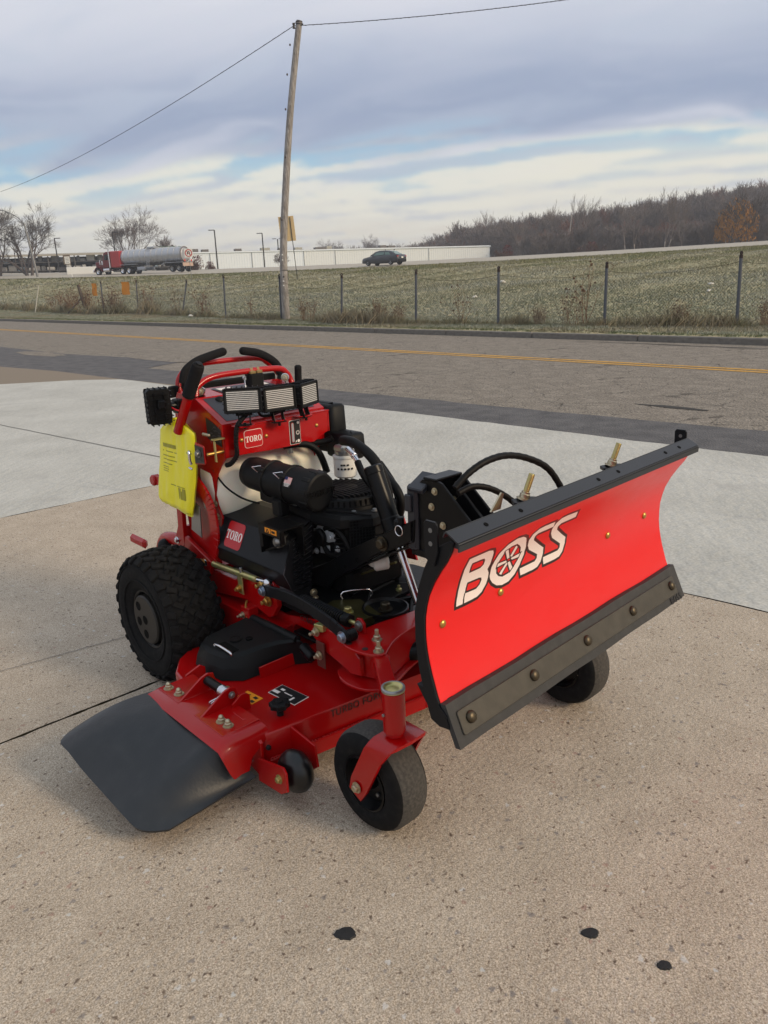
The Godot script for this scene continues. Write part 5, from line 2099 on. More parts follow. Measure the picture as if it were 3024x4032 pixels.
	for q in [[.6, .695], [.645, .68]]:
		var c := v(q[0], .2222, q[1])
		for k in 3:
			var a := TAU * k / 3.0 + 1.5
			var b := a + TAU / 3.0
			g.bar(c + Vector3(cos(a), 0, sin(a)) * .018, c + Vector3(cos(b), 0, sin(b)) * .018, .003, .0008)
		g.bar(c + v(-.004, 0, 0), c + v(.006, 0, 0), .004, .0008)
	for q in [[.585, .735], [.607, .745], [.64, .718], [.655, .725]]: g.boxc(v(q[0], .2222, q[1]), Vector3(.012, .0008, .018))
	part("print", g, M.print_black, wd)
	g = Geo.new()
	g.ball(v(.62, .221, .60), .014, 12, Vector3(1, .5, 1))
	part("plug_bolt", g, M.zinc_yellow, deck)
	# side end plate in front of the chute, and the roller bracket
	g = Geo.new()
	side_plate(g, .716, [[.85, .09], [.94, .07], [.955, .12], [.955, .2], [.90, .235], [.86, .25], [.80, .25], [.80, .232], [.86, .215], [.905, .19], [.9, .11]], .012)
	part("end_plate", g, M.red, deck)
	g = Geo.new()
	side_plate(g, .726, [[.94, .06], [1.07, .075], [1.105, .10], [1.105, .165], [1.09, .182], [.95, .15]], .008)
	side_plate(g, .60, [[.95, .08], [1.07, .1], [1.10, .125], [1.09, .2], [.96, .215]], .008)
	var rb := part("roller_bracket", g, M.red, deck)
	g = Geo.new()
	g.lathe(Geo.frame(v(.617, .127, 1.065), Vector3(1, 0, 0)), [[0, .002], [.03, .004], [.043, .006], [.059, .016], [.069, .031], [.0725, .045], [.069, .059], [.059, .074], [.043, .084], [.03, .086], [0, .088]], 28, true)
	part("anti_scalp_roller", g, mat("roller_black", Color(.06, .062, .07), .32), rb)
	g = Geo.new()
	g.nut(v(.726, .13, 1.066), Vector3(1, 0, 0), .011, .012)
	part("bolt", g, M.zinc_yellow, rb)
	g = Geo.new()
	g.nut(v(.70, .19, .97), v(0, 0, 1), .009, .014, false)
	part("cap_bolt", g, M.black_plastic, rb)
	# left roller
	g = Geo.new()
	g.lathe(Geo.frame(v(-.71, .127, 1.065), Vector3(1, 0, 0)), [[0, .002], [.05, .006], [.08, .036], [.084, .052], [.08, .068], [.05, .098], [0, .102]], 20, true)
	part("anti_scalp_roller", g, M.roller_black, deck)

func mower_chute():
	var ch := Node3D.new()
	ch.name = "discharge_chute"
	MOW.add_child(ch)
	# hinge plate bent over the chute's root
	var g := Geo.new()
	var rows := []
	for q in [[.675, .236, 0.0], [.74, .24, 0.0], [.80, .242, .0], [.845, .236, .0], [.856, .226, .0]]:
		var r := []
		for f in [.452, .46, .6, .75, .905]: r.append(v(q[0] + (.012 if f < .46 else 0.0), q[1] - (.006 if f < .455 else 0.0), f))
		# front corner bends down over the side
		r.append(v(q[0] - .004, q[1] - .006, .925))
		r.append(v(q[0] - .008, q[1] - .03, .938))
		r.append(v(q[0] * .62 + .30, q[1] - (.035 if q[0] < .73 else .085), .945))
		r.append(v(q[0] * .5 + .393, q[1] - (.036 if q[0] < .73 else (.118 if q[0] < .85 else .105)), .946))
		rows.append(r)
	g.sheet(rows, .006)
	part("hinge_plate", g, M.red, ch)
	for fc in [.60, .745]:
		g = Geo.new()
		var s := .125
		front_plate(g, fc + .004, [[.82, .244], [.80, .252], [.715, .305], [.69, .312], [.668, .305], [.66, .27], [.675, .244]], .008)
		flat_plate(g, .249, [[.675, fc - .03 if fc > .7 else fc - .14], [.815, fc - .03 if fc > .7 else fc - .14], [.815, fc + (.15 if fc > .7 else .005)], [.675, fc + (.15 if fc > .7 else .005)]], .007)
		var b := part("hinge_bracket", g, M.red, ch)
		g = Geo.new()
		for q in ([[.79, .492], [.784, .556]] if fc < .7 else [[.772, .819], [.77, .858]]):
			g.nut(v(q[0], .249, q[1]), Vector3.UP, .0125, .014, true, .006)
			g.ball(v(q[0], .266, q[1]), .009, 10)
		part("nut", g, M.zinc, b)
	g = Geo.new()
	g.cyl(v(.695, .287, .595), v(.695, .287, .70), .0165, 16, .003)
	var rod := part("hinge_rod", g, M.black, ch)
	g = Geo.new()
	var sp := []
	for i in 100:
		var a := i / 100.0 * TAU * 9.0
		sp.append(v(.695 + cos(a) * .017, .287 + sin(a) * .017, .70 + i / 100.0 * .036))
	g.tube(sp, .0024, 5)
	part("spring", g, M.chrome, rod)
	g = Geo.new()
	g.tube(smooth_path(vs([[.70, .27, .70], [.735, .245, .69], [.745, .26, .7], [.725, .27, .712]]), 4), .003, 6)
	part("clip", g, M.chrome, rod)
	g = Geo.new()
	g.nut(v(.69, .288, .757), v(0, 0, 1), .009, .01)
	part("bolt", g, M.steel, rod)
	# deck-side ears the hinge hangs from
	g = Geo.new()
	front_plate(g, .775, [[.70, .215], [.63, .215], [.63, .27], [.645, .285], [.665, .285], [.70, .262]], .008)
	front_plate(g, .455, [[.70, .215], [.62, .215], [.62, .255], [.64, .27], [.70, .25]], .008)
	part("deck_ear", g, M.red, ch)
	# rubber deflector: flat at the root, drooping to the tip, front edge curled down
	g = Geo.new()
	rows = []
	# each row runs from the rear corner to the front skirt, u from root to tip
	var NU := 22
	var NW := 30
	for i in NU + 1:
		var u := i / float(NU)
		var r := []
		for j in NW + 1:
			var w := j / float(NW)
			w = w - .07 * sin(TAU * w)
			# tip edge, with rounded corners
			var tr := 1.165 - .045 * w - .07 * pow(maxf(0.0, (w - .86) / .14), 2.4) - .075 * pow(maxf(0.0, (.1 - w) / .1), 2.4)
			var tf := lerpf(.378, .942, w) - .0 * w
			var ty := .172 - .118 * pow(w, .9)
			var rr := lerpf(lerpf(.80, .735, smoothstep(.86, 1.0, w)), tr, u)
			var ff := lerpf(lerpf(.455, .94, w), tf, u)
			# at the root the sheet is flat and turns down sharply at its front edge
			var ry := .233 - .155 * smoothstep(lerpf(.84, .72, u), 1.0, w)
			var y := lerpf(ry, ty, pow(u, .82))
			y += .022 * sin(PI * u) * (1.0 - smoothstep(.25, .75, w)) + .01 * u * exp(-pow((w - .18) / .1, 2.0))
			r.append(v(rr, maxf(y, .03), ff))
		rows.append(r)
	g.sheet(rows, .008)
	part("deflector", g, M.rubber_sheet, ch)

func bolt(called: String, p: Vector3, ax: Vector3, r: float, h: float, m: Material, parent: Node, stud := 0.0):
	var g := Geo.new()
	g.nut(p, ax, r, h, true, stud)
	part(called, g, m, parent)

func mower_frame():
	var fr := Node3D.new()
	fr.name = "chassis"
	MOW.add_child(fr)
	var X := Vector3(1, 0, 0)
	for s in [1.0, -1.0]:
		var g := Geo.new()
		var rr := .312 if s > 0 else -.287
		side_plate(g, rr, [[-.28, .33], [-.26, .43], [.21, .447], [.39, .495], [.44, .513], [.485, .512], [.50, .49], [.505, .41], [.47, .36], [.44, .347], [.41, .352], [.29, .378], [-.02, .33]], .025, .003)
		var rail := part("side_rail", g, M.red, fr)
		g = Geo.new()
		side_plate(g, rr - s * .05 - (.0 if s > 0 else -.0), [[-.3, .20], [-.3, .36], [.5, .36], [.9, .44], [1.0, .44], [1.0, .345], [.55, .335], [.48, .25], [.1, .2]], .008)
		part("inner_plate", g, M.red, rail)
		g = Geo.new()
		side_plate(g, rr + (.046 if s > 0 else -.021), [[.79, .40], [.81, .455], [.93, .455], [1.0, .438], [1.045, .40], [1.05, .335], [1.0, .325], [.93, .345], [.86, .36]], .02, .003)
		part("front_plate", g, M.red, rail)
	# letters on the inner plate
	lettering("lettering", "COMMAND", "Droid Sans", 400, .022, v(.2635, .378, .665), v(0, 0, 1), Vector3.UP, M.print_black, fr, 1.0)
	# upper and lower carrier plates, joined by webs
	var up_poly := [[.372, .975], [.388, 1.01], [.385, 1.07], [.37, 1.12], [.338, 1.155], [.30, 1.13], [.24, 1.095], [.15, 1.075], [.0, 1.06], [-.15, 1.075], [-.24, 1.095], [-.30, 1.13], [-.338, 1.155], [-.385, 1.07], [-.388, 1.01], [-.372, .975], [-.34, .97], [-.3, .985], [-.29, .96], [-.2, .955], [-.1, .972], [0, .98], [.1, .972], [.2, .955], [.29, .96], [.3, .985], [.34, .97]]
	var g := Geo.new()
	flat_plate(g, .447, soften(up_poly), .011, .002)
	var cp := part("carrier_plate", g, M.red, fr)
	g = Geo.new()
	flat_plate(g, .318, soften([[.34, .90], [.40, .98], [.40, 1.09], [.33, 1.16], [.1, 1.07], [-.1, 1.07], [-.33, 1.16], [-.40, 1.09], [-.40, .98], [-.34, .90]]), .011, .002)
	part("carrier_plate", g, M.red, fr)
	g = Geo.new()
	g.bar(v(.35, .382, .98), v(.30, .382, 1.12), .01, .118)
	g.bar(v(-.35, .382, .98), v(-.30, .382, 1.12), .01, .118)
	g.bar(v(.29, .382, 1.11), v(.1, .382, 1.05), .01, .118)
	g.bar(v(.1, .382, 1.05), v(-.1, .382, 1.05), .01, .118)
	g.bar(v(-.1, .382, 1.05), v(-.29, .382, 1.11), .01, .118)
	part("web_plate", g, M.red, cp)
	for q in [[.283, 1.055], [.337, 1.122]]: bolt("stud_nut", v(q[0], .447, q[1]), Vector3.UP, .0125, .018, M.zinc, cp, .02)
	for q in [[-.283, 1.055], [-.337, 1.122]]: bolt("stud_nut", v(q[0], .447, q[1]), Vector3.UP, .0125, .018, M.zinc, cp, .02)
	for q in [[.366, 1.005], [.355, 1.075]]:
		g = Geo.new()
		g.cyl(v(q[0], .4462, q[1]), v(q[0], .4478, q[1]), .011, 12)
		part("hole", g, mat("red_hole", Color(.16, .01, .015), .7), cp)
	for s in [1.0, -1.0]:
		g = Geo.new()
		g.bar(v(s * .325, .412, 1.10), v(s * .345, .412, 1.15), .054, .054, Vector3.UP, .004)
		g.bar(v(s * .335, .412, 1.13), v(.52 if s > 0 else -.483, .425, 1.385), .052, .052, Vector3.UP, .004)
		part("caster_arm", g, M.red, fr)
	# deck lift hanger
	g = Geo.new()
	side_plate(g, .372, [[.815, .43], [.87, .445], [.87, .47], [.82, .462]], .05, .002)
	var hg := part("hanger_bracket", g, M.zinc_yellow, fr)
	bolt("nut", v(.374, .437, .835), X, .012, .016, M.zinc, hg, .014)
	g = Geo.new()
	side_plate(g, .372, [[.825, .30], [.87, .30], [.87, .40], [.825, .40]], .006)
	part("link_plate", g, mat("worn_red_steel", Color(.4, .2, .17), .5, .4), hg)
	bolt("nut", v(.374, .348, .845), X, .012, .014, M.zinc, hg, .01)
	g = Geo.new()
	g.cyl(v(.34, .32, .70), v(.35, .30, .77), .02, 14, .004)
	part("dark_roller", g, M.black, fr)
	# turnbuckle rod on the rail
	g = Geo.new()
	g.tube(vs([[.322, .482, .06], [.322, .5, .395]]), .0135, 14)
	var tb := part("turnbuckle_rod", g, M.zinc_yellow, fr)
	g = Geo.new()
	g.tube(vs([[.322, .478, .02], [.322, .482, .06]]), .010, 10)
	g.tube(vs([[.322, .5, .395], [.322, .506, .46]]), .010, 10)
	g.ball(v(.322, .478, .012), .02, 12)
	g.ball(v(.322, .507, .47), .02, 12)
	part("rod_end", g, M.chrome, tb)
	bolt("nut", v(.33, .478, .0), X, .016, .02, M.brass, tb, .016)
	bolt("nut", v(.318, .49, .43), X, .016, .018, M.brass, tb, .018)
	bolt("nut", v(.318, .425, .455), X, .016, .018, M.brass, tb, .014)
	g = Geo.new()
	side_plate(g, .335, [[.265, .41], [.30, .41], [.30, .485], [.29, .495], [.265, .495]], .006)
	g.bar(v(.335, .49, .282), v(.30, .492, .282), .034, .005)
	var lug := part("latch_bracket", g, M.zinc_yellow, fr)
	bolt("nut", v(.336, .433, .276), X, .012, .014, M.brass, lug, .008)
	g = Geo.new()
	g.cyl(v(.325, .492, .285), v(.325, .525, .285), .008, 10, .002)
	part("pin", g, M.steel, lug)
	# red inner axle box and pin by the tyre
	g = Geo.new()
	g.boxc(v(.25, .27, .20), Vector3(.18, .12, .66), .005)
	part("axle_box", g, M.red, fr)
	g = Geo.new()
	g.boxc(v(.33, .335, .33), Vector3(.05, .075, .06), .004)
	var pinb := part("link_block", g, M.red, fr)
	bolt("nut", v(.356, .335, .318), X, .01, .016, M.zinc, pinb, .012)
	g = Geo.new()
	g.tube(smooth_path(vs([[.345, .40, .34], [.35, .375, .335], [.345, .35, .345], [.352, .33, .34]]), 3), .005, 6)
	part("chain", g, M.brass, pinb)
	# bent black strap
	g = Geo.new()
	var path := smooth_path(vs([[.335, .478, .46], [.345, .500, .6], [.362, .512, .76], [.372, .495, .92], [.37, .464, 1.0]]), 4)
	for i in path.size() - 1: g.bar(path[i], path[i + 1] + (path[i + 1] - path[i]) * .08, .012, .046, Vector3.UP, .002)
	var st := part("damper_strap", g, M.black_coat, fr)
	bolt("bolt", v(.345, .478, .462), X, .015, .014, mat("blue_zinc", Color(.66, .7, .76), .3, .9), st)
	bolt("bolt", v(.378, .468, .985), X, .015, .014, M.blue_zinc, st)
	g = Geo.new()
	g.cyl(v(.33, .47, 1.0), v(.372, .468, .99), .021, 14, .003)
	part("bush", g, M.black, st)
	# compression spring and its rod
	g = Geo.new()
	var sp := []
	var n := 340
	for i in n:
		var u := i / float(n - 1)
		var c := v(.30, .487, .665).lerp(v(.285, .474, .885), u)
		var a := u * TAU * 20.0
		sp.append(c + Vector3(cos(a), sin(a), 0) * .0195)
	g.tube(sp, .0042, 5)
	var spr := part("spring", g, M.black_coat, fr)
	g = Geo.new()
	g.cyl(v(.285, .474, .885), v(.283, .472, .915), .026, 6)
	part("spring_seat", g, M.black_plastic, spr)
	g = Geo.new()
	g.cyl(v(.298, .485, .69), v(.28, .47, .975), .0075, 8)
	part("spring_rod", g, M.zinc_yellow, spr)
	g = Geo.new()
	side_plate(g, .285, [[.94, .43], [.94, .475], [.955, .497], [.975, .5], [.992, .485], [.995, .43]], .01)
	var ear := part("spring_ear", g, M.red, fr)
	bolt("bolt", v(.286, .472, .967), X, .014, .012, M.steel, ear)
	# black tray under the engine and gold tensioner plate
	g = Geo.new()
	flat_plate(g, .43, [[.285, .02], [.285, .62], [.2, .8], [-.2, .8], [-.285, .62], [-.285, .02]], .02)
	flat_plate(g, .30, [[.26, .5], [.26, 1.0], [-.26, 1.0], [-.26, .5]], .01)
	part("engine_tray", g, M.black, fr)
	g = Geo.new()
	g.boxc(v(0, .32, .05), Vector3(.50, .2, .74), .01)
	part("transaxle", g, M.engine_black, fr)
	g = Geo.new()
	g.boxc(v(0, .44, -.13), Vector3(.56, .02, .32))
	g.boxc(v(0, .5, -.27), Vector3(.58, .14, .02))
	part("rear_pan", g, M.red, fr)
	g = Geo.new()
	flat_plate(g, .447, [[.25, .70], [.25, .895], [.13, .905], [.09, .75], [.17, .68]], .006)
	g.bar(v(.25, .435, .898), v(.13, .435, .908), .006, .03)
	var ten := part("tensioner_plate", g, mat("olive_plate", Color(.33, .31, .17), .35, .7), fr)
	bolt("nut", v(.205, .447, .81), Vector3.UP, .015, .022, M.zinc_yellow, ten)
	g = Geo.new()
	g.tube(smooth_path(vs([[.14, .447, .70], [.135, .475, .70], [.05, .475, .755], [.045, .447, .76]]), 3), .004, 6)
	part("wire_handle", g, M.chrome, ten)
	# belts and pulleys
	for q in [[.085, .455, .885, .088, true], [-.095, .43, .77, .085, false]]:
		g = Geo.new()
		var f := Geo.frame(v(q[0], q[1] - .04, q[2]), Vector3.UP)
		g.lathe(f, [[.02, 0], [q[3], .0], [q[3], .006], [q[3] - .012, .014], [q[3], .028], [q[3], .04], [q[3] - .006, .041], [q[3] - .012, .03], [.03, .024], [.02, .024], [0, .026]], 36)
		var p := part("pulley", g, M.black, fr)
		if q[4]: bolt("bolt", v(q[0], q[1] - .014, q[2]), Vector3.UP, .019, .03, M.bolt_dark, p)
		else:
			g = Geo.new()
			g.lathe(Geo.frame(v(q[0], q[1] - .012, q[2]), Vector3.UP), [[.026, 0], [.026, .008], [.012, .012], [.012, .02], [.006, .022], [.006, .034], [0, .036]], 16)
			part("hub", g, M.zinc_yellow, p)
			for k in 4:
				g = Geo.new()
				var a := TAU * k / 4.0 + .5
				g.boxc(v(q[0] + cos(a) * .05, q[1] - .0145, q[2] + sin(a) * .05), Vector3(.03, .002, .026))
				part("spoke_gap", g, mat("deep_red", Color(.3, .02, .03), .5), p)
	g = Geo.new()
	g.tube(vs([[.15, .425, .83], [.0, .43, .70], [-.15, .43, .68]]), .008, 6)
	g.tube(vs([[.02, .425, .95], [-.08, .42, .86], [-.17, .415, .79]]), .008, 6)
	part("belt", g, M.hose, fr)
	# front lower plow tie: dark tube and knuckle
	g = Geo.new()
	g.tube(vs([[.15, .335, 1.02], [.07, .345, 1.1], [-.02, .35, 1.16]]), .035, 14)
	part("cross_tube", g, M.black, fr)
	# rear platform and hoops
	g = Geo.new()
	g.tube(smooth_path(vs([[.30, .50, -.25], [.305, .505, -.33], [.30, .48, -.42], [.295, .42, -.47]]), 5), .03, 12)
	var hp := part("rear_hoop", g, M.red, fr)
	g = Geo.new()
	g.ball(v(.34, .475, -.35), .032, 14)
	part("ball_knob", g, M.black_plastic, hp)
	g = Geo.new()
	g.boxc(v(0, .22, -.55), Vector3(.56, .03, .42), .01)
	g.boxc(v(.3, .40, -.72), Vector3(.03, .05, .16), .02)
	part("platform", g, M.red, fr)

func mower_hood():
	var hd := Node3D.new()
	hd.name = "muffler_guard"
	MOW.add_child(hd)
	var g := Geo.new()
	# folded sheet: lower flange, slanted face, top
	var a0 := [.29, .515]
	var rows := []
	for f in [.075, .60]:
		var tf := -.018 if f < .3 else -.012
		rows.append([v(.30, .50, f + .0), v(.338, .578, f + .005), v(.338, .584, f + .005), v(.285, .694, f + tf), v(.281, .70, f + tf), v(.16, .738, f - .05), v(.12, .738, f - .055)])
	for k in 6:
		g.flat()
		g.quad(rows[0][k], rows[1][k], rows[1][k + 1], rows[0][k + 1])
	# rear end wall
	g.fan([rows[0][0], rows[0][1], rows[0][3], rows[0][5], rows[0][6], v(.12, .5, .03)], v(0, 0, -1))
	var sh := part("shell", g, M.black_coat, hd)
	# louvred front wall: strips between two columns of slots
	g = Geo.new()
	var tl := v(.283, .70, .589)
	var tr := v(.135, .738, .545)
	var bl := v(.30, .50, .602)
	var br := v(.18, .475, .56)
	var mid := v(.336, .58, .606)
	g.flat()
	g.fan([tl, mid, bl], v(1, 0, 1))
	var NR := 13
	for i in NR:
		var y0 := float(i) / NR
		var y1 := (i + .72) / NR
		var y2 := (i + 1.0) / NR
		for seg in [[0.0, 1.0, y0, y1], [0.0, .10, y1, y2], [.46, .56, y1, y2], [.93, 1.0, y1, y2]]:
			var pts := []
			for c in [[seg[0], seg[2]], [seg[1], seg[2]], [seg[1], seg[3]], [seg[0], seg[3]]]:
				# slots slope: rows rise towards the outside
				var vy := clampf(c[1], 0, 1)
				pts.append(tl.lerp(bl, vy).lerp(tr.lerp(br, vy), c[0]))
			g.fan(pts, v(.3, 0, 1))
	part("louvre_panel", g, M.black_coat, hd)
	g = Geo.new()
	var bk := v(-.004, 0, -.016)
	g.fan([tl.lerp(bl, .1) + bk, tl.lerp(bl, .9) + bk, br.lerp(tr, .1) + bk, tr.lerp(br, .1) + bk], v(.3, 0, 1))
	part("heat_shield", g, M.steel, hd)
	g = Geo.new()
	g.fan([bl, br, v(.15, .40, .56), v(.20, .40, .585)], v(0, 0, 1))
	part("lower_tab", g, M.black_coat, hd)
	for q in [[.185, .455], [.178, .425]]: bolt("bolt", v(q[0], q[1], .578), v(.3, 0, 1), .011, .012, M.zinc, hd)
	# bright muffler glimpsed through the slots
	g = Geo.new()
	g.cyl(v(.20, .61, .12), v(.20, .61, .53), .07, 18, .01)
	part("muffler", g, mat("muffler_steel", Color(.45, .43, .41), .4, .8), hd)
	# exhaust outlet box
	g = Geo.new()
	var bx := [[.25, .70, .49], [.335, .735, .475], [.335, .66, .485], [.25, .64, .5]]
	g.flat()
	# open-fronted box: top, back, two cheeks
	g.box(Transform3D(Basis(Vector3(0, 0, 1), .0), v(.29, .757, .545)), Vector3(.10, .006, .15))
	g.box(Transform3D(Basis(), v(.29, .70, .472)), Vector3(.10, .12, .006))
	g.box(Transform3D(Basis(), v(.243, .70, .545)), Vector3(.006, .12, .15))
	side_plate(g, .341, [[.47, .757], [.478, .665], [.492, .668], [.486, .757]], .006, 0)
	g.bar(v(.341, .74, .47), v(.341, .74, .62), .005, .036)
	g.bar(v(.341, .755, .617), v(.335, .70, .61), .006, .02, v(1, 0, 0))
	g.bar(v(.325, .655, .50), v(.325, .695, .60), .03, .005)
	var eb := part("exhaust_box", g, M.black, hd)
	g = Geo.new()
	g.cyl(v(.25, .69, .53), v(.315, .685, .54), .022, 14, .003)
	g.ball(v(.30, .69, .545), .024, 12)
	part("exhaust_tip", g, M.steel, eb)
	g = Geo.new()
	g.boxc(v(.3445, .742, .553), Vector3(.0012, .02, .075))
	var wd := part("warning_decal", g, M.decal_orange, eb)
	g = Geo.new()
	g.bar(v(.3456, .735, .524), v(.3456, .735, .542), .001, .003)
	g.bar(v(.3456, .735, .524), v(.3456, .748, .533), .001, .003)
	g.bar(v(.3456, .735, .542), v(.3456, .748, .533), .001, .003)
	g.boxc(v(.3456, .742, .57), Vector3(.001, .009, .02))
	g.boxc(v(.3456, .742, .553), Vector3(.001, .02, .002))
	part("print", g, M.print_black, wd)
	# round-cornered badge on the slanted face
	var up := (v(.285, .694, .3) - v(.338, .584, .3)).normalized()
	var rt := v(0, 0, 1)
	var nn := rt.cross(up)
	var c := v(.338, .584, 0).lerp(v(.285, .694, 0), .56) + v(0, 0, .235)
	g = Geo.new()
	g.prism(Transform3D(Basis(rt, up, nn), c + nn * .0006), rounded(.118, .108, .016), .0012)
	var bd := part("badge", g, M.decal_red, hd)
	lettering("lettering", "TORO", "Droid Serif", 700, .036, c + nn * .0024 - up * .002, rt, up, M.print_white, bd, .78)

func mower_engine():
	var en := Node3D.new()
	en.name = "engine"
	MOW.add_child(en)
	var g := Geo.new()
	g.boxc(v(-.05, .585, .47), Vector3(.27, .30, .36), .03)
	g.boxc(v(-.05, .49, .5), Vector3(.30, .12, .40), .02)
	part("crankcase", g, M.engine_black, en)
	for s in [1.0, -1.0]:
		g = Geo.new()
		g.box(Transform3D(Basis(Vector3.UP, s * -.75), v(-.06 + s * .07, .63, .63)), Vector3(.13, .17, .16), .02)
		for k in 8: g.box(Transform3D(Basis(Vector3.UP, s * -.75), v(-.06 + s * .08, .56 + k * .02, .64)), Vector3(.14, .005, .17), .001)
		part("cylinder", g, M.engine_black, en)
	# blower housing with flared shoulders
	g = Geo.new()
	var o := [[.13, .37], [.155, .55], [.13, .70], [.03, .775], [-.10, .76], [-.2, .66], [-.215, .5], [-.16, .36], [0, .31]]
	flat_plate(g, .775, o, .055, .012)
	flat_plate(g, .722, [[.07, .40], [.085, .55], [.07, .68], [.0, .73], [-.10, .72], [-.18, .62], [-.18, .45], [-.1, .38]], .06, .01)
	var bh := part("blower_housing", g, M.black_plastic, en)
	g = Geo.new()
	var c := v(-.035, .775, .535)
	g.lathe(Geo.frame(c, Vector3.UP), [[.166, 0], [.163, .012], [.158, .014], [.152, .04], [.146, .046], [.06, .052]], 44)
	g.lathe(Geo.frame(c, Vector3.UP), [[.06, .052], [.05, .056], [0, .056]], 30)
	var sc := part("fan_screen", g, M.engine_black, bh)
	g = Geo.new()
	for i in 15:
		var x := -.128 + i * .0183
		var hl := sqrt(maxf(0.0, .14 * .14 - x * x))
		g.bar(c + Vector3(x, .054 - absf(x) * .03, -hl), c + Vector3(x, .054 - absf(x) * .03, hl), .008, .01, Vector3.UP, .002)
	part("screen_bar", g, M.black_plastic, sc).set_meta("kind", "stuff")
	g = Geo.new()
	for i in 44:
		var a := TAU * i / 44.0
		var ax := Vector3(cos(a), 0, sin(a))
		g.box(Transform3D(Basis(Vector3(-sin(a), 0, cos(a)), Vector3.UP, ax), c + ax * .1565 + Vector3.UP * .027), Vector3(.008, .024, .006), .002)
	part("vent_slot", g, M.recess, sc).set_meta("kind", "stuff")
	# shroud edge and honeycomb grille on the forward side
	g = Geo.new()
	g.box(Transform3D(Basis(Vector3.UP, -.5), v(.055, .70, .735)), Vector3(.10, .13, .03), .006)
	var gr := part("grille", g, M.recess, en)
	g = Geo.new()
	var gb := Transform3D(Basis(Vector3.UP, -.5), v(.055, .70, .735))
	for i in 9:
		g.bar(gb * Vector3(-.048 + i * .012, -.06, -.017), gb * Vector3(-.048 + i * .012, .06, -.017), .003, .003, Vector3(1, 0, 0))
	for i in 11:
		g.bar(gb * Vector3(-.05, -.06 + i * .012, -.017), gb * Vector3(.05, -.06 + i * .012, -.017), .003, .003)
	part("grille_mesh", g, M.black_plastic, gr).set_meta("kind", "stuff")
	# right-hand face: fuel pump bracket, oil lines, bolts
	g = Geo.new()
	g.boxc(v(.085, .66, .57), Vector3(.03, .16, .25), .012)
	part("side_cover", g, M.engine_black, en)
	g = Geo.new()
	side_plate(g, .116, [[.488, .655], [.488, .685], [.525, .69], [.552, .725], [.565, .732], [.578, .725], [.6, .695], [.642, .695], [.642, .662], [.605, .65], [.525, .645]], .006)
	var pb := part("pump_bracket", g, M.bracket_zinc, en)
	g = Geo.new()
	g.cyl(v(.115, .665, .563), v(.138, .665, .563), .036, 20, .006)
	g.bar(v(.139, .645, .545), v(.139, .685, .581), .004, .006)
	part("pump", g, M.engine_black, pb)
	for q in [[.505, .67], [.627, .678], [.565, .718]]: bolt("bolt", v(.117, q[1], q[0]), Vector3(1, 0, 0), .01, .012, M.bracket_zinc, pb)
	g = Geo.new()
	g.tube(smooth_path(vs([[.11, .70, .58], [.115, .722, .64], [.11, .69, .69], [.10, .64, .715]]), 5), .011, 8)
	g.tube(smooth_path(vs([[.115, .63, .575], [.12, .605, .61], [.11, .61, .67], [.10, .63, .70]]), 5), .011, 8)
	part("hose", g, M.hose, en)
	g = Geo.new()
	side_plate(g, .11, [[.54, .59], [.54, .62], [.6, .635], [.6, .6]], .005)
	part("clamp_plate", g, M.bracket_zinc, en)
	for q in [[.485, .585], [.52, .595], [.655, .635], [.585, .62]]: bolt("bolt", v(.112, q[1], q[0]), Vector3(1, 0, 0), .009, .01, M.bracket_zinc, en)
	for q in [[.10, .777, .60], [.06, .777, .70], [-.01, .777, .74], [.115, .777, .45]]: bolt("bolt", v(q[0], q[1], q[2]), Vector3.UP, .009, .01, M.steel, en)
	g = Geo.new()
	g.tube(smooth_path(vs([[.15, .80, .46], [.14, .79, .56], [.10, .785, .66], [.04, .78, .78]]), 4), .004, 6)
	g.tube(smooth_path(vs([[.30, .90, .10], [.29, .84, .16], [.27, .80, .25], [.24, .785, .33]]), 4), .004, 6)
	part("cable", g, M.hose, en)
	g = Geo.new()
	g.tube(smooth_path(vs([[.17, .79, .47], [.165, .80, .50], [.15, .785, .52]]), 3), .005, 6)
	g.boxc(v(.165, .792, .455), Vector3(.012, .014, .05), .003)
	g.boxc(v(.15, .785, .50), Vector3(.012, .012, .03), .003)
	part("throttle_linkage", g, M.steel, en)
	# white oil filter body low in front
	g = Geo.new()
	g.cyl(v(.06, .60, .80), v(.02, .61, .84), .034, 16, .006)
	g.ball(v(.05, .615, .80), .036, 14)
	part("oil_filter", g, M.white, en)
	g = Geo.new()
	g.cyl(v(.03, .66, .80), v(.03, .70, .80), .013, 8)
	g.cyl(v(.01, .65, .82), v(-.02, .66, .84), .013, 8)
	part("brass_fitting", g, M.chrome, en)
	# canister air filter
	var a := v(.205, .893, .215)
	var b := v(.148, .862, .615)
	var dir := (b - a).normalized()
	var L := a.distance_to(b)
	g = Geo.new()
	g.lathe(Geo.frame(a, b - a), [[0, 0], [.045, .002], [.06, .012], [.066, .04], [.068, L * .34], [.074, L * .345], [.075, L * .375], [.07, L * .38], [.071, L * .62], [.077, L * .625], [.078, L * .66], [.073, L * .665], [.073, L - .07]], 36)
	var af := part("air_filter", g, M.black_plastic, en)
	g = Geo.new()
	var capf := Geo.frame(b - dir * .075, dir)
	g.lathe(capf, [[.073, 0], [.078, .004], [.079, .06], [.074, .074], [.066, .078], [.0, .078]], 36)
	for k in 10:
		var an := TAU * k / 10.0
		var rx := capf.basis.x * cos(an) + capf.basis.z * sin(an)
		g.box(Transform3D(Basis(dir.cross(rx), rx, dir), capf.origin + rx * .076 + dir * .05), Vector3(.02, .01, .04), .004)
	var cap := part("end_cap", g, M.black_plastic, af)
	var cr := v(-1, -.0, -.32)
	cr = (cr - dir * cr.dot(dir)).normalized()
	var cu := dir.cross(cr)
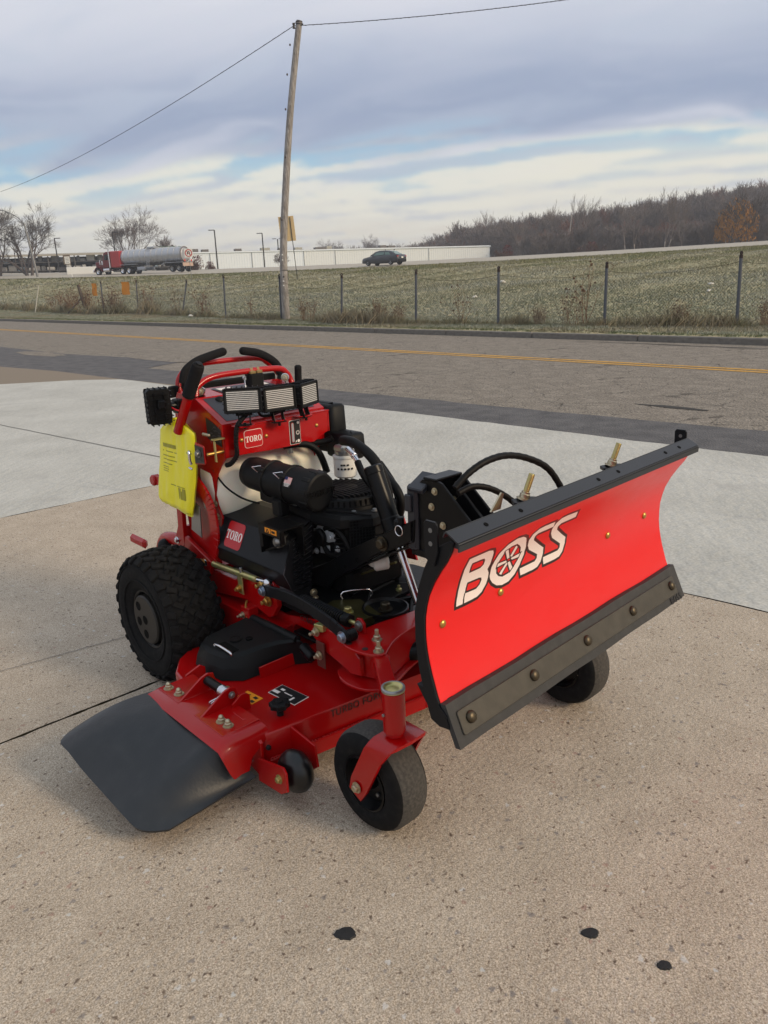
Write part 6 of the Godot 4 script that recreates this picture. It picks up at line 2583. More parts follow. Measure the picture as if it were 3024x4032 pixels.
	if cu.y < 0: cu = -cu
	lettering("lettering", "KOHLER", "Droid Serif", 700, .024, b + dir * .0045, cr, cu, M.engine_black, af, 1.05, .004)
	for q in [.30, .60]:
		g = Geo.new()
		var p = a + dir * L * q + (Vector3.UP * .62 + v(.75, 0, .2)).normalized() * .079
		var side := dir
		var outw := (Vector3.UP * .62 + v(.75, 0, .2)).normalized()
		outw = (outw - dir * outw.dot(dir)).normalized()
		var tt := outw.cross(dir)
		p = a + dir * L * q + outw * .078
		g.tube([p - dir * .03, p + dir * .012 + tt * .014, p + dir * .012 - tt * .014, p - dir * .03], .0024, 5)
		g.tube([p + dir * .012 + tt * .012, p + dir * .03 + tt * .004], .0024, 5)
		part("clip_wire", g, M.chrome, af)
		g = Geo.new()
		g.box(Transform3D(Basis(tt, outw, dir), p + dir * .02), Vector3(.022, .012, .035), .004)
		part("clip", g, M.black_plastic, af)
	# flag decal
	var on := (Vector3.UP * .5 + v(.85, 0, .1)).normalized()
	on = (on - dir * on.dot(dir)).normalized()
	var dt := on.cross(dir)
	if dt.y < 0: dt = -dt
	var fc := a + dir * L * .735 + on * .0735
	g = Geo.new()
	g.box(Transform3D(Basis(dir, dt, on), fc - dt * .004), Vector3(.036, .04, .002))
	var fl := part("flag_decal", g, M.print_black, af)
	g = Geo.new()
	for k in 6: g.box(Transform3D(Basis(dir, dt, on), fc + dt * (.013 - k * .0042) + on * .0015), Vector3(.035, .0021, .001))
	part("stripe", g, M.decal_red, fl)
	g = Geo.new()
	for k in 6: g.box(Transform3D(Basis(dir, dt, on), fc + dt * (.0109 - k * .0042) + on * .0015), Vector3(.035, .0021, .001))
	for k in 3: g.box(Transform3D(Basis(dir, dt, on), fc - dt * (.0135 + k * .0042) + on * .0015), Vector3(.03 - .004 * k, .0018, .001))
	part("stripe", g, M.print_white, fl)
	g = Geo.new()
	g.box(Transform3D(Basis(dir, dt, on), fc + dt * .008 - dir * .0105 + on * .0022), Vector3(.014, .012, .001))
	part("canton", g, M.flag_blue, fl)
	g = Geo.new()
	g.boxc(v(.15, .80, .33), Vector3(.10, .05, .12), .01)
	g.boxc(v(.20, .78, .42), Vector3(.05, .07, .06), .008)
	part("filter_mount", g, M.black_plastic, en)

func rounded_box(c: Vector3, s: Vector3, r: float) -> Geo:
	var g := Geo.new()
	var rows := []
	var prof := []
	for i in 7:
		var a := -PI / 2 + PI * i / 6.0
		prof.append([cos(a) * r, (s.y / 2 - r) * (1 if i > 3 else (-1 if i < 3 else 0)) + sin(a) * r])
	prof = [[0.0 - r, -s.y / 2]] + prof.slice(1, 6) + [[-r, s.y / 2]]
	for q in prof:
		var row := []
		for p in rounded(s.x + (q[0] - r) * 2.0 if q[0] > -r else s.x - r * 4.0, s.z + (q[0] - r) * 2.0 if q[0] > -r else s.z - r * 4.0, maxf(r + q[0] - r, .004) if q[0] > -r else .004, 4):
			row.append(c + Vector3(p.x, q[1], -p.y))
		row.append(row[0])
		rows.append(row)
	g.sheet(rows)
	g.flat()
	g.fan(rows[0].slice(0, -1), Vector3.DOWN)
	g.fan(rows[-1].slice(0, -1), Vector3.UP)
	return g

func mower_tower():
	var tw := Node3D.new()
	tw.name = "control_tower"
	MOW.add_child(tw)
	var X := Vector3(1, 0, 0)
	for s in [1.0, -1.0]:
		var g := Geo.new()
		var rr := .302 if s > 0 else -.2
		side_plate(g, rr, [[-.13, 1.20], [.02, 1.184], [.208, 1.097], [.203, .955], [.17, .925], [.135, .885], [.116, .845], [.105, .79], [.11, .75], [.14, .70], [.10, .60], [.08, .45], [-.1, .43], [-.16, .60], [-.19, .9], [-.165, 1.15]], .008)
		part("side_plate", g, M.red, tw)
	# left leg set further out
	var g := Geo.new()
	side_plate(g, -.29, [[.55, .72], [.60, .66], [.68, .48], [.3, .45], [.32, .6]], .01)
	part("side_plate", g, M.red, tw)
	# console shell
	g = Geo.new()
	g.flat()
	g.quad(v(.302, 1.2, -.13), v(.302, 1.185, .02), v(-.21, 1.185, .02), v(-.21, 1.2, -.13))
	g.quad(v(.302, 1.185, .02), v(.302, 1.098, .208), v(-.21, 1.098, .208), v(-.21, 1.185, .02))
	g.quad(v(.302, 1.098, .208), v(.302, .96, .2), v(-.21, .96, .2), v(-.21, 1.098, .208))
	part("console_top", g, M.red, tw)
	# pink-white highlight strip is the sky in the gloss; decals follow
	g = Geo.new()
	var n := (v(.3, 1.185, .02) - v(.3, 1.098, .208)).cross(v(1, 0, 0)).normalized()
	if n.y < 0: n = -n
	var pts := []
	for q in [[.275, .06], [.27, .92], [-.17, .92], [-.15, .06]]:
		pts.append(v(q[0], lerpf(1.185, 1.098, q[1]), lerpf(.02, .208, q[1])) + n * .0015)
	g.fan(pts, n)
	g.fan([v(.16, 1.1995, -.10), v(-.12, 1.1995, -.10), v(-.12, 1.1905, -.01), v(.16, 1.1905, -.01)], Vector3.UP)
	var pd := part("panel_decal", g, M.panel_decal, tw)
	g = Geo.new()
	for q in [[.20, .30, .012, .05], [.215, .46, .012, .012], [.19, .62, .03, .008], [.18, .5, .004, .09], [.12, .7, .05, .01], [-.1, .8, .05, .01]]:
		var c := v(q[0], lerpf(1.185, 1.098, q[1]), lerpf(.02, .208, q[1])) + n * .0025
		g.box(Transform3D(Basis(X, n, X.cross(n)), c), Vector3(q[2], .0008, q[3]))
	g.fan([v(.15, 1.2005, -.075), v(.08, 1.2005, -.075), v(.08, 1.196, -.035), v(.15, 1.196, -.035)], Vector3.UP)
	g.fan([v(-.06, 1.2005, -.075), v(-.1, 1.2005, -.075), v(-.1, 1.196, -.035), v(-.06, 1.196, -.035)], Vector3.UP)
	part("print", g, M.print_white, pd)
	var tu := (v(0, 1.185, .02) - v(0, 1.098, .208)).normalized()
	lettering("lettering", "GRANDSTAND", "Droid Sans", 700, .026, v(.03, 1.122, .155) + n * .0028, v(-1, 0, 0), tu, M.print_gray, pd, 1.1)
	lettering("lettering", "MULTI FORCE", "Droid Sans", 400, .02, v(.04, 1.109, .184) + n * .0028, v(-1, 0, 0), tu, M.print_gray, pd, 1.1)
	# slots for the levers
	for q in [[.285, 1.187, .0, .07, .018], [.242, 1.13, .125, .015, .06], [-.165, 1.128, .13, .014, .11]]:
		g = Geo.new()
		g.box(Transform3D(Basis(X, n, X.cross(n)) if q[1] < 1.18 else Basis(), v(q[0], q[1], q[2]) + n * .003), Vector3(q[3], .003, q[4]))
		part("slot", g, M.recess, tw)
	# front panel: proud sheet with clipped corner
	g = Geo.new()
	front_plate(g, .247, [[.262, 1.086], [.262, .982], [.29, .975], [.114, .968], [-.118, .966], [-.18, .995], [-.195, 1.0], [-.205, 1.088]], .006)
	var fp := part("front_panel", g, M.red, tw)
	g = Geo.new()
	g.bar(v(.262, 1.088, .228), v(-.205, 1.09, .228), .045, .005, Vector3.UP, .001)
	g.bar(v(.258, 1.03, .226), v(.258, 1.031, .226) + v(0, .0, .0) + Vector3(0, .0001, 0), .005, .1)
	g.bar(v(-.2, 1.0, .226), v(-.2, 1.08, .226), .005, .045, v(0, 0, 1))
	part("flange", g, M.red, fp)
	for q in [[.244, 1.032], [.126, 1.03], [-.134, 1.034]]:
		g = Geo.new()
		g.ball(v(q[0], q[1], .2475), .0085, 12, Vector3(1, 1, .7))
		part("rivet", g, M.brass, fp)
	# panel badge: white outline, red field, letters
	g = Geo.new()
	var pf := Basis(v(-1, 0, 0), Vector3.UP, v(0, 0, 1))
	g.prism(Transform3D(pf, v(.188, 1.031, .2473)), rounded(.086, .072, .012), .001)
	var bo := part("badge", g, M.print_white, fp)
	g = Geo.new()
	g.prism(Transform3D(pf, v(.188, 1.031, .2486)), rounded(.082, .068, .0105), .001)
	part("badge_field", g, M.decal_red, bo)
	lettering("lettering", "TORO", "Droid Serif", 700, .0235, v(.188, 1.03, .2504), v(-1, 0, 0), Vector3.UP, M.print_white, bo, .82)
	# sight gauge
	g = Geo.new()
	g.prism(Transform3D(pf, v(-.018, 1.023, .2473)), rounded(.056, .102, .005), .001)
	var sg := part("sight_gauge", g, M.print_white, fp)
	g = Geo.new()
	g.prism(Transform3D(pf, v(-.018, 1.023, .2486)), rounded(.052, .098, .004), .001)
	part("field", g, M.print_black, sg)
	g = Geo.new()
	g.prism(Transform3D(pf, v(-.005, 1.023, .2496)), rounded(.015, .084, .007), .0012)
	part("window_rim", g, M.decal_red, sg)
	g = Geo.new()
	g.prism(Transform3D(pf, v(-.005, 1.023, .251)), rounded(.011, .08, .0054), .001)
	part("window", g, M.sight_glass, sg)
	g = Geo.new()
	g.lathe(Geo.frame(v(-.031, 1.02, .2497), v(0, 0, 1)), [[.006, 0], [.0075, 0], [.0075, .001], [.006, .001]], 16, false, true)
	for k in 12:
		var a := TAU * k / 12.0
		g.boxc(v(-.031 + cos(a) * .0085, 1.02 + sin(a) * .0085, .2502), Vector3(.002, .002, .001))
	g.lathe(Geo.frame(v(-.033, .985, .2497), v(0, 0, 1)), [[0, .001], [.0065, .001], [.0065, 0]], 14)
	g.fan([v(-.016, .978, .2505), v(-.024, .983, .2505), v(-.02, .99, .2505)], v(0, 0, 1))
	g.lathe(Geo.frame(v(-.035, 1.062, .2497), v(0, 0, 1)), [[0, .001], [.006, .001], [.006, 0]], 14)
	part("print", g, M.print_white, sg)
	g = Geo.new()
	g.cyl(v(-.01, .975, .215), v(-.01, .93, .215), .012, 10)
	part("drain_stub", g, M.steel, tw)
	# wiring diagram decal on the side
	g = Geo.new()
	side_plate(g, .3036, [[.088, 1.115], [.14, 1.10], [.196, 1.075], [.196, 1.005], [.088, 1.03]], .001, 0)
	var sd := part("instruction_decal", g, M.print_black, tw)
	g = Geo.new()
	var rng := RandomNumberGenerator.new()
	rng.seed = 3
	for i in 26:
		var f0 := rng.randf_range(.1, .185)
		var y0 := rng.randf_range(1.025, 1.085)
		var hor := rng.randf() < .5
		g.bar(v(.3042, y0, f0), v(.3042, y0 + (0.0 if hor else rng.randf_range(-.02, .02)), minf(f0 + rng.randf_range(.01, .03), .193)), .0008, .0012)
	part("print", g, M.grey_print, sd)
	# white fuel tank between the plates
	g = Geo.new()
	var prof := [[.70, .0], [.72, .02], [.82, .028], [.90, .02], [.945, -.02], [.965, -.06]]
	var rows := []
	for q in [[.70, .15, .275], [.72, .165, .285], [.80, .175, .288], [.88, .168, .285], [.925, .15, .27], [.948, .11, .24], [.955, .05, .2]]:
		var r := []
		for k in 21:
			var a := PI * k / 20.0
			var x: float = q[2] * cos(a)
			var ff: float = q[1] * pow(sin(a), .35)
			r.append(v(x + .02, q[0] - .03 * (1.0 - absf(cos(a))) * 0.0 - (.05 if x < -.1 else 0.0) * smoothstep(.1, .28, -x), ff))
		rows.append(r)
	g.sheet(rows)
	part("fuel_tank", g, M.tank_white, tw)
	g = Geo.new()
	g.boxc(v(.04, .80, .0), Vector3(.48, .3, .1), .02)
	part("tank_back", g, M.tank_white, tw)
	# black hydraulic tank on the left
	g = Geo.new()
	rows = []
	for q in [[.875, .205, .215, .30], [.90, .19, .235, .315], [.975, .19, .24, .32]]: pass
	var hb := rounded_box(v(-.262, 1.0, .15), Vector3(.10, .22, .2), .03)
	var ht := part("hydraulic_tank", hb, M.black_plastic, tw)
	part("tank_step", rounded_box(v(-.262, .935, .28), Vector3(.10, .12, .18), .026), M.black_plastic, ht)
	# oil filter with fittings, hanging under the tank
	g = Geo.new()
	g.lathe(Geo.frame(v(-.165, .825, .39), Vector3.UP), [[0, 0], [.04, .0], [.049, .008], [.0495, .082], [.052, .086], [.052, .094], [.04, .096], [0, .096]], 32)
	var of := part("hydraulic_filter", g, M.white, tw)
	g = Geo.new()
	for q in [[-.026, .052], [-.01, .054], [.012, .055]]: 
		var a: float = atan2(.8, .6) + q[0] * 14.0
		g.boxc(v(-.165, .885, .39) + v(cos(a), 0, sin(a)) * .0497, Vector3(.008, .007, .008), .001)
	for k in 5:
		var a := .25 + k * .3
		g.boxc(v(-.165, .868, .39) + v(cos(a), 0, sin(a)) * .0494, Vector3(.008, .008, .008), .001)
	part("print", g, M.print_black, of)
	g = Geo.new()
	g.cyl(v(-.165, .92, .39), v(-.165, .945, .39), .042, 18, .006)
	g.boxc(v(-.165, .95, .39), Vector3(.08, .03, .06), .008)
	part("filter_head", g, M.steel, of)
	for q in [[[-.15, .955, .40], [-.15, .985, .40], .013], [[-.14, .955, .44], [-.125, .935, .50], .014], [[-.125, .935, .50], [-.12, .915, .525], .011], [[-.18, .955, .43], [-.17, .97, .465], .012]]:
		g = Geo.new()
		g.cyl(v(q[0][0], q[0][1], q[0][2]), v(q[1][0], q[1][1], q[1][2]), q[2], 8, .002)
		part("hose_fitting", g, M.chrome, of)
	# hydraulic hoses
	for q in [[[[-.10, 1.0, .46], [-.09, 1.003, .54], [-.08, .97, .645], [-.085, .91, .70], [-.10, .82, .72], [-.12, .72, .70]], .021], [[[-.12, .915, .525], [-.10, .875, .58], [-.11, .81, .64], [-.14, .72, .66]], .015], [[[-.24, .90, .50], [-.215, .855, .58], [-.2, .81, .665], [-.2, .755, .692], [-.2, .70, .675]], .017], [[[-.26, .88, .50], [-.25, .83, .57], [-.24, .77, .63], [-.24, .70, .62]], .017], [[[.02, .965, .21], [-.07, .962, .245], [-.12, .92, .27], [-.15, .83, .28]], .015], [[[-.1, .955, .2], [-.17, .955, .24], [-.2, .97, .27]], .014]]:
		g = Geo.new()
		g.tube(smooth_path(vs(q[0]), 6), q[1], 10)
		part("hose", g, M.hose, tw)
	# chrome couplers beside the lift cylinder
	for q in [[[-.05, .86, .70], [-.055, .80, .72], .013], [[-.06, .80, .72], [-.065, .76, .735], .016], [[-.065, .74, .74], [-.07, .70, .75], .012]]:
		g = Geo.new()
		g.cyl(v(q[0][0], q[0][1], q[0][2]), v(q[1][0], q[1][1], q[1][2]), q[2], 8, .002)
		part("coupler", g, M.chrome, tw)

func mower_controls():
	var co := Node3D.new()
	co.name = "control_set"
	MOW.add_child(co)
	var X := Vector3(1, 0, 0)
	# fixed reference bars
	var g := Geo.new()
	g.tube(smooth_path(vs([[.258, 1.17, -.18], [.258, 1.225, -.195], [.24, 1.258, -.2], [.2, 1.287, -.2], [.139, 1.299, -.2], [-.139, 1.297, -.2], [-.21, 1.27, -.2], [-.258, 1.225, -.2], [-.28, 1.18, -.18]]), 6), .0125, 12)
	part("reference_bar", g, M.red, co)
	g = Geo.new()
	g.tube(smooth_path(vs([[.288, 1.17, .0], [.275, 1.213, -.015], [.25, 1.237, -.02], [.195, 1.257, -.02], [.085, 1.264, -.02], [-.135, 1.261, -.02], [-.188, 1.235, -.02], [-.205, 1.2, -.015], [-.207, 1.17, 0.0]]), 6), .013, 12)
	part("reference_bar", g, M.red, co)
	# right twist-grip lever in front
	g = Geo.new()
	g.tube(vs([[.386, 1.058, .002], [.371, 1.225, .104]]), .0195, 14)
	var lv := part("drive_lever", g, M.red, co)
	g = Geo.new()
	var a := v(.374, 1.207, .093)
	var b := v(.352, 1.337, .168)
	g.lathe(Geo.frame(a, b - a), [[.019, 0], [.0245, .004], [.0255, .02], [.0255, a.distance_to(b) - .02], [.023, a.distance_to(b) - .005], [.017, a.distance_to(b)], [0, a.distance_to(b)]], 18)
	part("grip", g, M.foam, lv)
	g = Geo.new()
	g.cyl(b - (b - a).normalized() * .004, b + (b - a).normalized() * .006, .014, 14, .002)
	part("grip_plug", g, M.black_plastic, lv)
	# left one
	g = Geo.new()
	g.cyl(v(-.262, 1.12, -.045), v(-.26, 1.18, -.035), .013, 12)
	lv = part("drive_lever", g, M.red, co)
	g = Geo.new()
	g.cyl(v(-.26, 1.17, -.036), v(-.26, 1.262, -.028), .0165, 16, .006)
	part("grip", g, M.foam, lv)
	# bent foam speed levers at the back
	for q in [[[[.235, 1.16, -.12], [.257, 1.20, -.135], [.263, 1.24, -.14]], [[.263, 1.232, -.14], [.252, 1.272, -.14], [.225, 1.297, -.142], [.17, 1.321, -.144], [.054, 1.345, -.146]]], [[[-.21, 1.16, -.12], [-.225, 1.19, -.136], [-.237, 1.225, -.14]], [[-.236, 1.22, -.14], [-.225, 1.257, -.14], [-.191, 1.29, -.142], [-.13, 1.322, -.144], [-.05, 1.339, -.146]]]]:
		g = Geo.new()
		g.tube(smooth_path(vs(q[0]), 4), .011, 10)
		lv = part("speed_lever", g, M.black, co)
		g = Geo.new()
		g.tube(smooth_path(vs(q[1]), 5), .0185, 12)
		g.ball(v(q[1][4][0], q[1][4][1], q[1][4][2]), .0182, 10)
		part("grip", g, M.foam, lv)
	# black padded strip along the console's back edge
	g = Geo.new()
	g.bar(v(.31, 1.195, -.19), v(-.24, 1.197, -.19), .02, .05, Vector3.UP, .006)
	part("rear_pad", g, M.black_plastic, co)
	# blade lever
	g = Geo.new()
	g.cyl(v(.243, 1.115, .10), v(.212, 1.16, .055), .0055, 8)
	lv = part("choke_lever", g, M.steel, co)
	g = Geo.new()
	g.ball(v(.209, 1.166, .05), .0205, 16)
	part("ball_knob", g, M.black_plastic, lv)
	# rod ends poking through the slots
	for q in [[.245, 1.205, -.03], [-.165, 1.22, .0]]:
		g = Geo.new()
		g.lathe(Geo.frame(v(q[0], q[1], q[2]), v(.6, .1, .7)), [[.008, -.008], [.018, -.008], [.018, .008], [.008, .008]], 16, false, true)
		g.cyl(v(q[0], q[1] - .035, q[2]), v(q[0], q[1] - .01, q[2]), .008, 8)
		var re := part("rod_end", g, M.chrome, co)
		bolt("nut", v(q[0] + .012, q[1], q[2] + .012), v(.6, .1, .7), .011, .02, M.zinc, re)
	# switch box with two tan caps
	g = Geo.new()
	g.box(Transform3D(Basis(), v(-.015, 1.212, -.02)), Vector3(.068, .082, .05), .005)
	var sb := part("switch_box", g, M.black_plastic, co)
	for dx in [-.017, .017]:
		g = Geo.new()
		g.boxc(v(-.015 + dx, 1.258, -.02), Vector3(.03, .014, .044), .003)
		g.box(Transform3D(Basis(v(1, 0, 0), .35), v(-.015 + dx, 1.268, -.012)), Vector3(.016, .02, .008), .002)
		part("cap", g, M.tan_plastic, sb)
	g = Geo.new()
	g.tube(smooth_path(vs([[.032, 1.235, -.02], [.036, 1.21, -.018], [.034, 1.18, -.01]]), 3), .003, 6)
	g.lathe(Geo.frame(v(.034, 1.236, -.02), v(0, 0, 1)), [[.004, -.004], [.009, -.004], [.009, .004], [.004, .004]], 12, false, true)
	part("key_ring", g, M.chrome, sb)
	# height-of-cut plate and its pin, right side
	g = Geo.new()
	side_plate(g, .372, [[.09, .935], [.09, 1.02], [.10, 1.028], [.168, 1.02], [.172, 1.012], [.172, .95], [.165, .942]], .005)
	var hc := part("height_plate", g, M.red, co)
	g = Geo.new()
	side_plate(g, .3735, [[.094, .940], [.094, 1.017], [.166, 1.012], [.166, .948]], .001, 0)
	part("scale_decal", g, mat("scale_grey", Color(.2, .2, .19), .5), hc)
	g = Geo.new()
	for y in [.955, 1.005]: 
		for k in 3: g.boxc(v(.375, y, .125 + k * .008), Vector3(.001, .006, .004))
	part("print", g, M.grey_print, hc)
	g = Geo.new()
	side_plate(g, .345, [[.200, .955], [.200, 1.035], [.206, 1.04], [.212, 1.035], [.212, .955]], .006)
	g.bar(v(.35, 1.045, .207), v(.30, 1.045, .207), .022, .005)
	part("stop_bracket", g, M.zinc_yellow, hc)
	g = Geo.new()
	g.cyl(v(.30, .99, .20), v(.375, .99, .20), .0065, 10, .002)
	part("stop_pin", g, M.brass, hc)
	bolt("nut", v(.375, .985, .132), X, .012, .014, M.steel, hc)
	g = Geo.new()
	g.tube(smooth_path(vs([[.39, .99, .09], [.40, .99, .10], [.40, .955, .1], [.395, .94, .1]]), 3), .006, 8)
	g.tube(smooth_path(vs([[.40, .925, .085], [.40, .92, .105], [.40, .925, .11], [.40, .928, .09]]), 3), .003, 6)
	part("clevis_pin", g, M.chrome, hc)
	for k in 4:
		g = Geo.new()
		g.ball(v(.33, 1.053, .105 + k * .014), .007, 8)
		part("rivet", g, M.zinc, hc)
	# curved lift arm and its zinc plate at the tower's foot
	g = Geo.new()
	var path := smooth_path(vs([[.335, .87, -.05], [.335, .835, .02], [.335, .785, .085], [.335, .72, .118], [.335, .62, .12], [.335, .52, .08]]), 4)
	for i in path.size() - 1: g.bar(path[i], path[i + 1] + (path[i + 1] - path[i]) * .1, .012, .06, v(0, .5, 1), .002)
	part("lift_arm", g, M.red, co)
	g = Geo.new()
	side_plate(g, .35, [[-.05, .62], [.03, .60], [.04, .74], [-.02, .76]], .006)
	part("zinc_plate", g, M.steel, co)
	g = Geo.new()
	side_plate(g, .335, [[-.19, .78], [-.205, .60], [-.235, .55], [-.24, .50], [-.20, .485], [-.16, .52], [-.155, .60], [-.14, .78]], .02, .003)
	g.bar(v(.325, .53, -.16), v(.325, .46, .05), .02, .07, v(0, 1, 1), .003)
	var ft := part("foot_link", g, M.red, co)
	bolt("bolt", v(.336, .53, -.222), X, .012, .012, M.chrome, ft)
	bolt("bolt", v(.336, .475, -.02), X, .01, .012, M.zinc, ft)
	for q in [[.11, .755], [.118, .70]]: bolt("bolt", v(.303, q[1], q[0] - .01), X, .009, .008, M.zinc, co)
	g = Geo.new()
	g.cyl(v(.29, .772, -.42), v(.33, .772, -.42), .026, 16, .006)
	g.bar(v(.31, .772, -.42), v(.31, .80, -.2), .02, .04)
	part("rear_roller_stop", g, M.red, co)

func work_light(c: Vector3, yaw: float, pitch: float, facing: bool) -> Node3D:
	var o := Node3D.new()
	var nm := "work_light"
	var k := 0
	while MOW.has_node(NodePath(nm)):
		k += 1
		nm = "work_light_%03d" % k
	o.name = nm
	MOW.add_child(o)
	o.position = c
	o.basis = Basis(Vector3.UP, yaw) * Basis(Vector3.RIGHT, pitch) * Basis(Vector3.BACK, 0.0 if facing else PI / 2)
	# local: faces -z (the machine's front)
	var g := Geo.new()
	g.prism(Transform3D(Basis(), Vector3(0, 0, -.018)), rounded(.144, .094, .014), .046, .004)
	var hs := part("housing", g, M.black_plastic, o)
	g = Geo.new()
	for i in 7:
		for sy in [-1.0, 1.0]: g.boxc(Vector3(-.06 + i * .02, sy * .0495, .008), Vector3(.003, .007, .048), .001)
	for i in 4:
		for sx in [-1.0, 1.0]: g.boxc(Vector3(sx * .0745, -.033 + i * .022, .008), Vector3(.007, .003, .048), .001)
	for i in 6: g.boxc(Vector3(-.05 + i * .02, 0, .034), Vector3(.0022, .07, .006))
	for i in 2: g.boxc(Vector3(0, -.02 + i * .04, .034), Vector3(.12, .0022, .006))
	g.boxc(Vector3(.01, -.005, .04), Vector3(.035, .03, .018), .004)
	part("cooling_fin", g, M.black_plastic, hs).set_meta("kind", "stuff")
	g = Geo.new()
	g.prism(Transform3D(Basis(), Vector3(0, 0, -.0205)), rounded(.128, .08, .008), .0035)
	var le := part("lens", g, M.led_lens, o)
	g = Geo.new()
	for i in 10:
		for j in 26:
			g.box(Transform3D(Basis(), Vector3(-.0575 + j * .0046, -.033 + i * .0073, -.0215)), Vector3(.0036, .0036, .0016))
	part("led_row", g, M.led_row, le).set_meta("kind", "stuff")
	g = Geo.new()
	for q in [[0, .045, .136, .008], [0, -.045, .136, .008]]: g.boxc(Vector3(q[0], q[1], -.021), Vector3(q[2], q[3], .008), .002)
	for q in [[.069, 0, .008, .094], [-.069, 0, .008, .094]]: g.boxc(Vector3(q[0], q[1], -.021), Vector3(q[2], q[3], .008), .002)
	part("bezel", g, M.black_plastic, o)
	if facing:
		g = Geo.new()
		for sx in [-.022, .022]:
			g.box(Transform3D(Basis(Vector3(1, 0, 0), .25), Vector3(sx, -.072, .012)), Vector3(.005, .05, .022), .002)
		g.cyl(Vector3(-.032, -.056, .012), Vector3(.032, -.056, .012), .006, 8)
		g.boxc(Vector3(0, -.096, .006), Vector3(.056, .005, .03), .001)
		g.cyl(Vector3(0, -.112, .004), Vector3(0, -.088, .004), .006, 8)
		part("bracket", g, M.black, o)
	return o

func mower_lights():
	# lamp shelf: three red tongues off the panel's top flange
	var g := Geo.new()
	for q in [[.232, .045], [.075, .04], [-.052, .045]]:
		flat_plate(g, 1.093, [[q[0] - q[1], .235], [q[0] - q[1] * .8, .285], [q[0], .30], [q[0] + q[1] * .8, .285], [q[0] + q[1], .235]], .005)
	part("lamp_shelf", g, M.red, MOW)
	work_light(v(.245, 1.195, .285), -.62, .06, true)
	work_light(v(.083, 1.182, .285), -.12, .05, true)
	work_light(v(-.056, 1.183, .285), .42, .02, true)
	var o := work_light(v(.415, 1.16, -.085), PI - .25, 0.0, false)
	g = Geo.new()
	g.cyl(v(.34, 1.15, -.08), v(.385, 1.155, -.085), .02, 10, .004)
	g.boxc(v(.33, 1.15, -.08), Vector3(.03, .06, .05), .004)
	part("bracket", g, M.black, MOW.get_node(NodePath(o.name)))
	MOW.get_node(NodePath(o.name)).get_node("bracket").transform = o.transform.affine_inverse()
	g = Geo.new()
	g.tube(smooth_path(vs([[.375, 1.155, -.07], [.36, 1.14, -.04], [.34, 1.135, -.02]]), 3), .004, 6)
	part("lamp_wire", g, M.decal_red, MOW)
	# ribbed conduit from the lamps down the panel's edge
	g = Geo.new()
	g.tube(smooth_path(vs([[.225, 1.135, .27], [.25, 1.12, .275], [.272, 1.09, .268], [.278, 1.03, .262], [.278, .98, .258], [.292, .945, .235], [.30, .935, .21]]), 14), .0095, 8, .0095, true, .14)
	part("conduit", g, M.hose, MOW)
	g = Geo.new()
	g.tube(smooth_path(vs([[.17, 1.14, .27], [.14, 1.115, .25], [.09, 1.112, .25], [.03, 1.13, .26]]), 5), .006, 8)
	part("lamp_wire", g, M.hose, MOW)
const PY := [.595, .618, .642, .668, .697, .728, .759, .79, .820, .852, .883, .92, .956, .985, 1.015, 1.04]
const PF := [1.661, 1.651, 1.643, 1.634, 1.626, 1.619, 1.615, 1.614, 1.615, 1.621, 1.630, 1.648, 1.671, 1.692, 1.708, 1.716]
# a point of the blade: u runs from its near end (0) to its far end (1.22)
func bp(u: float, y: float, f: float) -> Vector3:
	return v(.61 - u, y + .012 * u / 1.22, f - .033 * u / 1.22)

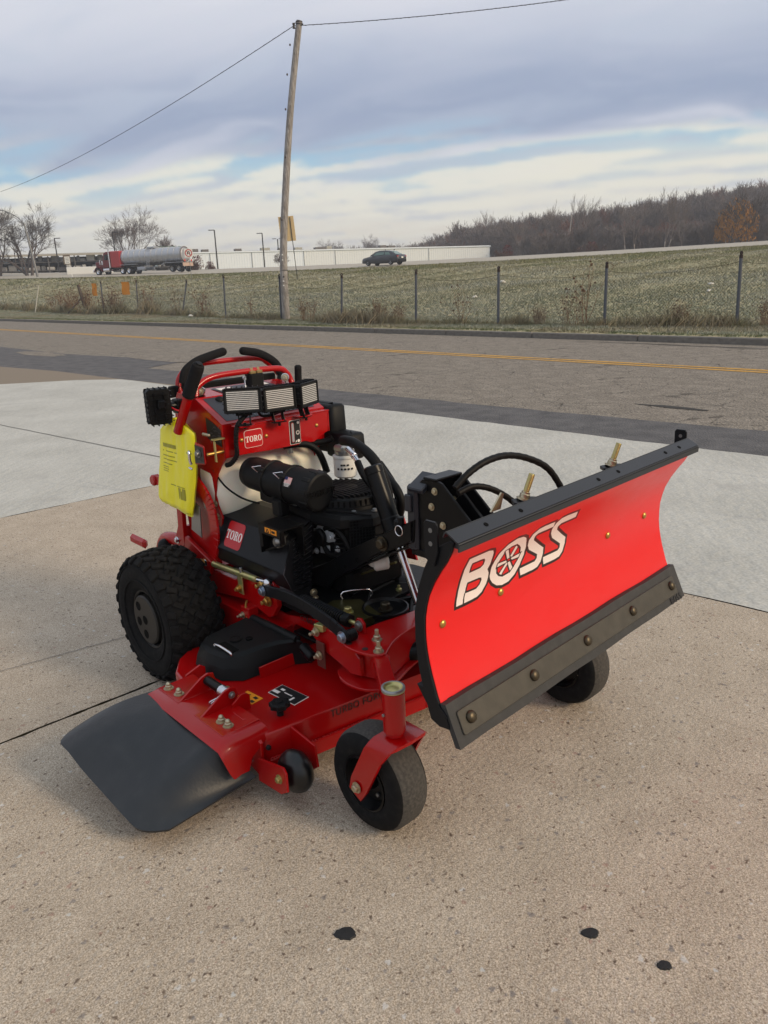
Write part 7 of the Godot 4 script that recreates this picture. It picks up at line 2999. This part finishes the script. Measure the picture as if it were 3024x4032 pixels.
const LOGO := {
	"B": [0.114,0.808, 0.115,0.848, 0.115,0.884, 0.108,0.924, 0.103,0.956, 0.145,0.956, 0.180,0.956, 0.201,0.950, 0.212,0.938, 0.221,0.921, 0.226,0.898, 0.224,0.882, 0.234,0.868, 0.237,0.852, 0.233,0.834, 0.219,0.816, 0.199,0.808, 0.175,0.807, 0.139,0.807],
	"Bh1": [0.129,0.934, 0.167,0.933, 0.180,0.931, 0.190,0.922, 0.193,0.908, 0.184,0.900, 0.165,0.900, 0.138,0.900],
	"Bh2": [0.146,0.868, 0.194,0.866, 0.205,0.863, 0.209,0.854, 0.204,0.842, 0.192,0.834, 0.178,0.834, 0.144,0.836],
	"Bs": [0.142,0.837, 0.1465,0.837, 0.1455,0.806, 0.140,0.806],
	"O": [0.243,0.855, 0.241,0.878, 0.243,0.901, 0.250,0.925, 0.269,0.946, 0.300,0.955, 0.331,0.951, 0.352,0.941, 0.367,0.925, 0.382,0.901, 0.389,0.875, 0.381,0.845, 0.363,0.820, 0.336,0.807, 0.306,0.806, 0.282,0.813, 0.262,0.827, 0.249,0.842],
	"Oh": [0.267,0.867, 0.267,0.892, 0.276,0.919, 0.294,0.931, 0.316,0.931, 0.337,0.922, 0.353,0.909, 0.365,0.887, 0.364,0.865, 0.352,0.847, 0.331,0.834, 0.304,0.832, 0.285,0.840, 0.272,0.853],
	"s1": [0.277,0.921, 0.289,0.923, 0.316,0.888, 0.307,0.886],
	"s2": [0.321,0.925, 0.334,0.917, 0.328,0.887, 0.316,0.892],
	"s3": [0.366,0.886, 0.363,0.874, 0.332,0.876, 0.325,0.883],
	"s4": [0.268,0.884, 0.268,0.873, 0.310,0.875, 0.305,0.882],
	"s5": [0.287,0.846, 0.298,0.840, 0.317,0.868, 0.308,0.874],
	"s6": [0.315,0.873, 0.325,0.873, 0.346,0.848, 0.337,0.840],
	"S1": [0.475,0.956, 0.486,0.936, 0.411,0.937, 0.403,0.929, 0.410,0.914, 0.487,0.866, 0.493,0.846, 0.489,0.820, 0.473,0.808, 0.453,0.806, 0.392,0.807, 0.385,0.831, 0.456,0.831, 0.464,0.839, 0.462,0.852, 0.410,0.882, 0.390,0.902, 0.380,0.925, 0.382,0.943, 0.400,0.955, 0.425,0.957],
	"S2": [0.588,0.958, 0.599,0.936, 0.524,0.936, 0.516,0.928, 0.524,0.914, 0.600,0.867, 0.606,0.846, 0.602,0.819, 0.586,0.807, 0.560,0.805, 0.505,0.806, 0.498,0.831, 0.573,0.830, 0.581,0.838, 0.578,0.852, 0.519,0.888, 0.498,0.908, 0.487,0.930, 0.489,0.948, 0.504,0.960, 0.532,0.961]}

func logo_poly(k: String) -> PackedVector2Array:
	var o := PackedVector2Array()
	var a: Array = LOGO[k]
	for i in range(0, a.size(), 2): o.append(Vector2(a[i], a[i + 1]))
	return o

# the printed face, u across 0..1.22 m, y from .595 to 1.04
func blade_print(base: Color) -> ImageTexture:
	var W := 2048
	var H := 768
	var im := Image.create(W, H, true, Image.FORMAT_RGB8)
	im.fill(base)
	var white := Color(.97, .92, .905)
	var black := Color(.1, .05, .055)
	var layers := []
	for k in ["B", "O", "S1", "S2"]: layers.append([logo_poly(k), .0085, black])
	for k in ["B", "O", "S1", "S2"]: layers.append([logo_poly(k), 0.0, white])
	for k in ["Bh1", "Bh2", "Oh"]: layers.append([logo_poly(k), 0.0, black])
	for k in ["Bh1", "Bh2", "Oh"]: layers.append([logo_poly(k), -.006, base])
	layers.append([logo_poly("Bs"), 0.0, black])
	for k in ["s1", "s2", "s3", "s4", "s5", "s6"]: layers.append([logo_poly(k), .0048, black])
	for k in ["s1", "s2", "s3", "s4", "s5", "s6"]: layers.append([logo_poly(k), 0.0, white])
	for l in layers:
		var ps: Array = [l[0]]
		if l[1] != 0.0: ps = Geometry2D.offset_polygon(l[0], l[1], Geometry2D.JOIN_MITER)
		for p in ps:
			var lo := Vector2(9, 9)
			var hi := Vector2(-9, -9)
			for q in p:
				lo = lo.min(q)
				hi = hi.max(q)
			for j in range(int((1.04 - hi.y) / .445 * H) - 1, int((1.04 - lo.y) / .445 * H) + 2):
				var y := 1.04 - (j + .5) / H * .445
				# scanline crossings
				var xs := []
				for i in p.size():
					var a: Vector2 = p[i]
					var b: Vector2 = p[(i + 1) % p.size()]
					if (a.y <= y) != (b.y <= y): xs.append(lerpf(a.x, b.x, (y - a.y) / (b.y - a.y)))
				xs.sort()
				for i in range(0, xs.size() - 1, 2):
					var x0: float = xs[i] / 1.22 * W
					var x1: float = xs[i + 1] / 1.22 * W
					im.fill_rect(Rect2i(int(round(x0)), j, maxi(1, int(round(x1)) - int(round(x0))), 1), l[2])
	im.generate_mipmaps()
	return ImageTexture.create_from_image(im)

func build_plow():
	var pl := thing("snow_plow", "raised red snow plow with black lip on the mower's front", "snow plow", MOW.position, MOW.rotation.y)
	var base := Color(.90, .035, .05)
	var fm := mat("plow_face", Color(1, 1, 1), .34)
	fm.albedo_texture = blade_print(base)
	fm.normal_enabled = true; fm.normal_texture = noise_tex(91, .012, FastNoiseLite.TYPE_SIMPLEX_SMOOTH, null, 512, true, 5.0, 4); fm.normal_scale = .07
	fm.roughness_texture = noise_tex(92, .02, FastNoiseLite.TYPE_SIMPLEX_SMOOTH, ramp([[0, gray(.8)], [.6, gray(1.0)], [1, gray(1.0)]]), 512)
	fm.clearcoat_enabled = true; fm.clearcoat = .25; fm.clearcoat_roughness = .3
	var g := Geo.new()
	var rows := []
	for i in range(PY.size() - 1, -1, -1):
		var r := []
		for j in 13: r.append(bp(j / 12.0 * 1.22, PY[i], PF[i]))
		rows.append(r)
	# front face with print coordinates
	g.smooth()
	for i in rows.size() - 1:
		var v0: float = (1.04 - PY[PY.size() - 1 - i]) / .445
		var v1: float = (1.04 - PY[PY.size() - 2 - i]) / .445
		for j in 12:
			var a := Vector2(j / 12.0, v0)
			var b := Vector2((j + 1) / 12.0, v0)
			var c := Vector2((j + 1) / 12.0, v1)
			var d := Vector2(j / 12.0, v1)
			g.tri(rows[i][j], rows[i + 1][j + 1], rows[i][j + 1], a, c, b)
			g.tri(rows[i][j], rows[i + 1][j], rows[i + 1][j + 1], a, d, c)
	var mb := part("moldboard", g, fm, pl)
	g = Geo.new()
	rows = []
	for i in PY.size():
		var r := []
		for j in 3: r.append(bp(j / 2.0 * 1.22, PY[i], PF[i] - .005))
		rows.append(r)
	g.sheet(rows)
	part("back_sheet", g, M.red_blade, mb)
	# side ribs with their upright tabs
	var rib := [[1.04, 1.70], [1.02, 1.668], [.99, 1.637], [.95, 1.617], [.9, 1.598], [.83, 1.582], [.752, 1.582], [.677, 1.592], [.6, 1.612], [.545, 1.632], [.535, 1.66], [.54, 1.695], [.575, 1.684]]
	for i in PY.size(): rib.append([PY[i], PF[i] - .0015])
	var tab := [[.985, 1.63], [1.072, 1.628], [1.08, 1.634], [1.08, 1.664], [1.072, 1.67], [1.01, 1.672], [.97, 1.66]]
	for e in [[-.004, 0], [1.216, 1]]:
		g = Geo.new()
		var o := bp(e[0], 0, 0)
		var poly := []
		for q in rib: poly.append([-(o.z) + q[1], o.y + q[0]])
		side_plate(g, o.x + .004, poly, .008, .001)
		var rp := part("end_rib", g, M.black_coat, pl)
		g = Geo.new()
		poly = []
		var dx: float = .012 if e[1] == 0 else -.045
		for q in tab: poly.append([-(o.z) + q[1], o.y + q[0]])
		side_plate(g, o.x + dx, poly, .007, .001)
		var tp := part("marker_tab", g, M.black_coat, rp)
		for y in [1.058, 1.025]:
			g = Geo.new()
			var c := Vector3(o.x + dx, o.y + y, o.z - 1.65)
			g.cyl(c - Vector3(.008, 0, 0), c + Vector3(.0008, 0, 0), .006, 12)
			part("hole", g, mat("hole_pale", Color(.45, .44, .43), .9), tp)
	# folded top lip
	g = Geo.new()
	var lip := [[1.020, 1.7285], [1.036, 1.729], [1.0385, 1.7275], [1.0575, 1.692], [1.0565, 1.689], [1.045, 1.684]]
	rows = []
	for j in 13:
		var r := []
		for q in lip: r.append(bp(-.008 + j / 12.0 * 1.236, q[0], q[1]))
		rows.append(r)
	for k in lip.size() - 1:
		var sub := []
		for j in 13: sub.append([rows[j][k], rows[j][k + 1]])
		g.sheet(sub, .004)
	g.bar(bp(0, 1.03, 1.716), bp(1.22, 1.03, 1.716), .012, .012)
	var lp := part("top_lip", g, M.blade_lip, pl)
	var ln := Vector3(0, .88, -.47)
	for u in [.115, .255, .625, .735, 1.03, 1.125]:
		g = Geo.new()
		var c := bp(u, 1.0478, 1.710)
		g.cyl(c - ln * .004, c + ln * .0052, .0065, 12)
		part("hole", g, M.recess, lp)
	# cutting edge: thick rubber-edged bar, wear strip and carriage bolts
	g = Geo.new()
	var cb := [[.599, 1.661], [.602, 1.679], [.497, 1.729], [.494, 1.712]]
	for k in 4:
		var r := []
		for j in 13:
			var wob := .0018 * sin(j * 1.7)
			r.append([bp(-.004 + j / 12.0 * 1.228, cb[k][0] + wob, cb[k][1]), bp(-.004 + j / 12.0 * 1.228, cb[(k + 1) % 4][0] + wob, cb[(k + 1) % 4][1])])
		g.sheet(r)
	g.flat()
	for u in [-.004, 1.224]: g.fan([bp(u, cb[0][0], cb[0][1]), bp(u, cb[1][0], cb[1][1]), bp(u, cb[2][0], cb[2][1]), bp(u, cb[3][0], cb[3][1])], Vector3(1, 0, 0) if u < 0 else Vector3(-1, 0, 0))
	var ce := part("cutting_edge", g, M.cutting_edge, pl)
	var en := Vector3(0, .43, -.9).normalized()
	var eu := Vector3(0, .9, .43).normalized()
	g = Geo.new()
	var sa := bp(.02, .5485, 1.7045)
	var sb := bp(1.185, .5485, 1.7045)
	var sd := (sb - sa).normalized()
	g.prism(Transform3D(Basis(sd, eu, sd.cross(eu)), (sa + sb) * .5 - sd.cross(eu) * .002), rounded(sa.distance_to(sb), .064, .008), .007, .0015)
	var ws := part("wear_strip", g, M.strip_steel, ce)
	for u in [.06, .335, .61, .885, 1.155]:
		g = Geo.new()
		var c := bp(u, .551, 1.7045) + en * .0055
		g.lathe(Geo.frame(c, en), [[.0165, 0], [.0162, .003], [.0135, .0075], [.008, .0098], [0, .0105]], 20, true)
		part("carriage_bolt", g, M.bolt_dark, ws)
	lettering("lettering", "BOSS", "Droid Sans", 700, .022, bp(1.165, .5065, 1.7255) + en * .0015, sd, eu, mat("edge_print", Color(.17, .17, .18), .8), ce, 1.1, .001)
	for q in [[.06, .783], [.30, .79], [.865, .80], [1.105, .806]]:
		g = Geo.new()
		var c := bp(q[0], q[1] - .003, 1.6155)
		g.ball(c, .0115, 14, Vector3(1, 1, .55))
		part("brass_bolt", g, M.brass, mb)
	# trip pivots on the back: lugs, studs and nuts
	for u in [.545, 1.05]:
		g = Geo.new()
		var c := bp(u, .974, 1.51)
		flat_plate(g, c.y, [[c.x - .06, -c.z + .13], [c.x - .06, -c.z + .02], [c.x - .03, -c.z - .02], [c.x + .02, -c.z - .03], [c.x + .045, -c.z], [c.x + .05, -c.z + .13]], .012)
		var lg := part("pivot_lug", g, M.black_coat, pl)
		g = Geo.new()
		var ax := Vector3(0, .93, .0).lerp(v(-.3, .93, .22), .8).normalized()
		g.cyl(c - Vector3.UP * .05, c, .024, 16, .003)
		g.cyl(c, c + ax * .08, .0092, 14, .002)
		for k in 16: g.lathe(Geo.frame(c + ax * (.03 + k * .0033), ax), [[.009, -.0012], [.0099, 0], [.009, .0012]], 12, true)
		part("stud", g, M.zinc_yellow, lg)
		g = Geo.new()
		g.nut(c, ax, .0155, .02)
		g.nut(c + ax * .018, ax, .013, .008, false)
		part("nut", g, M.zinc, lg)
	g = Geo.new()
	g.prism(Transform3D(Basis(v(-1, 0, 0), Vector3.UP, v(0, 0, 1)), bp(.47, .94, 1.44)), [Vector2(0, 0), Vector2(.05, .05), Vector2(.06, .045), Vector2(.045, 0)], .006)
	part("stop_tab", g, M.zinc, pl)
	# lift mount: slanted face box with open ribbed back
	g = Geo.new()
	var tl := v(.11, .95, 1.085)
	var tr := v(-.03, .93, 1.06)
	var bl := v(.11, .745, 1.065)
	var br := v(-.03, .725, 1.045)
	g.flat()
	g.box(Transform3D(Basis(), v(.0, .845, 1.07)), Vector3(.24, .235, .05), .01)
	g.box(Transform3D(Basis(v(0, 0, 1), .5), v(.09, .97, 1.10)), Vector3(.09, .02, .07), .004)
	g.boxc(v(.125, .90, 1.065), Vector3(.012, .06, .03), .003)
	g.boxc(v(.125, .79, 1.065), Vector3(.012, .06, .03), .003)
	part("mount_plate", g, mat("mount_slate", Color(.15, .16, .19), .4, .1), pl)
	for r0 in [.105, -.005]:
		g = Geo.new()
		side_plate(g, r0, [[1.08, .72], [1.08, .955], [1.11, .985], [1.16, .995], [1.20, .985], [1.235, .955], [1.44, .78], [1.56, .70], [1.56, .60], [1.40, .62], [1.2, .70]], .01, .002)
		var sp := part("mount_cheek", g, M.black, pl)
		for q in [[1.155, .90], [1.205, .845], [1.17, .955]]:
			bolt("bolt", v(r0 + .001, q[1], q[0]), Vector3(1, 0, 0), .009, .009, M.zinc, sp)
	g = Geo.new()
	g.bar(v(.11, .992, 1.15), v(-.02, .992, 1.15), .06, .01, Vector3.UP, .003)
	g.bar(v(.05, .93, 1.22), v(.05, .74, 1.44), .012, .07, v(0, 1, 1), .002)
	g.bar(v(.55, .75, 1.58), v(-.55, .762, 1.55), .04, .06, Vector3.UP, .004)
	g.bar(v(.5, .9, 1.57), v(-.5, .91, 1.54), .03, .04, Vector3.UP, .004)
	part("push_frame", g, M.black, pl)
	g = Geo.new()
	g.cyl(v(.13, .80, 1.03), v(.13, .845, 1.03), .012, 10, .003)
	g.boxc(v(.13, .81, 1.02), Vector3(.03, .05, .03), .006)
	part("latch_pin", g, M.black_plastic, pl)
	g = Geo.new()
	var ring := []
	for k in 17: ring.append(v(.145, .80 + cos(TAU * k / 16.0) * .018, 1.035 + sin(TAU * k / 16.0) * .018))
	g.tube(ring, .0025, 6)
	part("pull_ring", g, M.chrome, pl)
	g = Geo.new()
	g.boxc(v(.06, .725, 1.1), Vector3(.1, .03, .09), .005)
	part("lower_latch", g, M.black, pl)
	# long lift beam from the mower's frame
	g = Geo.new()
	for r0 in [.125, -.02]:
		side_plate(g, r0, [[.42, .47], [.45, .44], [.60, .462], [.64, .508], [.80, .61], [.92, .682], [1.085, .765], [1.09, .845], [1.02, .81], [.90, .745], [.72, .645], [.62, .58], [.46, .50]], .008, .0015)
	g.bar(v(.05, .49, .48), v(.05, .80, 1.04), .14, .008)
	g.bar(v(.05, .445, .5), v(.05, .75, 1.07), .13, .008)
	var lb := part("lift_beam", g, M.black, pl)
	g = Geo.new()
	side_plate(g, .133, [[.87, .66], [.92, .69], [1.05, .75], [1.08, .77], [1.08, .838], [1.015, .80], [.89, .735]], .008, .0015)
	part("doubler_plate", g, M.black, lb)
	bolt("bolt", v(.134, .728, .937), Vector3(1, 0, 0), .019, .02, M.bolt_dark, lb)
	for q in [[.78, .625], [.71, .58]]:
		g = Geo.new()
		g.cyl(v(.12, q[1], q[0]), v(.1258, q[1], q[0]), .008, 12)
		part("hole", g, M.recess, lb)
	g = Geo.new()
	g.bar(v(.06, .462, .58), v(-.0, .60, .86), .012, .008)
	part("brace_rod", g, M.olive_plate, lb)
	# hydraulic lift cylinder and chrome rod
	var ct := v(.02, .955, .775)
	var cbm := v(.02, .735, .875)
	g = Geo.new()
	var dr := (cbm - ct).normalized()
	g.lathe(Geo.frame(ct - dr * .01, dr), [[0, 0], [.03, 0], [.0365, .006], [.0365, .03], [.0345, .032], [.0345, .20], [.0365, .205], [.0365, ct.distance_to(cbm) + .03], [0, ct.distance_to(cbm) + .03]], 28)
	var cy := part("lift_cylinder", g, M.black, pl)
	g = Geo.new()
	g.cyl(cbm - dr * .02, cbm + dr * .28, .0155, 20)
	part("cylinder_rod", g, M.chrome, cy)
	# hoses to the blade's angle cylinders
	for q in [[[[.13, .99, 1.28], [.075, 1.03, 1.29], [.0, 1.056, 1.30], [-.10, 1.056, 1.30], [-.2, 1.03, 1.31], [-.29, .98, 1.33], [-.335, .90, 1.36], [-.34, .82, 1.4]], .0115], [[[.115, .97, 1.28], [.06, .982, 1.29], [.0, .968, 1.31], [-.07, .925, 1.33], [-.115, .87, 1.36], [-.12, .82, 1.4]], .0105]]:
		g = Geo.new()
		g.tube(smooth_path(vs(q[0]), 9), q[1], 10, q[1], true, .05)
		part("hose", g, M.hose, pl)
	g = Geo.new()
	g.cyl(v(-.115, .875, 1.355), v(-.118, .84, 1.38), .014, 8)
	part("hose_fitting", g, M.zinc_yellow, pl)
	# black bracket at the blade's foot
	g = Geo.new()
	side_plate(g, .585, [[1.55, .60], [1.66, .60], [1.70, .52], [1.69, .50], [1.62, .53], [1.58, .56]], .02)
	part("foot_bracket", g, M.black_coat, pl)

func build_bag():
	var o := thing("yellow_document_bag", "yellow plastic bag of papers hanging on the mower's red handle", "bag", MOW.position, MOW.rotation.y)
	var bm := mat("yellow_plastic", Color(1.0, .96, .06), .3)
	bm.backlight_enabled = true; bm.backlight = Color(.35, .33, .03)
	bm.clearcoat_enabled = true; bm.clearcoat = .4; bm.clearcoat_roughness = .2
	var rng := FastNoiseLite.new()
	rng.seed = 5
	rng.frequency = 9.0
	rng.fractal_octaves = 2
	var rows := []
	var back := []
	var outline_l := [[1.125, .022], [1.105, -.02], [1.085, -.075], [1.06, -.118], [1.0, -.138], [.9, -.172], [.81, -.2], [.755, -.213], [.728, -.205]]
	var outline_r := [[1.125, .05], [1.11, .085], [1.095, .13], [1.075, .172], [1.0, .172], [.9, .146], [.81, .115], [.75, .09], [.702, .07]]
	for side in [1.0, -1.0]:
		var g := Geo.new()
		var rr := []
		for i in 33:
			var u := i / 32.0 * 8.0
			var k := mini(int(u), 7)
			var w := u - k
			var l := Vector2(lerpf(outline_l[k][0], outline_l[k + 1][0], w), lerpf(outline_l[k][1], outline_l[k + 1][1], w))
			var r := Vector2(lerpf(outline_r[k][0], outline_r[k + 1][0], w), lerpf(outline_r[k][1], outline_r[k + 1][1], w))
			var row := []
			for j in 25:
				var s := j / 24.0
				var p := l.lerp(r, s) - Vector2(.013, .066)
				var puff := .013 * pow(sin(PI * s), .3) * clampf(u * .5, .15, 1.0) * clampf((8.0 - u) * 2.0, .05, 1.0)
				# gathered folds below the handle, shallow vertical creases further down
				var fold := .009 * exp(-u * .55) * sin(s * 26.0 + u) + .0035 * rng.get_noise_2d(s * .9, p.x * .25) + .002 * sin(s * 9.0 + rng.get_noise_2d(s, p.x) * 2.0)
				row.append(v(.3655 + side * (puff + .003) + fold - .02 * (1.0 - s) * 0.0, p.x, p.y))
			rr.append(row)
		if side < 0:
			for q in rr: q.reverse()
		g.sheet(rr)
		part("bag_sheet", g, bm, o)
		if side > 0: rows = rr
	# faint print showing through the plastic
	var gm := mat("bag_print", Color(.62, .6, .1), .35)
	var g := Geo.new()
	for q in [[1.0, -.09, .11, .016], [.975, -.095, .12, .004], [.955, -.1, .10, .004], [.938, -.1, .12, .004], [.92, -.105, .08, .004], [.905, -.11, .05, .003], [.895, -.11, .05, .003], [.885, -.112, .045, .003], [.83, -.06, .12, .004], [.80, .0, .06, .05], [.72, .04, .03, .008], [.99, .10, .05, .004]]:
		var pts := []
		for k in 7:
			var f: float = q[1] - .066 + q[2] * k / 6.0
			# find the bag's surface at this spot
			var best := v(.385, q[0] - .013, f)
			var bd := 9.0
			for r in rows:
				for p in r:
					var d: float = absf(p.y - q[0] + .013) + absf(-p.z - f)
					if d < bd:
						bd = d
						best = p
			pts.append(Vector3(best.x + .0012, q[0] - .013, -f))
		for k in 6: g.quad(pts[k] + Vector3(0, q[3] * .5, 0), pts[k] - Vector3(0, q[3] * .5, 0), pts[k + 1] - Vector3(0, q[3] * .5, 0), pts[k + 1] + Vector3(0, q[3] * .5, 0))
	part("print", g, gm, o)
